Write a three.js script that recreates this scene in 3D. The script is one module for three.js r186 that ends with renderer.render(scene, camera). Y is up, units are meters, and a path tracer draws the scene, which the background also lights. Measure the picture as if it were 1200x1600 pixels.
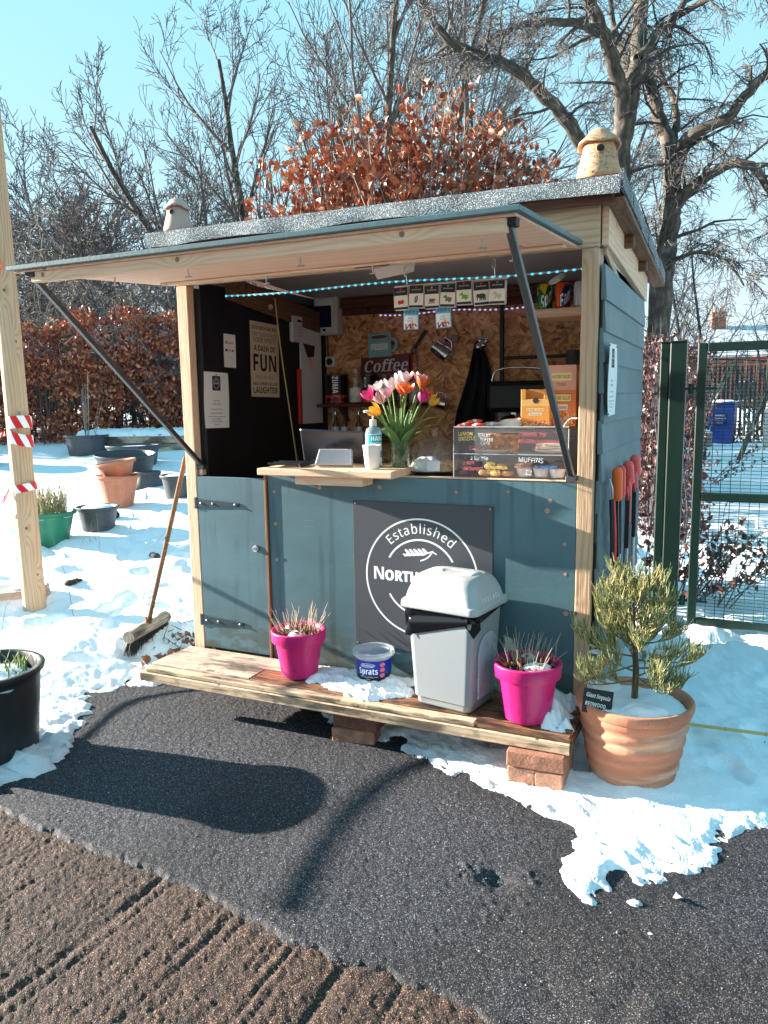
import * as THREE from 'three';
import { mergeGeometries } from 'three/addons/utils/BufferGeometryUtils.js';
import { RectAreaLightUniformsLib } from 'three/addons/lights/RectAreaLightUniformsLib.js';
import { ImprovedNoise } from 'three/addons/math/ImprovedNoise.js';

// ---------------------------------------------------------------- camera, sky, sun, exposure
RectAreaLightUniformsLib.init();
const scene = new THREE.Scene();
const camera = new THREE.PerspectiveCamera(67.54, 768 / 1024, 0.05, 900);
camera.rotation.order = 'YXZ';
camera.position.set(0.4982, 1.4345, 2.9905);
camera.rotation.set(-0.1455, 0.4321, -0.0154);

const EXPOSURE = 4.5;
const renderer = new THREE.WebGLRenderer({ antialias: true });
renderer.setSize(768, 1024);
renderer.toneMapping = THREE.LinearToneMapping;
renderer.toneMappingExposure = EXPOSURE;
renderer.shadowMap.enabled = true;
renderer.shadowMap.type = THREE.PCFSoftShadowMap;

const SUN_EL = 16.7 * Math.PI / 180, SUN_AZ = 7 * Math.PI / 180;
const toSun = new THREE.Vector3(-Math.cos(SUN_EL) * Math.cos(SUN_AZ), Math.sin(SUN_EL), Math.cos(SUN_EL) * Math.sin(SUN_AZ));
const skyVeil = (d) => { const q = 1 / (0.15 + Math.max(0, d.y)), x = d.x * q, z = d.z * q; return Math.sin(x * 1.3 + 2 * Math.sin(z * 0.7)) * Math.sin(z * 0.9 + 1.5 * Math.sin(x * 0.5)) * Math.min(1, Math.max(0, d.y) * 4); };   // faint thin veils
{
  const W = 512, H = 256, data = new Float32Array(W * H * 4), d = new THREE.Vector3();
  const zen = [0.14, 0.63, 0.98], mid = [0.32, 0.9, 1.12], hor = [1.08, 1.12, 1.16], glow = [0.65, 0.95, 1.05];
  for (let j = 0; j < H; j++) for (let i = 0; i < W; i++) {
    const el = ((j + 0.5) / H - 0.5) * Math.PI, az = ((i + 0.5) / W - 0.5) * 2 * Math.PI;
    d.set(Math.cos(el) * Math.cos(az), Math.sin(el), Math.cos(el) * Math.sin(az));
    const e = Math.max(0, d.y), a = Math.exp(-e * 3.8), b = Math.exp(-e * 1.6), cg = Math.max(0, d.dot(toSun)), g = 0.42 * Math.pow(cg, 2.2) + 0.5 * Math.pow(cg, 24);
    for (let c = 0; c < 3; c++) {
      let v = zen[c] * (1 - b) + mid[c] * b;
      v = v * (1 - a) + hor[c] * a;
      v *= 1 + 0.05 * skyVeil(d);
      v += glow[c] * g * 0.55;
      if (d.y < 0) v = 0.45 * v;
      data[(j * W + i) * 4 + c] = v / EXPOSURE * 1.0;
    }
    data[(j * W + i) * 4 + 3] = 1;
  }
  const sky = new THREE.DataTexture(data, W, H, THREE.RGBAFormat, THREE.FloatType);
  sky.mapping = THREE.EquirectangularReflectionMapping; sky.magFilter = THREE.LinearFilter; sky.wrapS = THREE.RepeatWrapping; sky.needsUpdate = true;
  scene.background = sky; scene.environment = sky;
}
const sun = new THREE.DirectionalLight(new THREE.Color().setRGB(1, 0.91, 0.8), 5);
sun.position.copy(toSun).multiplyScalar(60); sun.target.position.set(-1, 0.5, 0);
sun.castShadow = true; sun.shadow.mapSize.set(4096, 4096); sun.shadow.radius = 1;
Object.assign(sun.shadow.camera, { left: -30, right: 30, top: 30, bottom: -30, near: 1, far: 160 });
scene.add(sun, sun.target);

// ---------------------------------------------------------------- helpers
function rng(seed) { let s = seed >>> 0; return () => { s = (s + 0x6d2b79f5) | 0; let t = Math.imul(s ^ (s >>> 15), 1 | s); t = (t + Math.imul(t ^ (t >>> 7), 61 | t)) ^ t; return ((t ^ (t >>> 14)) >>> 0) / 4294967296; }; }
const R0 = rng(77);
const rr = (a, b, r = R0) => a + (b - a) * r();
const perlin = new ImprovedNoise();
const n3 = (x, y, z) => perlin.noise(x, y, z);
const n2 = (x, y) => perlin.noise(x + 31.7, y + 11.3, 5.37);
const clamp = (x, a = 0, b = 1) => Math.min(b, Math.max(a, x));
const sstep = (a, b, x) => { const t = clamp((x - a) / (b - a)); return t * t * (3 - 2 * t); };
const mix = (a, b, t) => a + (b - a) * t;
const V = (x, y, z) => new THREE.Vector3(x, y, z);

const used = new Map();
function numbered(name) { const k = used.get(name) ?? 0; used.set(name, k + 1); return k ? name + '_' + String(k).padStart(3, '0') : name; }
function tag(o, label, category, group, kind) {
  if (label) o.userData.label = label;
  if (category) o.userData.category = category;
  if (group) o.userData.group = group;
  if (kind) o.userData.kind = kind;
  return o;
}
function thing(name, label, category, pos = [0, 0, 0], turn = 0, group) {
  const o = new THREE.Group(); o.name = numbered(name); o.position.set(...pos); o.rotation.y = turn; scene.add(o);
  return tag(o, label, category, group);
}
function clean(g) {
  let q = g.index ? g.toNonIndexed() : g;
  for (const k of Object.keys(q.attributes)) if (!['position', 'normal', 'uv'].includes(k)) q.deleteAttribute(k);
  q.morphAttributes = {};
  if (!q.attributes.uv) q.setAttribute('uv', new THREE.BufferAttribute(new Float32Array(q.attributes.position.count * 2), 2));
  return q;
}
const join = (list) => { const l = list.flat(9).map(clean); return l.length === 1 ? l[0] : mergeGeometries(l, false); };
function part(parent, name, geos, mat, label, kind) {
  const m = new THREE.Mesh(Array.isArray(geos) ? join(geos) : geos, mat);
  m.name = parent === scene ? numbered(name) : name; m.castShadow = m.receiveShadow = true;
  if (label) m.userData.label = label;
  if (kind) m.userData.kind = kind;
  parent.add(m); return m;
}
const _e = new THREE.Euler(), _m = new THREE.Matrix4(), _q = new THREE.Quaternion();
function T(g, x = 0, y = 0, z = 0, rx = 0, ry = 0, rz = 0, s = 1) {
  _q.setFromEuler(_e.set(rx, ry, rz, 'YXZ'));
  return g.applyMatrix4(_m.compose(V(x, y, z), _q, Array.isArray(s) ? V(...s) : V(s, s, s)));
}
// uv in metres, u along the longest side
function boxUV(g, su = 1, sv = 1, off = true) {
  g.computeBoundingBox(); const b = g.boundingBox, s = [b.max.x - b.min.x, b.max.y - b.min.y, b.max.z - b.min.z];
  const L = s.indexOf(Math.max(...s)), p = g.attributes.position, n = g.attributes.normal, uv = new Float32Array(p.count * 2), ou = off ? R0() * 7 : 0, ov = off ? R0() * 7 : 0;
  for (let i = 0; i < p.count; i++) {
    const nn = [Math.abs(n.getX(i)), Math.abs(n.getY(i)), Math.abs(n.getZ(i))], q = [p.getX(i), p.getY(i), p.getZ(i)];
    const k = nn.indexOf(Math.max(...nn)), rest = [0, 1, 2].filter((a) => a !== k);
    const a = rest.includes(L) ? L : rest[0], c = rest.find((r) => r !== a);
    uv[2 * i] = q[a] * su + ou; uv[2 * i + 1] = q[c] * sv + ov + k * 0.37;
  }
  g.setAttribute('uv', new THREE.BufferAttribute(uv, 2)); return g;
}
// chamfered box, 44 triangles, centred
function cbox(w, h, d, c = 0.003, jit = 0, rnd = R0) {
  const D = [w / 2, h / 2, d / 2], pos = [];
  const J = {}; const jj = (k) => (J[k] ??= [rr(-jit, jit, rnd), rr(-jit, jit, rnd), rr(-jit, jit, rnd)]);
  const P = (s, ax) => { const j = jj(s.join()); return V(...[0, 1, 2].map((i) => s[i] * (D[i] - (i === ax ? 0 : c)) + (jit ? j[i] : 0))); };
  const tri = (a, b, q) => { const n = b.clone().sub(a).cross(q.clone().sub(a)), m = a.clone().add(b).add(q); for (const v of n.dot(m) >= 0 ? [a, b, q] : [a, q, b]) pos.push(v.x, v.y, v.z); };
  const quad = (a, b, q, e) => { tri(a, b, q); tri(a, q, e); };
  for (let ax = 0; ax < 3; ax++) for (const s of [-1, 1]) {
    const o = [0, 1, 2].filter((i) => i !== ax), S = (x, y) => { const t = [0, 0, 0]; t[ax] = s; t[o[0]] = x; t[o[1]] = y; return t; };
    quad(P(S(-1, -1), ax), P(S(1, -1), ax), P(S(1, 1), ax), P(S(-1, 1), ax));
  }
  for (let k = 0; k < 3; k++) { const [a, b] = [0, 1, 2].filter((i) => i !== k);
    for (const sa of [-1, 1]) for (const sb of [-1, 1]) { const S = (x) => { const t = [0, 0, 0]; t[k] = x; t[a] = sa; t[b] = sb; return t; };
      quad(P(S(-1), a), P(S(1), a), P(S(1), b), P(S(-1), b)); } }
  for (const x of [-1, 1]) for (const y of [-1, 1]) for (const z of [-1, 1]) tri(P([x, y, z], 0), P([x, y, z], 1), P([x, y, z], 2));
  const g = new THREE.BufferGeometry(); g.setAttribute('position', new THREE.Float32BufferAttribute(pos, 3)); g.computeVertexNormals();
  return g;
}
// box between two corners, chamfered, uv in metres
function bx(x0, x1, y0, y1, z0, z1, c = 0.003) { const g = boxUV(cbox(x1 - x0, y1 - y0, z1 - z0, Math.min(c, (x1 - x0) / 3, (y1 - y0) / 3, (z1 - z0) / 3))); return g.translate((x0 + x1) / 2, (y0 + y1) / 2, (z0 + z1) / 2); }
function lathe(pts, seg = 40) { const g = new THREE.LatheGeometry(pts.map(([x, y]) => new THREE.Vector2(x, y)), seg); return g; }
const cyl = (r0, r1, h, seg = 20, open = false) => new THREE.CylinderGeometry(r1, r0, h, seg, 1, open).translate(0, h / 2, 0);   // base at y = 0
function rod(a, b, r, seg = 8, r2 = r) {
  const A = V(...a), B = V(...b), g = new THREE.CylinderGeometry(r2, r, A.distanceTo(B), seg);
  _q.setFromUnitVectors(V(0, 1, 0), B.clone().sub(A).normalize());
  return g.applyMatrix4(_m.compose(A.add(B).multiplyScalar(0.5), _q, V(1, 1, 1)));
}
function bar(a, b, w, d, roll = 0) {   // square bar from a to b
  const A = V(...a), B = V(...b), g = boxUV(cbox(w, A.distanceTo(B), d, Math.min(w, d) * 0.12)).rotateY(roll);
  _q.setFromUnitVectors(V(0, 1, 0), B.clone().sub(A).normalize());
  return g.applyMatrix4(_m.compose(A.add(B).multiplyScalar(0.5), _q, V(1, 1, 1)));
}
const tubeThrough = (pts, r, n = 24, seg = 8) => new THREE.TubeGeometry(new THREE.CatmullRomCurve3(pts.map((p) => V(...p))), n, r, seg);
function shapeOf(pts) { const s = new THREE.Shape(); pts.forEach(([x, y], i) => (i ? s.lineTo(x, y) : s.moveTo(x, y))); s.closePath(); return s; }
const extrude = (pts, d, bev = 0) => new THREE.ExtrudeGeometry(pts.isShape ? pts : shapeOf(pts), { depth: d, bevelEnabled: bev > 0, bevelSize: bev, bevelThickness: bev, bevelSegments: 2, curveSegments: 16 });

// many tapered tubes in one geometry
class Sink {
  constructor() { this.p = []; this.n = []; this.i = []; this.u = []; }
  tube(pts, rad, sides) {
    const base = this.p.length / 3, t = V(), a = V(), b = V(), ref = V(0.31, 0.17, 0.93); let len = 0;
    for (let k = 0; k < pts.length; k++) {
      const p0 = pts[Math.max(0, k - 1)], p1 = pts[Math.min(pts.length - 1, k + 1)];
      t.subVectors(p1, p0).normalize(); a.crossVectors(t, Math.abs(t.dot(ref)) > 0.95 ? V(1, 0, 0) : ref).normalize(); b.crossVectors(t, a);
      if (k) len += pts[k].distanceTo(pts[k - 1]);
      for (let s = 0; s < sides; s++) {
        const w = s / sides * 6.28318, c = Math.cos(w), q = Math.sin(w), x = a.x * c + b.x * q, y = a.y * c + b.y * q, z = a.z * c + b.z * q, r = rad[k];
        this.p.push(pts[k].x + x * r, pts[k].y + y * r, pts[k].z + z * r); this.n.push(x, y, z); this.u.push(s / sides * 0.5, len);
      }
      if (k) for (let s = 0; s < sides; s++) { const o = base + (k - 1) * sides, e = (s + 1) % sides; this.i.push(o + s, o + e, o + sides + s, o + e, o + sides + e, o + sides + s); }
    }
  }
  geo() {
    const g = new THREE.BufferGeometry();
    g.setAttribute('position', new THREE.Float32BufferAttribute(this.p, 3)); g.setAttribute('normal', new THREE.Float32BufferAttribute(this.n, 3));
    g.setAttribute('uv', new THREE.Float32BufferAttribute(this.u, 2)); g.setIndex(this.i); return g;
  }
}

// ---------------------------------------------------------------- procedural textures
function hash(x, y, s) { let h = Math.imul(x, 374761393) + Math.imul(y, 668265263) + Math.imul(s, 974634777); h = Math.imul(h ^ (h >>> 13), 1274126177); return ((h ^ (h >>> 16)) >>> 0) / 4294967296; }
function vn(x, y, px, py, s) {   // periodic value noise
  const xi = Math.floor(x), yi = Math.floor(y), fx = x - xi, fy = y - yi, u = fx * fx * (3 - 2 * fx), v = fy * fy * (3 - 2 * fy);
  const m = (a, n) => ((a % n) + n) % n, x0 = m(xi, px), x1 = m(xi + 1, px), y0 = m(yi, py), y1 = m(yi + 1, py);
  return mix(mix(hash(x0, y0, s), hash(x1, y0, s), u), mix(hash(x0, y1, s), hash(x1, y1, s), u), v);
}
function fbm(u, v, fx, fy, oct, s) { let a = 0.5, t = 0, w = 0; for (let o = 0; o < oct; o++) { t += a * vn(u * fx, v * fy, fx, fy, s + o); w += a; a *= 0.55; fx *= 2; fy *= 2; } return t / w; }
function dataTex(W, H, fn, srgb = true, rep = [1, 1]) {
  const d = new Uint8Array(W * H * 4), o = [0, 0, 0];
  for (let j = 0; j < H; j++) for (let i = 0; i < W; i++) { fn((i + 0.5) / W, (j + 0.5) / H, o); const k = (j * W + i) * 4; d[k] = clamp(o[0], 0, 255); d[k + 1] = clamp(o[1], 0, 255); d[k + 2] = clamp(o[2], 0, 255); d[k + 3] = 255; }
  const t = new THREE.DataTexture(d, W, H); t.wrapS = t.wrapT = THREE.RepeatWrapping; t.magFilter = THREE.LinearFilter; t.minFilter = THREE.LinearMipmapLinearFilter; t.generateMipmaps = true;
  if (srgb) t.colorSpace = THREE.SRGBColorSpace; t.repeat.set(...rep); t.needsUpdate = true; return t;
}
function canvasTex(W, H, draw, srgb = true) {
  const c = document.createElement('canvas'); c.width = W; c.height = H; const x = c.getContext('2d'); draw(x, W, H);
  const t = new THREE.CanvasTexture(c); if (srgb) t.colorSpace = THREE.SRGBColorSpace; t.anisotropy = 8; return t;
}
function woodTex(light, dark, seed, { contrast = 1, knots = 7, rep = [0.7, 4], stain = 0 } = {}) {
  const r = rng(seed), K = [...Array(knots)].map(() => [r(), r(), 0.012 + r() * 0.02]);
  return dataTex(1024, 256, (u, v, o) => {
    let warp = 0, kn = 0;
    for (const [ku, kv, kr] of K) { let du = Math.abs(u - ku), dv = Math.abs(v - kv); du = Math.min(du, 1 - du) * 1.43; dv = Math.min(dv, 1 - dv) * 0.25; const q = Math.exp(-(du * du / (kr * kr * 9) + dv * dv / (kr * kr * 1.6))); warp += q * 0.8; const d = Math.hypot(du, dv) / (kr * 0.38); kn = Math.max(kn, sstep(1.15, 0.7, d)); }
    const w = fbm(u, v, 3, 4, 3, seed), ring = 0.5 + 0.5 * Math.sin((v * 11 + w * 2.6 + warp * 3) * 6.283);
    const fine = fbm(u, v, 12, 128, 2, seed + 9), tone = fbm(u, v, 2, 3, 2, seed + 4);
    let t = clamp((0.5 * Math.pow(ring, 2) + 0.42 * (fine - 0.3) + 0.5 * (tone - 0.5)) * contrast);
    const st = stain ? 1 - stain * sstep(0.5, 0.72, fbm(u, v, 5, 3, 5, seed + 40)) - 0.25 * stain * sstep(0.55, 0.6, fbm(u, v, 24, 8, 3, seed + 47)) : 1;
    for (let c = 0; c < 3; c++) o[c] = st * mix(mix(light[c], dark[c], t), dark[c] * 0.62, kn * 0.85);
  }, true, rep);
}
const mat = (color, roughness = 0.7, extra = {}) => { const { physical, ...e } = extra; const m = new (physical ? THREE.MeshPhysicalMaterial : THREE.MeshStandardMaterial)({ roughness, metalness: 0, side: THREE.DoubleSide, ...e }); if (Array.isArray(color)) m.color.setRGB(...color); else if (color) m.color.set(color); return m; };

const grainBump = dataTex(512, 512, (u, v, o) => { o[0] = o[1] = o[2] = 255 * (0.55 * fbm(u, v, 24, 24, 4, 3) + 0.45 * fbm(u, v, 128, 128, 2, 8)); }, false);
const mottle = dataTex(512, 512, (u, v, o) => { const t = 255 * clamp(0.74 + 0.34 * fbm(u, v, 5, 5, 6, 21) + 0.1 * (fbm(u, v, 90, 90, 2, 5) - 0.5)); o[0] = o[1] = o[2] = t; });
const grimeTex = dataTex(512, 512, (u, v, o) => { const g = fbm(u, v, 6, 6, 5, 61), f = fbm(u, v, 64, 16, 3, 12), t = clamp(0.6 + 0.55 * g + 0.16 * (f - 0.5)); o[0] = 255 * t; o[1] = 252 * t; o[2] = 246 * t; });
const paintTex = dataTex(512, 512, (u, v, o) => { const g = fbm(u, v, 4, 4, 5, 63), f = fbm(u, v, 8, 90, 2, 14), s = sstep(0.8, 0.9, fbm(u, v, 40, 40, 2, 17)); const t = clamp(0.84 + 0.22 * (g - 0.2) + 0.05 * (f - 0.5) + 0.12 * s); o[0] = 255 * t; o[1] = 254 * t; o[2] = 250 * t; });
const woodBump = dataTex(512, 256, (u, v, o) => { o[0] = o[1] = o[2] = 255 * (0.6 * fbm(u, v, 6, 96, 3, 31) + 0.4 * fbm(u, v, 30, 30, 2, 2)); }, false, [0.7, 4]);
const W = {
  pine: mat(0, 0.72, { map: woodTex([240, 208, 176], [206, 160, 124], 11, { contrast: 0.75, knots: 3 }), bumpMap: woodBump, bumpScale: 0.0012 }),
  pineGrey: mat(0, 0.8, { map: woodTex([216, 180, 146], [166, 126, 94], 15, { contrast: 0.85, knots: 3 }), bumpMap: woodBump, bumpScale: 0.0016 }),
  ply: mat(0, 0.65, { map: woodTex([242, 204, 176], [222, 174, 140], 23, { contrast: 0.75, knots: 3, rep: [0.5, 1] }), bumpMap: woodBump, bumpScale: 0.0005 }),
  deck: mat(0, 0.6, { map: woodTex([164, 116, 82], [92, 58, 38], 37, { contrast: 1.25, stain: 0.6 }), bumpMap: woodBump, bumpScale: 0.0024 }),
  deckFront: mat(0, 0.75, { map: woodTex([222, 192, 160], [164, 126, 94], 41, { contrast: 0.9, knots: 4, stain: 0.55 }), bumpMap: woodBump, bumpScale: 0.002 }),
  deckPale: mat(0, 0.8, { map: woodTex([212, 190, 170], [160, 132, 112], 43, { contrast: 1.0, knots: 4, stain: 0.45 }), bumpMap: woodBump, bumpScale: 0.002 }),
  darkWood: mat(0, 0.75, { map: woodTex([116, 62, 38], [58, 28, 18], 47), bumpMap: woodBump, bumpScale: 0.001 }),
  brownWood: mat(0, 0.75, { map: woodTex([140, 100, 70], [86, 58, 38], 53), bumpMap: woodBump, bumpScale: 0.001 }),
};
W.pine.color.setRGB(0.95, 0.9, 0.88); W.ply.color.setRGB(0.95, 0.9, 0.88);
for (const k of ['pineGrey', 'deck', 'deckFront', 'deckPale', 'darkWood', 'brownWood']) W[k].color.setRGB(0.9, 0.9, 0.9);
const M = {
  snow: mat([0.88, 0.9, 0.92], 0.75, { bumpMap: grainBump, bumpScale: 0.004 }),
  teal: mat([0.085, 0.175, 0.205], 0.5, { map: paintTex, bumpMap: grainBump, bumpScale: 0.0006 }),
  tealSide: mat([0.17, 0.25, 0.28], 0.6, { map: paintTex, bumpMap: grainBump, bumpScale: 0.0008 }),
  black: mat([0.012, 0.012, 0.014], 0.6), blackGloss: mat([0.012, 0.012, 0.014], 0.25), white: mat([0.75, 0.75, 0.74], 0.45), paper: mat([0.78, 0.77, 0.74], 0.85),
  steel: mat([0.62, 0.62, 0.63], 0.22, { metalness: 1 }), zinc: mat([0.55, 0.56, 0.58], 0.45, { metalness: 0.9 }), darkSteel: mat([0.13, 0.13, 0.13], 0.45, { metalness: 0.8 }),
  glass: mat([0.95, 0.97, 0.97], 0.03, { physical: true, transmission: 1, thickness: 0, ior: 1.45 }),
  red: mat([0.55, 0.03, 0.02], 0.4), orange: mat([0.8, 0.18, 0.02], 0.45), blackPaint: mat([0.007, 0.007, 0.01], 0.55, { map: grimeTex }),
};
// ---------------------------------------------------------------- ground
const FX = -0.4188, FZ = -0.908;   // the way the photograph looks, on the ground
function groundY(x, z) {
  const d = (x - 0.5) * FX + (z - 3) * FZ, left = sstep(0.2, -3.2, x);
  let y = left * 0.092 * (Math.max(0, Math.min(d, 13.2) - 3.7)) + (1 - left) * 0.014 * Math.max(0, Math.min(d, 40) - 5);
  y += 0.012 * n2(x * 0.9, z * 0.9) * sstep(3.4, 5, d);
  return y;
}
const bare = [[-4, 4], [-4, 2.7], [-2.9, 1.75], [-2.3, 1.2], [-2.06, 1.04], [-2.05, 0.9], [-2.09, 0.62], [-2.22, 0.4], [-2.3, 0.28], [-2.235, 0.14], [-2.11, 0.05], [-2.0, -0.15], [-1.3, -0.15], [-1.2, 0.1], [-1.03, 0.235], [-0.79, 0.25], [-0.6, 0.31], [-0.487, 0.365], [-0.3, 0.45], [-0.166, 0.5], [0.0, 0.575], [0.07, 0.62], [0.08, 0.7], [0.05, 0.8], [0.07, 0.88], [0.14, 0.945], [0.19, 0.955], [0.22, 0.88], [0.31, 0.82], [0.4, 0.7], [0.5, 0.66], [0.55, 0.62], [0.53, 0.5], [0.56, 0.42], [0.66, 0.34], [0.95, 0.17], [1.5, -0.05], [2.6, -0.25], [4.5, -0.4], [9, 0], [9, 4]];
function signed(poly, x, z) {   // > 0 inside
  let best = 1e9, inside = false;
  for (let i = 0, j = poly.length - 1; i < poly.length; j = i++) {
    const [ax, az] = poly[j], [bx_, bz] = poly[i], ex = bx_ - ax, ez = bz - az, t = clamp(((x - ax) * ex + (z - az) * ez) / (ex * ex + ez * ez));
    best = Math.min(best, Math.hypot(ax + ex * t - x, az + ez * t - z));
    if ((bz > z) !== (az > z) && x < (ax - bx_) * (z - bz) / (az - bz) + bx_) inside = !inside;
  }
  return inside ? best : -best;
}
function axis(lo, hi, step, far, grow) {
  const a = []; for (let x = lo; x <= hi + 1e-9; x += step) a.push(x);
  let s = step, x = hi; while (x < far) { s *= grow; x += s; a.push(x); }
  s = step; x = lo; while (x > -far) { s *= grow; x -= s; a.unshift(x); }
  return a;
}
function sheet(xs, zs, fy, uvs = 1, color) {
  const nx = xs.length, nz = zs.length, p = new Float32Array(nx * nz * 3), u = new Float32Array(nx * nz * 2), idx = [], col = color ? new Float32Array(nx * nz * 3) : null, c3 = [1, 1, 1];
  for (let j = 0; j < nz; j++) for (let i = 0; i < nx; i++) {
    const k = j * nx + i; p[3 * k] = xs[i]; p[3 * k + 1] = fy(xs[i], zs[j]); p[3 * k + 2] = zs[j]; u[2 * k] = xs[i] * uvs; u[2 * k + 1] = zs[j] * uvs;
    if (col) { color(xs[i], zs[j], c3); col.set(c3, 3 * k); }
    if (i && j) idx.push(k, k - nx - 1, k - 1, k, k - nx, k - nx - 1);
  }
  const g = new THREE.BufferGeometry(); g.setAttribute('position', new THREE.BufferAttribute(p, 3)); g.setAttribute('uv', new THREE.BufferAttribute(u, 2)); if (col) g.setAttribute('color', new THREE.BufferAttribute(col, 3));
  g.setIndex(idx); g.computeVertexNormals(); return g;
}
function snowY(x, z) {
  let y = groundY(x, z), d = -9;
  if (x > -4.5 && x < 9 && z > -1.2 && z < 4.5) {
    d = signed(bare, x, z) + 0.036 * n2(x * 9, z * 9) + 0.026 * n2(x * 23, z * 23) + 0.014 * n2(x * 55, z * 55);
    d += 0.5 * Math.max(0, n2(x * 7.5 + 3, z * 7.5) - 0.3) * sstep(-0.3, -0.05, d);
    if (d > 0.012) return y - 0.05;
  }
  const e = -d, far = Math.hypot(x - 0.5, z - 3), fine = far < 9 ? 1 : 0;
  const body = 1 - Math.exp(-Math.max(0, e + 0.012) / 0.045);
  const thick = sstep(0.0, 0.4, e);
  let t = 0.016 * body + 0.045 * sstep(0, 0.6, e);
  const l1 = n2(x * 1.3, z * 1.3), l2 = n2(x * 3.7 + 9, z * 3.7);
  t += body * mix(0.25, 1, thick) * (0.03 * l1 + 0.018 * l2);
  if (fine) {
    const l3 = n2(x * 9.5, z * 9.5 + 4), l4 = n2(x * 24, z * 24), l5 = n2(x * 55, z * 55);
    t += body * (0.01 * l3 * mix(0.5, 1, thick) + (0.006 + 0.012 * (1 - sstep(0.03, 0.2, e))) * l4 + (0.005 + 0.009 * (1 - sstep(0.03, 0.2, e))) * l5);
    // trodden hollows
    const f = n2(x * 5.2 + 40, z * 5.2 - 17); t -= body * 0.05 * sstep(0.22, 0.5, f) * sstep(0.15, 0.4, e);
  }
  return y + Math.max(t, body * 0.008) - 0.012 * (1 - body);
}
M.snowField = M.snow.clone(); M.snowField.vertexColors = true;
{
  const xs = axis(-3.1, 1.3, 0.0155, 260, 1.05), zs = axis(-0.75, 1.15, 0.0155, 260, 1.055).filter((z) => z < 4.2);
  tag(part(scene, 'snow', sheet(xs, zs, snowY, 1.4, (x, z, c) => { let k = 1, w = 0; if (x > -4.5 && x < 9 && z > -1.2 && z < 4.5) { const e = -signed(bare, x, z); w = sstep(0.09, 0.0, e + 0.05 * n2(x * 14, z * 14)) * 0.3 + 0.12 * sstep(0.25, 0.5, n2(x * 6, z * 6)) * sstep(0.5, 0.1, e); } c[0] = k - w * 0.95; c[1] = k - w * 0.95; c[2] = k - w * 0.85; }), M.snowField), 'white trodden snow lying over the yard and the field', 'snow', null, 'structure');
}
// grit texture: thousands of small stones drawn on a dark binder
const gritTex = (seed, tones, bg, n, r0, r1) => canvasTex(1024, 1024, (c, w, h) => {
  const r = rng(seed); c.fillStyle = bg; c.fillRect(0, 0, w, h);
  for (let i = 0; i < n; i++) {
    const x = r() * w, y = r() * h, s = mix(r0, r1, r() * r()), t = tones[Math.floor(r() * tones.length)], k = 0.55 + 0.6 * r();
    c.fillStyle = `rgb(${t.map((q) => Math.min(255, Math.round(q * k))).join()})`;
    const a = r() * 6.28, pts = 5 + Math.floor(r() * 3);
    for (const ox of x < 12 ? [0, w] : x > w - 12 ? [0, -w] : [0]) for (const oy of y < 12 ? [0, h] : y > h - 12 ? [0, -h] : [0]) {
      c.beginPath(); for (let q = 0; q < pts; q++) { const b = a + q / pts * 6.283, m = s * (0.7 + 0.4 * hash(i, q, seed)); c.lineTo(x + ox + Math.cos(b) * m, y + oy + Math.sin(b) * m * 0.8); } c.fill();
    }
  }
});
const tileRep = (t, s) => { t.wrapS = t.wrapT = THREE.RepeatWrapping; t.repeat.set(s, s); return t; };
const asphaltMap = tileRep(gritTex(5, [[138, 138, 140], [104, 104, 108], [80, 80, 86], [172, 168, 162], [116, 112, 110], [62, 62, 68]], 'rgb(22,22,26)', 26000, 2.2, 6.5), 1.8);
const brownMap = tileRep(gritTex(6, [[166, 124, 100], [138, 102, 82], [178, 146, 124], [118, 86, 68], [108, 98, 94], [204, 174, 152], [150, 96, 70]], 'rgb(50,36,30)', 24000, 2.2, 7), 1.7);
M.asphalt = mat([0.9, 0.9, 0.92], 0.8, { map: asphaltMap, bumpMap: asphaltMap, bumpScale: 0.008, vertexColors: true });
M.brown = mat([0.95, 0.92, 0.9], 0.78, { map: brownMap, bumpMap: brownMap, bumpScale: 0.007, vertexColors: true });
const brownPoly = [[-4, 5], [-4, 1.3], [-2.2, 1.2], [-1.855, 1.235], [-1.458, 1.284], [-1.145, 1.3], [-0.843, 1.337], [-0.61, 1.386], [-0.4, 1.407], [-0.258, 1.398], [-0.12, 1.415], [0.0, 1.43], [0.08, 1.47], [0.14, 1.58], [0.16, 5]];
const grit = (x, z) => 0.0026 * n2(x * 150, z * 150) + 0.0016 * n2(x * 70, z * 70 + 3) + 0.0012 * n2(x * 22, z * 22);
function asphaltY(x, z) {
  const b = signed(brownPoly, x, z) + 0.014 * n2(x * 14, z * 14) + 0.007 * n2(x * 45, z * 45);
  let y = 0.004 + grit(x, z) + 0.006 * n2(x * 3, z * 3);
  y -= 0.03 * sstep(-0.006, 0.02, b);
  const hx = x + 0.098, hz = z - 0.93, h = Math.exp(-(hx * hx + hz * hz * 1.7) / 0.0028);          // small pothole with lumps round it
  y -= 0.026 * h * (0.8 + 0.6 * n2(x * 40, z * 40)); y += 0.012 * Math.exp(-((hx - 0.075) ** 2 + (hz + 0.03) ** 2) / 0.0022) * (0.5 + 1.2 * n2(x * 50, z * 50)) + 0.013 * Math.exp(-((hx + 0.08) ** 2 + (hz - 0.0) ** 2) / 0.002) * (0.6 + 1.2 * n2(x * 60, z * 60)) + 0.007 * Math.exp(-((hx - 0.05) ** 2 + (hz - 0.1) ** 2) / 0.006) * n2(x * 45, z * 45);
  y += 0.012 * sstep(0.35, 0.0, Math.abs(x - 0.25 + 0.12 * n2(z * 2, 3))) * sstep(1.0, 1.3, z) * n2(x * 11, z * 11);
  return y;
}
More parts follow.
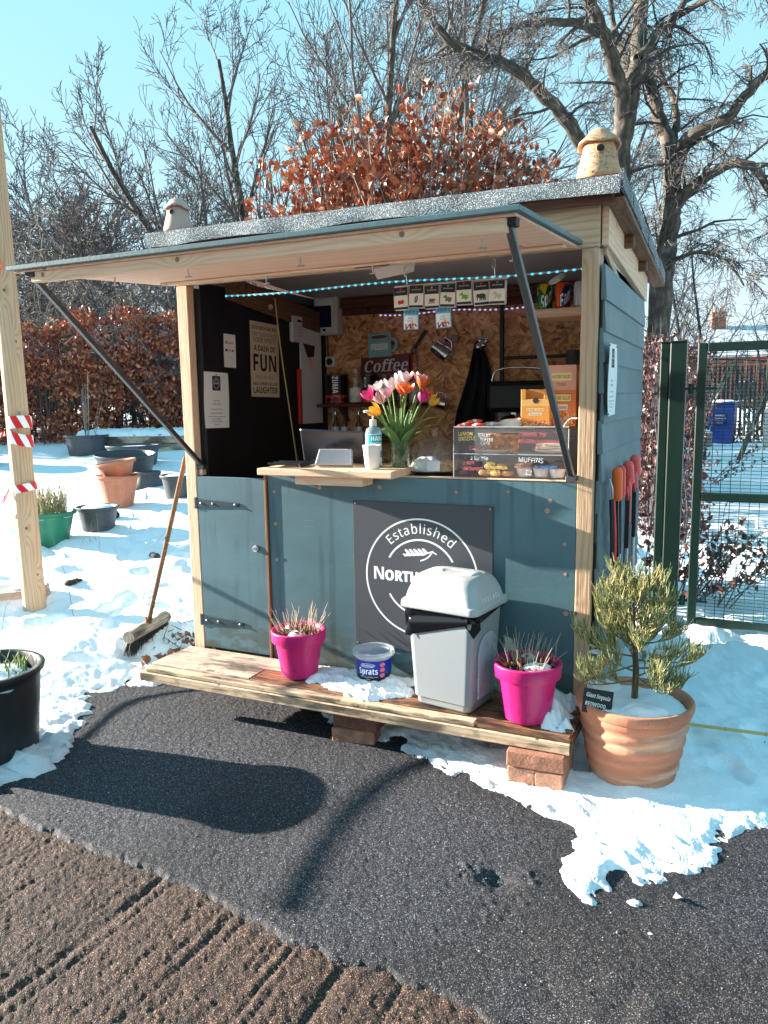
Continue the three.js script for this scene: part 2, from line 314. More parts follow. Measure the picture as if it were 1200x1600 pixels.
{
  const xs = axis(-2.7, 1.1, 0.0078, 7, 1.12), zs = axis(0.04, 1.75, 0.0078, 5.5, 1.12).filter((z) => z > -1.6);
  const dirt = (x, z, c) => {
    const w = sstep(-0.35, 0.35, x + 0.25 * n2(x * 2.5, z * 2.5)) * sstep(0.75, 1.15, z + 0.2 * n2(x * 3 + 7, z * 3)), t = 0.92 + 0.3 * n2(x * 1.7, z * 1.7), b = sstep(-0.1, 0.0, signed(brownPoly, x, z)) * 0.5, q = 0.7 * w;
    const wet = 1 - 0.42 * Math.exp(-Math.max(0, signed(bare, x, z) + 0.05 * n2(x * 9, z * 9)) / 0.09) - 0.22 * sstep(0.12, 0.4, n2(x * 1.9 + 5, z * 2.6 + 2)), s = 1.15 * t * wet;
    c[0] = s * mix(0.86, 0.9, q + b * 0.6); c[1] = s * mix(0.9, 0.72, q + b * 0.5); c[2] = s * mix(1.0, 0.63, q + b * 0.5);
  };
  tag(part(scene, 'asphalt', sheet(xs, zs, asphaltY, 1, dirt), M.asphalt), 'rough dark grey asphalt in front of the wooden step', 'asphalt', null, 'structure');
  // worn brown tarmac with long grooves
  const R = rng(12), G = [...Array(36)].map(() => [-2.4 + 2.6 * R(), 0.004 + 0.006 * R(), 0.12 + 0.5 * R()]);
  G.push([-1.05, 0.011, 1.4], [-1.0, 0.007, 1.0], [-0.56, 0.01, 1.4], [-0.52, 0.007, 1.1], [-0.36, 0.013, 1.3], [-1.4, 0.008, 1.0], [-0.2, 0.01, 1.2], [-0.75, 0.007, 1.0]);
  const brownY = (x, z) => {
    const u = x - 0.16 * (z - 1.6) * -0.4 + 0.02 * n2(x * 2, z * 2.4) + 0.006 * n2(x * 9, z * 9);
    let y = -0.008 + grit(x, z) * 1.5 + 0.004 * n2(x * 4, z * 2), g = 0;
    for (const [gx, gw, gd] of G) { const q = (u - gx) / gw; if (q > -4 && q < 4) g = Math.max(g, Math.exp(-q * q) * gd * (0.65 + 0.6 * n2(gx * 40, z * 5)) ); }
    return y - 0.0068 * g + 0.0016 * Math.sin(u * 120 + 2 * n2(x * 5, z * 3)) * (0.5 + n2(x * 3, z * 2 + 8)) * sstep(-1.2, -0.3, x);
  };
  const bxs = axis(-2.2, 0.2, 0.0075, 4, 1.15), bzs = axis(1.12, 2.05, 0.0075, 5, 1.15).filter((z) => z > 1.1);
  tag(part(scene, 'brown_tarmac', sheet(bxs.filter((x) => x < 0.26), bzs, brownY, 1, (x, z, c) => { const t = 0.78 * (0.8 + 0.35 * n2(x * 2.2, z * 2.2) + 0.3 * n2(x * 22, z * 1.6) + 0.2 * n2(x * 55, z * 4)), gy = sstep(0.1, 0.4, n2(x * 3 + 8, z * 2)) * 0.5; c[0] = t; c[1] = t * mix(0.9, 0.98, gy); c[2] = t * mix(0.84, 1.0, gy); }), M.brown), 'worn brown tarmac with long grooves in the near left corner', 'tarmac', null, 'structure');
}
// heap of snow with a rounded lumpy top, flat base at y = 0
function snowHeap(rx, ry, rz, seed, lump = 0.25, n = 26) {
  const g = new THREE.SphereGeometry(1, n, Math.ceil(n / 2)), p = g.attributes.position;
  for (let i = 0; i < p.count; i++) {
    let x = p.getX(i), y = p.getY(i), z = p.getZ(i); const k = 1 + lump * n3(x * 1.7 + seed, y * 1.7, z * 1.7) + lump * 0.6 * n3(x * 4 + seed, y * 4, z * 4) + lump * 0.3 * n3(x * 9 + seed, y * 9, z * 9);
    p.setXYZ(i, x * k * rx, (y > 0 ? y * k : y * 0.15) * ry, z * k * rz);
  }
  g.computeVertexNormals(); return g;
}
function snowSlab(pts, seed, th = 0.03, step = 0.009) {   // thin snow lying on something flat; pts is a polygon in x, z; the sheet dips under y = 0 at its rim
  const xs = pts.map((p) => p[0]), zs = pts.map((p) => p[1]), A = [], B = [];
  for (let x = Math.min(...xs) - 0.03; x <= Math.max(...xs) + 0.03; x += step) A.push(x);
  for (let z = Math.min(...zs) - 0.03; z <= Math.max(...zs) + 0.03; z += step) B.push(z);
  const g = sheet(A, B, (x, z) => { const d = signed(pts, x, z) + 0.03 * n2(x * 11 + seed, z * 11) + 0.022 * n2(x * 24 + seed, z * 24) + 0.012 * n2(x * 60 + seed, z * 60); return d < 0 ? -0.008 : th * (1 - Math.exp(-d / 0.03)) + 0.3 * th * n2(x * 12, z * 12 + seed) * sstep(0, 0.04, d) + (0.16 * th + 0.003) * n2(x * 45, z * 45) + (0.1 * th + 0.002) * n2(x * 95, z * 95) + 0.3 * th * n2(x * 22 + 5, z * 22) - 0.003; }, 1.4);
  const id = g.index.array, p = g.attributes.position, keep = [];   // drop the part wholly under the surface
  for (let i = 0; i < id.length; i += 3) if (p.getY(id[i]) > -0.0079 || p.getY(id[i + 1]) > -0.0079 || p.getY(id[i + 2]) > -0.0079) keep.push(id[i], id[i + 1], id[i + 2]);
  g.setIndex(keep); return g;
}
// ---------------------------------------------------------------- the kiosk
const DY = 0.22;   // top of the step
const kiosk = thing('coffee_kiosk', 'teal wooden coffee kiosk with propped-open hatch and pale timber posts', 'kiosk');
{
  const P = (n, g, m, l, k) => part(kiosk, n, g, m, l, k), q = 0.004;
  // corner posts
  P('post', bx(-1.946, -1.885, 0.1, 1.978, -0.05, 0), W.pine); P('post', bx(-0.056, 0.006, 0.1, 1.978, -0.06, 0), W.pineGrey);
  P('post', bx(-1.946, -1.885, 0.1, 2.03, -1.34, -1.29), W.brownWood); P('post', bx(-0.056, 0.0, 0.1, 2.03, -1.34, -1.29), W.brownWood);
  // floor frame and floor
  P('floor', [bx(-1.94, 0, 0.12, 0.2, -1.34, -0.06)], W.brownWood);
  // right wall: lapped boards
  const side = P('side_wall', [bx(0.001, 0.012, 0.14, 1.96, -1.335, -0.062)], W.darkWood);
  const lap = (y, i) => {
    const h = 0.128, t = 0.016, L = 1.30, g = new THREE.BufferGeometry(), sh = new THREE.Shape();
    sh.moveTo(0, 0); sh.lineTo(0.019, 0.001); sh.lineTo(0.0205, 0.005); sh.lineTo(0.0125, h); sh.lineTo(0, h); sh.closePath();
    const e = new THREE.ExtrudeGeometry(sh, { depth: L, bevelEnabled: false }); e.translate(0.0125 + 0.0015 * Math.sin(i * 5.1), y, -L - 0.028 + 0.006 * Math.sin(i * 3.7)); e.computeVertexNormals(); boxUV(e, 1, 1); return e;
  };
  for (let i = 0; i < 15; i++) part(side, 'plank', lap(0.175 + i * 0.1155, i), M.tealSide);
  part(side, 'batten', bx(0.012, 0.02, 0.16, 1.9, -0.05, -0.028), M.black);
  // boards above the right wall
  const gable = P('gable_board', extrude([[0.028, 2.15], [1.34, 2.06], [1.34, 1.925], [0.028, 1.99]], 0.022, 0.002).rotateY(Math.PI / 2).translate(0.012, 0, 0), W.pine);
  boxUV(gable.geometry);
  P('gable_panel', extrude([[0.06, 1.985], [1.32, 1.93], [1.32, 1.9], [0.06, 1.9]], 0.008).rotateY(Math.PI / 2).translate(0.004, 0, 0), M.white);
  P('trim', bar([0.02, 1.975, -0.055], [0.02, 1.9, -0.42], 0.012, 0.03), W.pineGrey);
  // left wall and back wall
  P('side_wall', [bx(-1.94, -1.925, 0.14, 2.06, -1.335, -0.055)], M.tealSide);
  P('inner_wall', bx(-1.884, -1.85, 0.2, 2.0, -1.28, -0.051), M.blackPaint);
  P('back_wall', bx(-1.94, 0.0, 0.14, 2.05, -1.36, -1.342), M.tealSide);
  const osb = canvasTex(1024, 1024, (c, w, h) => {
    const r = rng(91); c.fillStyle = '#c8935f'; c.fillRect(0, 0, w, h);
    const tones = ['#e4b888', '#d0a06e', '#bf8a58', '#ecc89c', '#a87048', '#b88052', '#dcae7c', '#8a5834', '#683e24'];
    for (let i = 0; i < 5200; i++) { const x = r() * w, y = r() * h, l = 12 + 44 * r(), t = 4 + 11 * r(); c.save(); c.translate(x, y); c.rotate((r() - 0.5) * 2.6); c.globalAlpha = 0.75; c.fillStyle = tones[Math.floor(r() * (r() < 0.2 ? 9 : 7))]; c.beginPath(); c.moveTo(-l, -t * 0.4); c.lineTo(-l * 0.3, -t); c.lineTo(l, -t * 0.3); c.lineTo(l * 0.7, t * 0.8); c.lineTo(-l * 0.8, t * 0.6); c.fill(); c.restore(); }
  });
  tileRep(osb, 0.85);
  P('back_lining', bx(-1.849, -0.056, 0.2, 1.945, -1.29, -1.272), mat([1, 0.9, 0.8], 0.7, { map: osb, bumpMap: osb, bumpScale: 0.002 }), 'flaky brown chipboard lining');
  P('beam', bx(-1.849, -0.056, 1.985, 2.04, -1.289, -1.23), W.darkWood); P('beam', bx(-1.849, -0.056, 1.947, 1.984, -1.289, -1.262), W.darkWood);
  P('brace', bar([-1.838, 1.9, -1.2], [-1.838, 2.0, -0.25], 0.02, 0.12), W.brownWood);
  P('right_lining', bx(-0.04, -0.002, 0.2, 1.97, -1.271, -0.062), W.brownWood);
  P('white_board', bx(-1.849, -1.84, 1.3, 1.865, -1.2, -0.95), M.white);
  part(kiosk.children[kiosk.children.length - 1], 'hole', extrude([[-0.07, 0.03], [0.07, 0.02], [0.05, -0.045], [-0.02, -0.05]], 0.002).rotateY(Math.PI / 2).translate(-1.8395, 1.74, -1.05), M.black);
  part(kiosk.children[kiosk.children.length - 2], 'patch', extrude([[-0.025, 0], [0.025, 0], [0.012, -0.09], [-0.012, -0.07]], 0.002).rotateY(Math.PI / 2).translate(-1.8395, 1.69, -1.06), W.ply);
  P('upright', bx(-1.848, -1.83, 1.3, 1.62, -0.94, -0.91), M.red);
  // ceiling and roof
  P('ceiling', extrude([[0.036, 2.112], [1.33, 2.06], [1.33, 2.045], [0.036, 2.097]], 1.8).rotateY(Math.PI / 2).translate(-1.88, 0, 0), mat([0.5, 0.5, 0.52], 0.6));
  P('header_board', bx(-1.946, 0.006, 1.98, 2.15, -0.03, -0.002), W.pineGrey);
  P('header_tag', bx(-0.15, -0.11, 2.02, 2.045, -0.0015, 0.001), mat([0.02, 0.05, 0.12], 0.4));
  const felt = dataTex(512, 512, (u, v, o) => { const s = hash(Math.floor(u * 300), Math.floor(v * 300), 5), f = fbm(u, v, 6, 6, 4, 33), k = 70 + 110 * s * s + 70 * (f - 0.5) + (s > 0.86 ? 70 : 0); o[0] = k; o[1] = k * 1.03; o[2] = k * 1.05; }, true, [1.6, 1.6]);
  const feltM = mat([0.98, 1, 1], 0.9, { map: felt, bumpMap: felt, bumpScale: 0.002 });
  const zf = 0.066, zb = -1.62, yt = 2.213, yb = 2.1;
  // felt skin: wavy front apron, top sheet, lapped strips along the right edge
  const wavy = sheet([...Array(90)].map((_, i) => -2.055 + i / 89 * 2.14), [0, 0.25, 0.5, 0.75, 1], () => 0, 1);
  { const p = wavy.attributes.position, u = wavy.attributes.uv; for (let i = 0; i < p.count; i++) { const x = p.getX(i), t = p.getZ(i), tw = -0.006 * (x + 1); p.setXYZ(i, x, yt + tw - t * (0.064 + 0.005 * Math.sin(x * 9) + 0.004 * n2(x * 7, 2)), zf + t * 0.006 * Math.sin(x * 17 + 1) + 0.012 * Math.sin(t * 1.57)); u.setXY(i, x, t * 0.07); } wavy.computeVertexNormals(); }
  const roof = P('roof', extrude([[-zf, yt - 0.003], [-zb, yb - 0.003], [-zb, yb - 0.045], [-zf, yt - 0.055]], 2.12).rotateY(Math.PI / 2).translate(-2.045, 0, 0), W.darkWood);
  part(roof, 'felt_apron', wavy, feltM);
  const deckF = sheet([...Array(60)].map((_, i) => -2.055 + i / 59 * 2.14), [...Array(20)].map((_, i) => mix(zb - 0.01, zf, i / 19)), (x, z) => yt + (z - zf) / (zf - zb) * (yt - yb) - 0.006 * (x + 1) * sstep(-0.3, zf, z) + 0.002 * n2(x * 8, z * 8), 1);
  part(roof, 'felt_top', deckF, feltM);
  for (let i = 0; i < 6; i++) { const z0 = zf + 0.005 - i * 0.28, z1 = z0 - 0.3, y0 = yt + (z0 - zf) / (zf - zb) * (yt - yb), y1 = yt + (z1 - zf) / (zf - zb) * (yt - yb); part(roof, 'felt_strip', extrude([[-z0, y0 + 0.012], [-z1, y1 + 0.004], [-z1, y1 - 0.05], [-z0, y0 - 0.052]], 0.012).rotateY(Math.PI / 2).translate(0.083 + 0.003 * (i % 2), 0, 0), feltM); }
  for (const z of [-0.45, -0.95]) part(roof, 'rafter_end', bar([-0.02, 2.09 - (0.07 * -z) / 1.5, z], [0.075, 2.09 - (0.07 * -z) / 1.5, z], 0.05, 0.04), W.brownWood);
  part(roof, 'fascia', bx(-2.04, 0.06, 2.118, 2.156, 0.03, 0.055), W.darkWood);
  part(roof, 'side_fascia', bar([0.068, 2.13, 0.04], [0.068, 2.035, -1.6], 0.018, 0.06, Math.PI / 2), W.brownWood);
  // counter front
  const panelTex = dataTex(1024, 512, (u, v, o) => { const g = fbm(u, v, 5, 4, 5, 163), run = sstep(0.62, 0.8, fbm(u, v, 70, 2, 2, 165)) * sstep(0.2, 0.6, fbm(u, v, 6, 4, 2, 161)), sp = sstep(0.3, 0.0, v) * sstep(0.42, 0.62, fbm(u, v, 26, 26, 4, 171)), sc = sstep(0.985, 0.995, fbm(u, v, 8, 160, 1, 177)), ch = hash(Math.floor(u * 420), Math.floor(v * 260), 12) > 0.9975 ? 0.5 : 0; let t = 0.8 + 0.26 * (g - 0.2) - 0.1 * run + 0.35 * sc + ch; o[0] = 255 * (t - 0.12 * sp); o[1] = 255 * (t - 0.2 * sp); o[2] = 255 * (t - 0.28 * sp); });
  const tealFront = mat([0.1, 0.2, 0.235], 0.45, { map: panelTex, bumpMap: grainBump, bumpScale: 0.0006 });
  const faceUV = (g) => { const p = g.attributes.position, u = g.attributes.uv; for (let i = 0; i < p.count; i++) u.setXY(i, p.getX(i) * 0.5, (p.getY(i) - 0.2) / 0.91); return g; };
  P('front_panel', faceUV(bx(-1.476, -0.0565, 0.2, 1.105, -0.02, -0.002)), tealFront);
  P('front_trim', bx(-1.493, -1.478, 0.2, 1.1, -0.024, 0.008), W.brownWood);
  P('panel_edge', bx(-1.476, -0.0565, 1.106, 1.112, -0.024, 0.0), W.ply);
  const blot = [[-0.16, 1.03], [-0.17, 0.99], [-0.1, 0.86], [-0.095, 0.74], [-0.09, 0.58], [-1.2, 1.05], [-0.9, 1.06], [-0.55, 1.05], [-1.44, 1.02], [-1.44, 0.87], [-1.44, 0.7], [-0.33, 1.06]];
  for (const [x, y] of blot) P('screw_patch', T(new THREE.CircleGeometry(0.007 + 0.005 * R0(), 7), x, y, -0.0008, 0, 0, R0() * 3), mat([0.42, 0.24, 0.17], 0.8));
  P('counter_top', bx(-1.5, -0.06, 1.085, 1.105, -0.42, -0.026), W.ply);
  const ledge = P('serving_ledge', bx(-1.43, -0.775, 1.112, 1.143, -0.24, 0.15, 0.004), W.pine);
  part(ledge, 'support', bx(-1.26, -0.93, 1.072, 1.111, -0.0, 0.11), W.pine);
  // door
  const door = P('door', faceUV(bx(-1.884, -1.496, 0.222, 1.08, -0.022, -0.001)), tealFront);
  for (const y of [0.95, 0.362]) { const h = part(door, 'hinge', [extrude([[-0.245, -0.008], [0, -0.02], [0, 0.02], [-0.245, 0.008]], 0.003, 0.001).rotateZ(Math.PI).translate(-1.885, y, 0.001), bx(-1.9, -1.884, y - 0.028, y + 0.028, 0.001, 0.006)], mat([0.02, 0.045, 0.06], 0.45, { metalness: 0.3 })); for (const x of [-1.86, -1.79, -1.66]) part(h, 'bolt_head', T(new THREE.SphereGeometry(0.006, 8, 6), x, y, 0.005), M.zinc); }
  const kn = part(door, 'lock', [T(cyl(0.016, 0.015, 0.012, 18), -1.551, 0.746, 0, Math.PI / 2)], M.zinc); part(kn, 'barrel', T(cyl(0.008, 0.008, 0.006, 12), -1.551, 0.746, 0.012, Math.PI / 2), M.steel);
  // hatch: the front flap propped up as an awning
  const hatch = new THREE.Group(); hatch.name = 'hatch'; hatch.position.set(0, 1.993, 0.012); hatch.rotation.x = Math.atan2(0.062, 0.888); kiosk.add(hatch);
  part(hatch, 'panel', bx(-1.985, -0.052, -0.004, 0.012, 0, 0.9, 0.002), M.teal, 'teal outer board');
  part(hatch, 'underside', bx(-1.97, -0.07, -0.012, -0.0045, 0.006, 0.875, 0.001), W.ply, 'pale plywood underside');
  part(hatch, 'batten', bx(-1.9, -0.1, -0.05, -0.0125, 0.825, 0.868), W.pine); part(hatch, 'batten', bx(-1.9, -0.09, -0.022, -0.0125, 0.1, 0.16), W.pine);
  part(hatch, 'slot', bx(-0.93, -0.78, -0.0245, -0.0222, 0.118, 0.128, 0.0005), M.black);
  const boltG = join([cyl(0.0035, 0.0035, 0.032, 6).translate(0, -0.032, 0), T(new THREE.CylinderGeometry(0.0035, 0.0035, 0.026, 6), 0, -0.03, 0, 0, 0.4, Math.PI / 2)]);
  for (const [x, z] of [[-1.86, 0.16], [-1.84, 0.5], [-1.35, 0.13], [-0.85, 0.13], [-0.28, 0.13], [-1.45, 0.52], [-0.95, 0.52], [-0.28, 0.5]]) part(hatch, 'bolt', boltG.clone().translate(x, -0.0125 - (z < 0.17 ? 0.009 : 0), z), M.zinc);
  // struts
  const strut = (x, zt, zb2, b) => {
    const s = P('strut', bar([x, 1.905, zt], [b, 1.13, zb2], 0.022, 0.022), M.darkSteel); part(s, 'bracket', bx(x - 0.025, x + 0.025, 1.9, 1.93, zt - 0.02, zt + 0.02), M.black); part(s, 'foot', bx(b - 0.02, b + 0.02, 1.112, 1.135, zb2 - 0.02, zb2 + 0.02), M.darkSteel);
  };
  strut(-0.1, 0.84, 0.015, -0.075); strut(-1.9, 0.86, -0.03, -1.868);
  P('strut_block', bx(-1.875, -1.855, 1.085, 1.12, -0.045, -0.012), W.ply);
}
// LED strips: the beads glow and a dim strip light stands for each row
const led = (a, b, n, color, label) => {
  const t = thing('light_strip', label, 'light strip'), pts = [...Array(n)].map((_, i) => { const k = i / (n - 1); return [mix(a[0], b[0], k), mix(a[1], b[1], k) - 0.006 * Math.sin(k * 9.4), mix(a[2], b[2], k)]; });
  part(t, 'strip', tubeThrough(pts.filter((_, i) => i % 3 === 0), 0.0035, 60, 6), mat([0.5, 0.55, 0.6], 0.4));
  const c = color.map((q) => q * 1); part(t, 'bead', pts.map((p) => T(new THREE.SphereGeometry(0.005, 8, 6), p[0], p[1] - 0.002, p[2] + 0.003, 0, 0, 0, [1.5, 1, 1])), mat(color.map((q) => q * 0.6), 0.4, { emissive: new THREE.Color().setRGB(...c), emissiveIntensity: 0.22 }));
  const l = new THREE.RectAreaLight(new THREE.Color().setRGB(...color), 1.0, Math.abs(b[0] - a[0]), 0.006); l.position.set((a[0] + b[0]) / 2, (a[1] + b[1]) / 2 - 0.012, (a[2] + b[2]) / 2 + 0.01); l.lookAt(l.position.x, l.position.y - 1, l.position.z + 0.6); scene.add(l);
};
led([-1.73, 1.934, -0.1], [-0.07, 1.922, -0.1], 52, [0.1, 0.75, 1], 'blue glowing light strip along the top of the serving hatch');
led([-1.46, 1.934, -1.255], [-0.57, 1.928, -1.255], 30, [0.62, 0.5, 1], 'pale purple light strip along the top of the chipboard wall');
// step of boards in front
{
  const t = thing('timber_step', 'long low step of wet brown boards in front of the kiosk counter', 'step');
  part(t, 'board', bx(-1.96, -1.02, 0.199, 0.222, 0.02, 0.155), W.deckPale); part(t, 'board', bx(-1.017, 0.0, 0.197, 0.219, 0.02, 0.155), W.deck);
  part(t, 'board', bx(-1.97, -1.42, 0.199, 0.221, 0.158, 0.29), W.deckPale); part(t, 'board', bx(-1.416, -0.4, 0.197, 0.219, 0.158, 0.292), W.deck); part(t, 'board', bx(-0.397, 0.0, 0.198, 0.2195, 0.158, 0.29), W.deck);
  part(t, 'board', bx(-1.965, -0.36, 0.194, 0.214, 0.293, 0.34), W.deckFront); part(t, 'board', bx(-0.357, 0.0, 0.193, 0.2135, 0.293, 0.338), W.deck);
  part(t, 'front_beam', bx(-2.0, 0.004, 0.148, 0.192, 0.295, 0.345, 0.004), W.deckFront);
  part(t, 'beam', bx(-1.96, 0.0, 0.148, 0.192, 0.06, 0.1), W.deck); part(t, 'end_beam', bx(-0.03, 0.0, 0.15, 0.191, 0.105, 0.29), W.deck);
  tag(part(scene, 'snow_patch', snowSlab([[-1.15, 0.02], [-0.72, 0.02], [-0.68, 0.2], [-0.83, 0.31], [-1.02, 0.27], [-1.2, 0.19]], 3, 0.03).translate(0, 0.221, 0), M.snow), 'slushy snow patch around the blue tub on the step', 'snow', null, null);
  tag(part(scene, 'snow_patch', snowSlab([[-0.2, 0.0], [-0.04, 0.0], [-0.012, 0.26], [-0.1, 0.3], [-0.17, 0.2]], 8, 0.075).translate(0, 0.221, 0), M.snow), 'thick snow heap on the step behind the right pink pot', 'snow', null, null);
}
// bricks under the step
const brickTex = dataTex(256, 256, (u, v, o) => { const f = fbm(u, v, 8, 8, 4, 71), g = hash(Math.floor(u * 120), Math.floor(v * 120), 9), k = 0.75 + 0.4 * f + 0.22 * (g - 0.5); o[0] = 190 * k; o[1] = 140 * k; o[2] = 116 * k; }, true, [4, 4]);
const brickM = [[0.85, 0.8, 0.78], [0.7, 0.6, 0.56], [0.92, 0.9, 0.88], [0.34, 0.27, 0.25]].map((c) => mat(c, 0.9, { map: brickTex, bumpMap: grainBump, bumpScale: 0.002 }));
function bricks(label, pos, list) {
  const t = thing('brick_pier', label, 'bricks', pos, 0, 'brick piers under the step');
  for (const [w, h, d, x, y, z, ry, k] of list) part(t, 'brick', T(boxUV(cbox(w, h, d, 0.004, 0.002)), x, y + h / 2, z, 0, ry), brickM[k]);
}
bricks('stack of pale bricks under the right end of the step', [-0.12, 0, 0.28], [
  [0.215, 0.03, 0.19, 0.0, -0.012, -0.01, 0.02, 1], [0.1, 0.062, 0.2, -0.052, 0.019, -0.012, 0.02, 0], [0.104, 0.062, 0.2, 0.052, 0.019, -0.01, -0.01, 2], [0.212, 0.062, 0.104, 0.0, 0.083, 0.042, 0.015, 1], [0.21, 0.062, 0.1, 0.0, 0.083, -0.066, -0.01, 0]]);
bricks('dark broken bricks under the middle of the step', [-0.92, 0, 0.21], [
  [0.19, 0.06, 0.1, 0.0, 0.0, 0.02, 0.12, 1], [0.2, 0.06, 0.1, 0.01, 0.061, 0.01, 0.04, 3], [0.19, 0.025, 0.1, 0.02, 0.122, 0.0, -0.1, 3]]);
// ---------------------------------------------------------------- trees, shrubs, hedges
const barkTex = dataTex(256, 512, (u, v, o) => { const f = fbm(u, v, 10, 14, 4, 81), g = fbm(u, v, 24, 6, 3, 83), k = 0.5 + 0.7 * f * g * 2; o[0] = 150 * k; o[1] = 140 * k; o[2] = 128 * k; }, true, [2, 1]);
M.bark = mat([0.36, 0.34, 0.32], 0.9, { map: barkTex, bumpMap: barkTex, bumpScale: 0.01 });
M.barkDark = mat([0.3, 0.29, 0.29], 0.9, { map: barkTex, bumpMap: barkTex, bumpScale: 0.008 });
M.twig = mat([0.12, 0.105, 0.1], 0.85); M.twigPale = mat([0.26, 0.22, 0.18], 0.85); M.twigDark = mat([0.085, 0.08, 0.085], 0.9);
// one limb and all that grows from it; level 0 goes to trunk, 1.. to limbs, the thin ends to twigs
function grow(S, p, dir, len, r, lev, o, rnd) {
  const n = Math.max(3, Math.min(9, Math.round(len / o.seg[Math.min(lev, o.seg.length - 1)]))), pts = [p.clone()], rad = [r], d = dir.clone().normalize(), q = p.clone();
  const curl = o.curl[Math.min(lev, o.curl.length - 1)], lift = o.lift[Math.min(lev, o.lift.length - 1)];
  const dirs = [d.clone()];
  for (let k = 1; k <= n; k++) {
    d.x += curl * (rnd() - 0.5); d.y += curl * (rnd() - 0.5) + lift / n; d.z += curl * (rnd() - 0.5); d.normalize();
    q.addScaledVector(d, len / n); pts.push(q.clone()); dirs.push(d.clone()); rad.push(Math.max(o.tip, r * (1 - 0.72 * k / n)));
  }
  const sink = lev === 0 ? S.trunk : r > o.thin ? S.limb : S.twig;
  sink.tube(pts, rad, r > 0.06 ? 9 : r > 0.02 ? 6 : r > o.thin ? 4 : 3);
  limbsOn(S, pts, dirs, rad, len, lev, o, rnd);
}
function limbsOn(S, pts, dirs, rad, len, lev, o, rnd) {
  if (lev >= o.levels) return;
  const n = pts.length - 1, kids = Math.round(o.kids[Math.min(lev, o.kids.length - 1)] * (0.75 + 0.5 * rnd()));
  for (let c = 0; c < kids; c++) {
    const t = o.from[Math.min(lev, o.from.length - 1)] + (1 - o.from[Math.min(lev, o.from.length - 1)]) * (c + rnd()) / kids, f = Math.min(n - 0.001, t * n), i = Math.floor(f), k = f - i;
    const b = pts[i].clone().lerp(pts[i + 1], k), bd = dirs[i].clone(), a = rnd() * 6.283, spread = o.spread[Math.min(lev, o.spread.length - 1)] * (0.7 + 0.6 * rnd());
    const side = V(Math.cos(a), 0.35 * Math.sin(a * 1.7), Math.sin(a)); side.addScaledVector(bd, -side.dot(bd)).normalize();
    if (o.flat) side.y *= 0.5;
    const cd = bd.multiplyScalar(Math.cos(spread)).addScaledVector(side, Math.sin(spread));
    const rl = o.ratio[Math.min(lev, o.ratio.length - 1)] * (0.6 + 0.7 * rnd()) * (1 - 0.45 * t);
    grow(S, b, cd, Math.max(0.12, len * rl), Math.max(o.tip, mix(rad[i], rad[i + 1], k) * o.thick * (0.7 + 0.4 * rnd())), lev + 1, o, rnd);
  }
}
const newS = () => ({ trunk: new Sink(), limb: new Sink(), twig: new Sink() });
function finishTree(t, S, mats) {
  if (S.trunk.p.length) part(t, 'trunk', S.trunk.geo(), mats[0]);
  if (S.limb.p.length) part(t, 'limbs', S.limb.geo(), mats[1]);
  if (S.twig.p.length) part(t, 'twigs', S.twig.geo(), mats[2]);
}
const base = { levels: 4, kids: [9, 7, 5, 3], from: [0.3, 0.2, 0.15, 0.1], spread: [0.7, 0.75, 0.8, 0.8], ratio: [0.75, 0.6, 0.5, 0.5], thick: 0.62, curl: [0.16, 0.3, 0.4, 0.5], lift: [0.1, 0.35, 0.3, 0.1], seg: [0.9, 0.6, 0.42, 0.34], tip: 0.004, thin: 0.014 };
function tree(label, x, z, h, r, seed, o = {}, mats = [M.barkDark, M.barkDark, M.twig], lean = [0, 1, 0], stems = 1, group = 'bare trees behind the yard') {
  const t = thing('bare_tree', label, 'tree', [0, 0, 0], 0, group), S = newS(), rnd = rng(seed), opt = { ...base, ...o };
  for (let s = 0; s < stems; s++) {
    const a = rnd() * 6.28, sp = stems > 1 ? 0.22 + 0.2 * rnd() : 0;
    grow(S, V(x + (stems > 1 ? 0.5 * Math.cos(a) : 0), groundY(x, z) - 0.1, z + (stems > 1 ? 0.5 * Math.sin(a) : 0)), V(lean[0] + sp * Math.cos(a), lean[1], lean[2] + sp * Math.sin(a)), h * (0.85 + 0.3 * rnd()), r * (0.8 + 0.4 * rnd()), 0, opt, rnd);
  }
  finishTree(t, S, mats); return t;
}
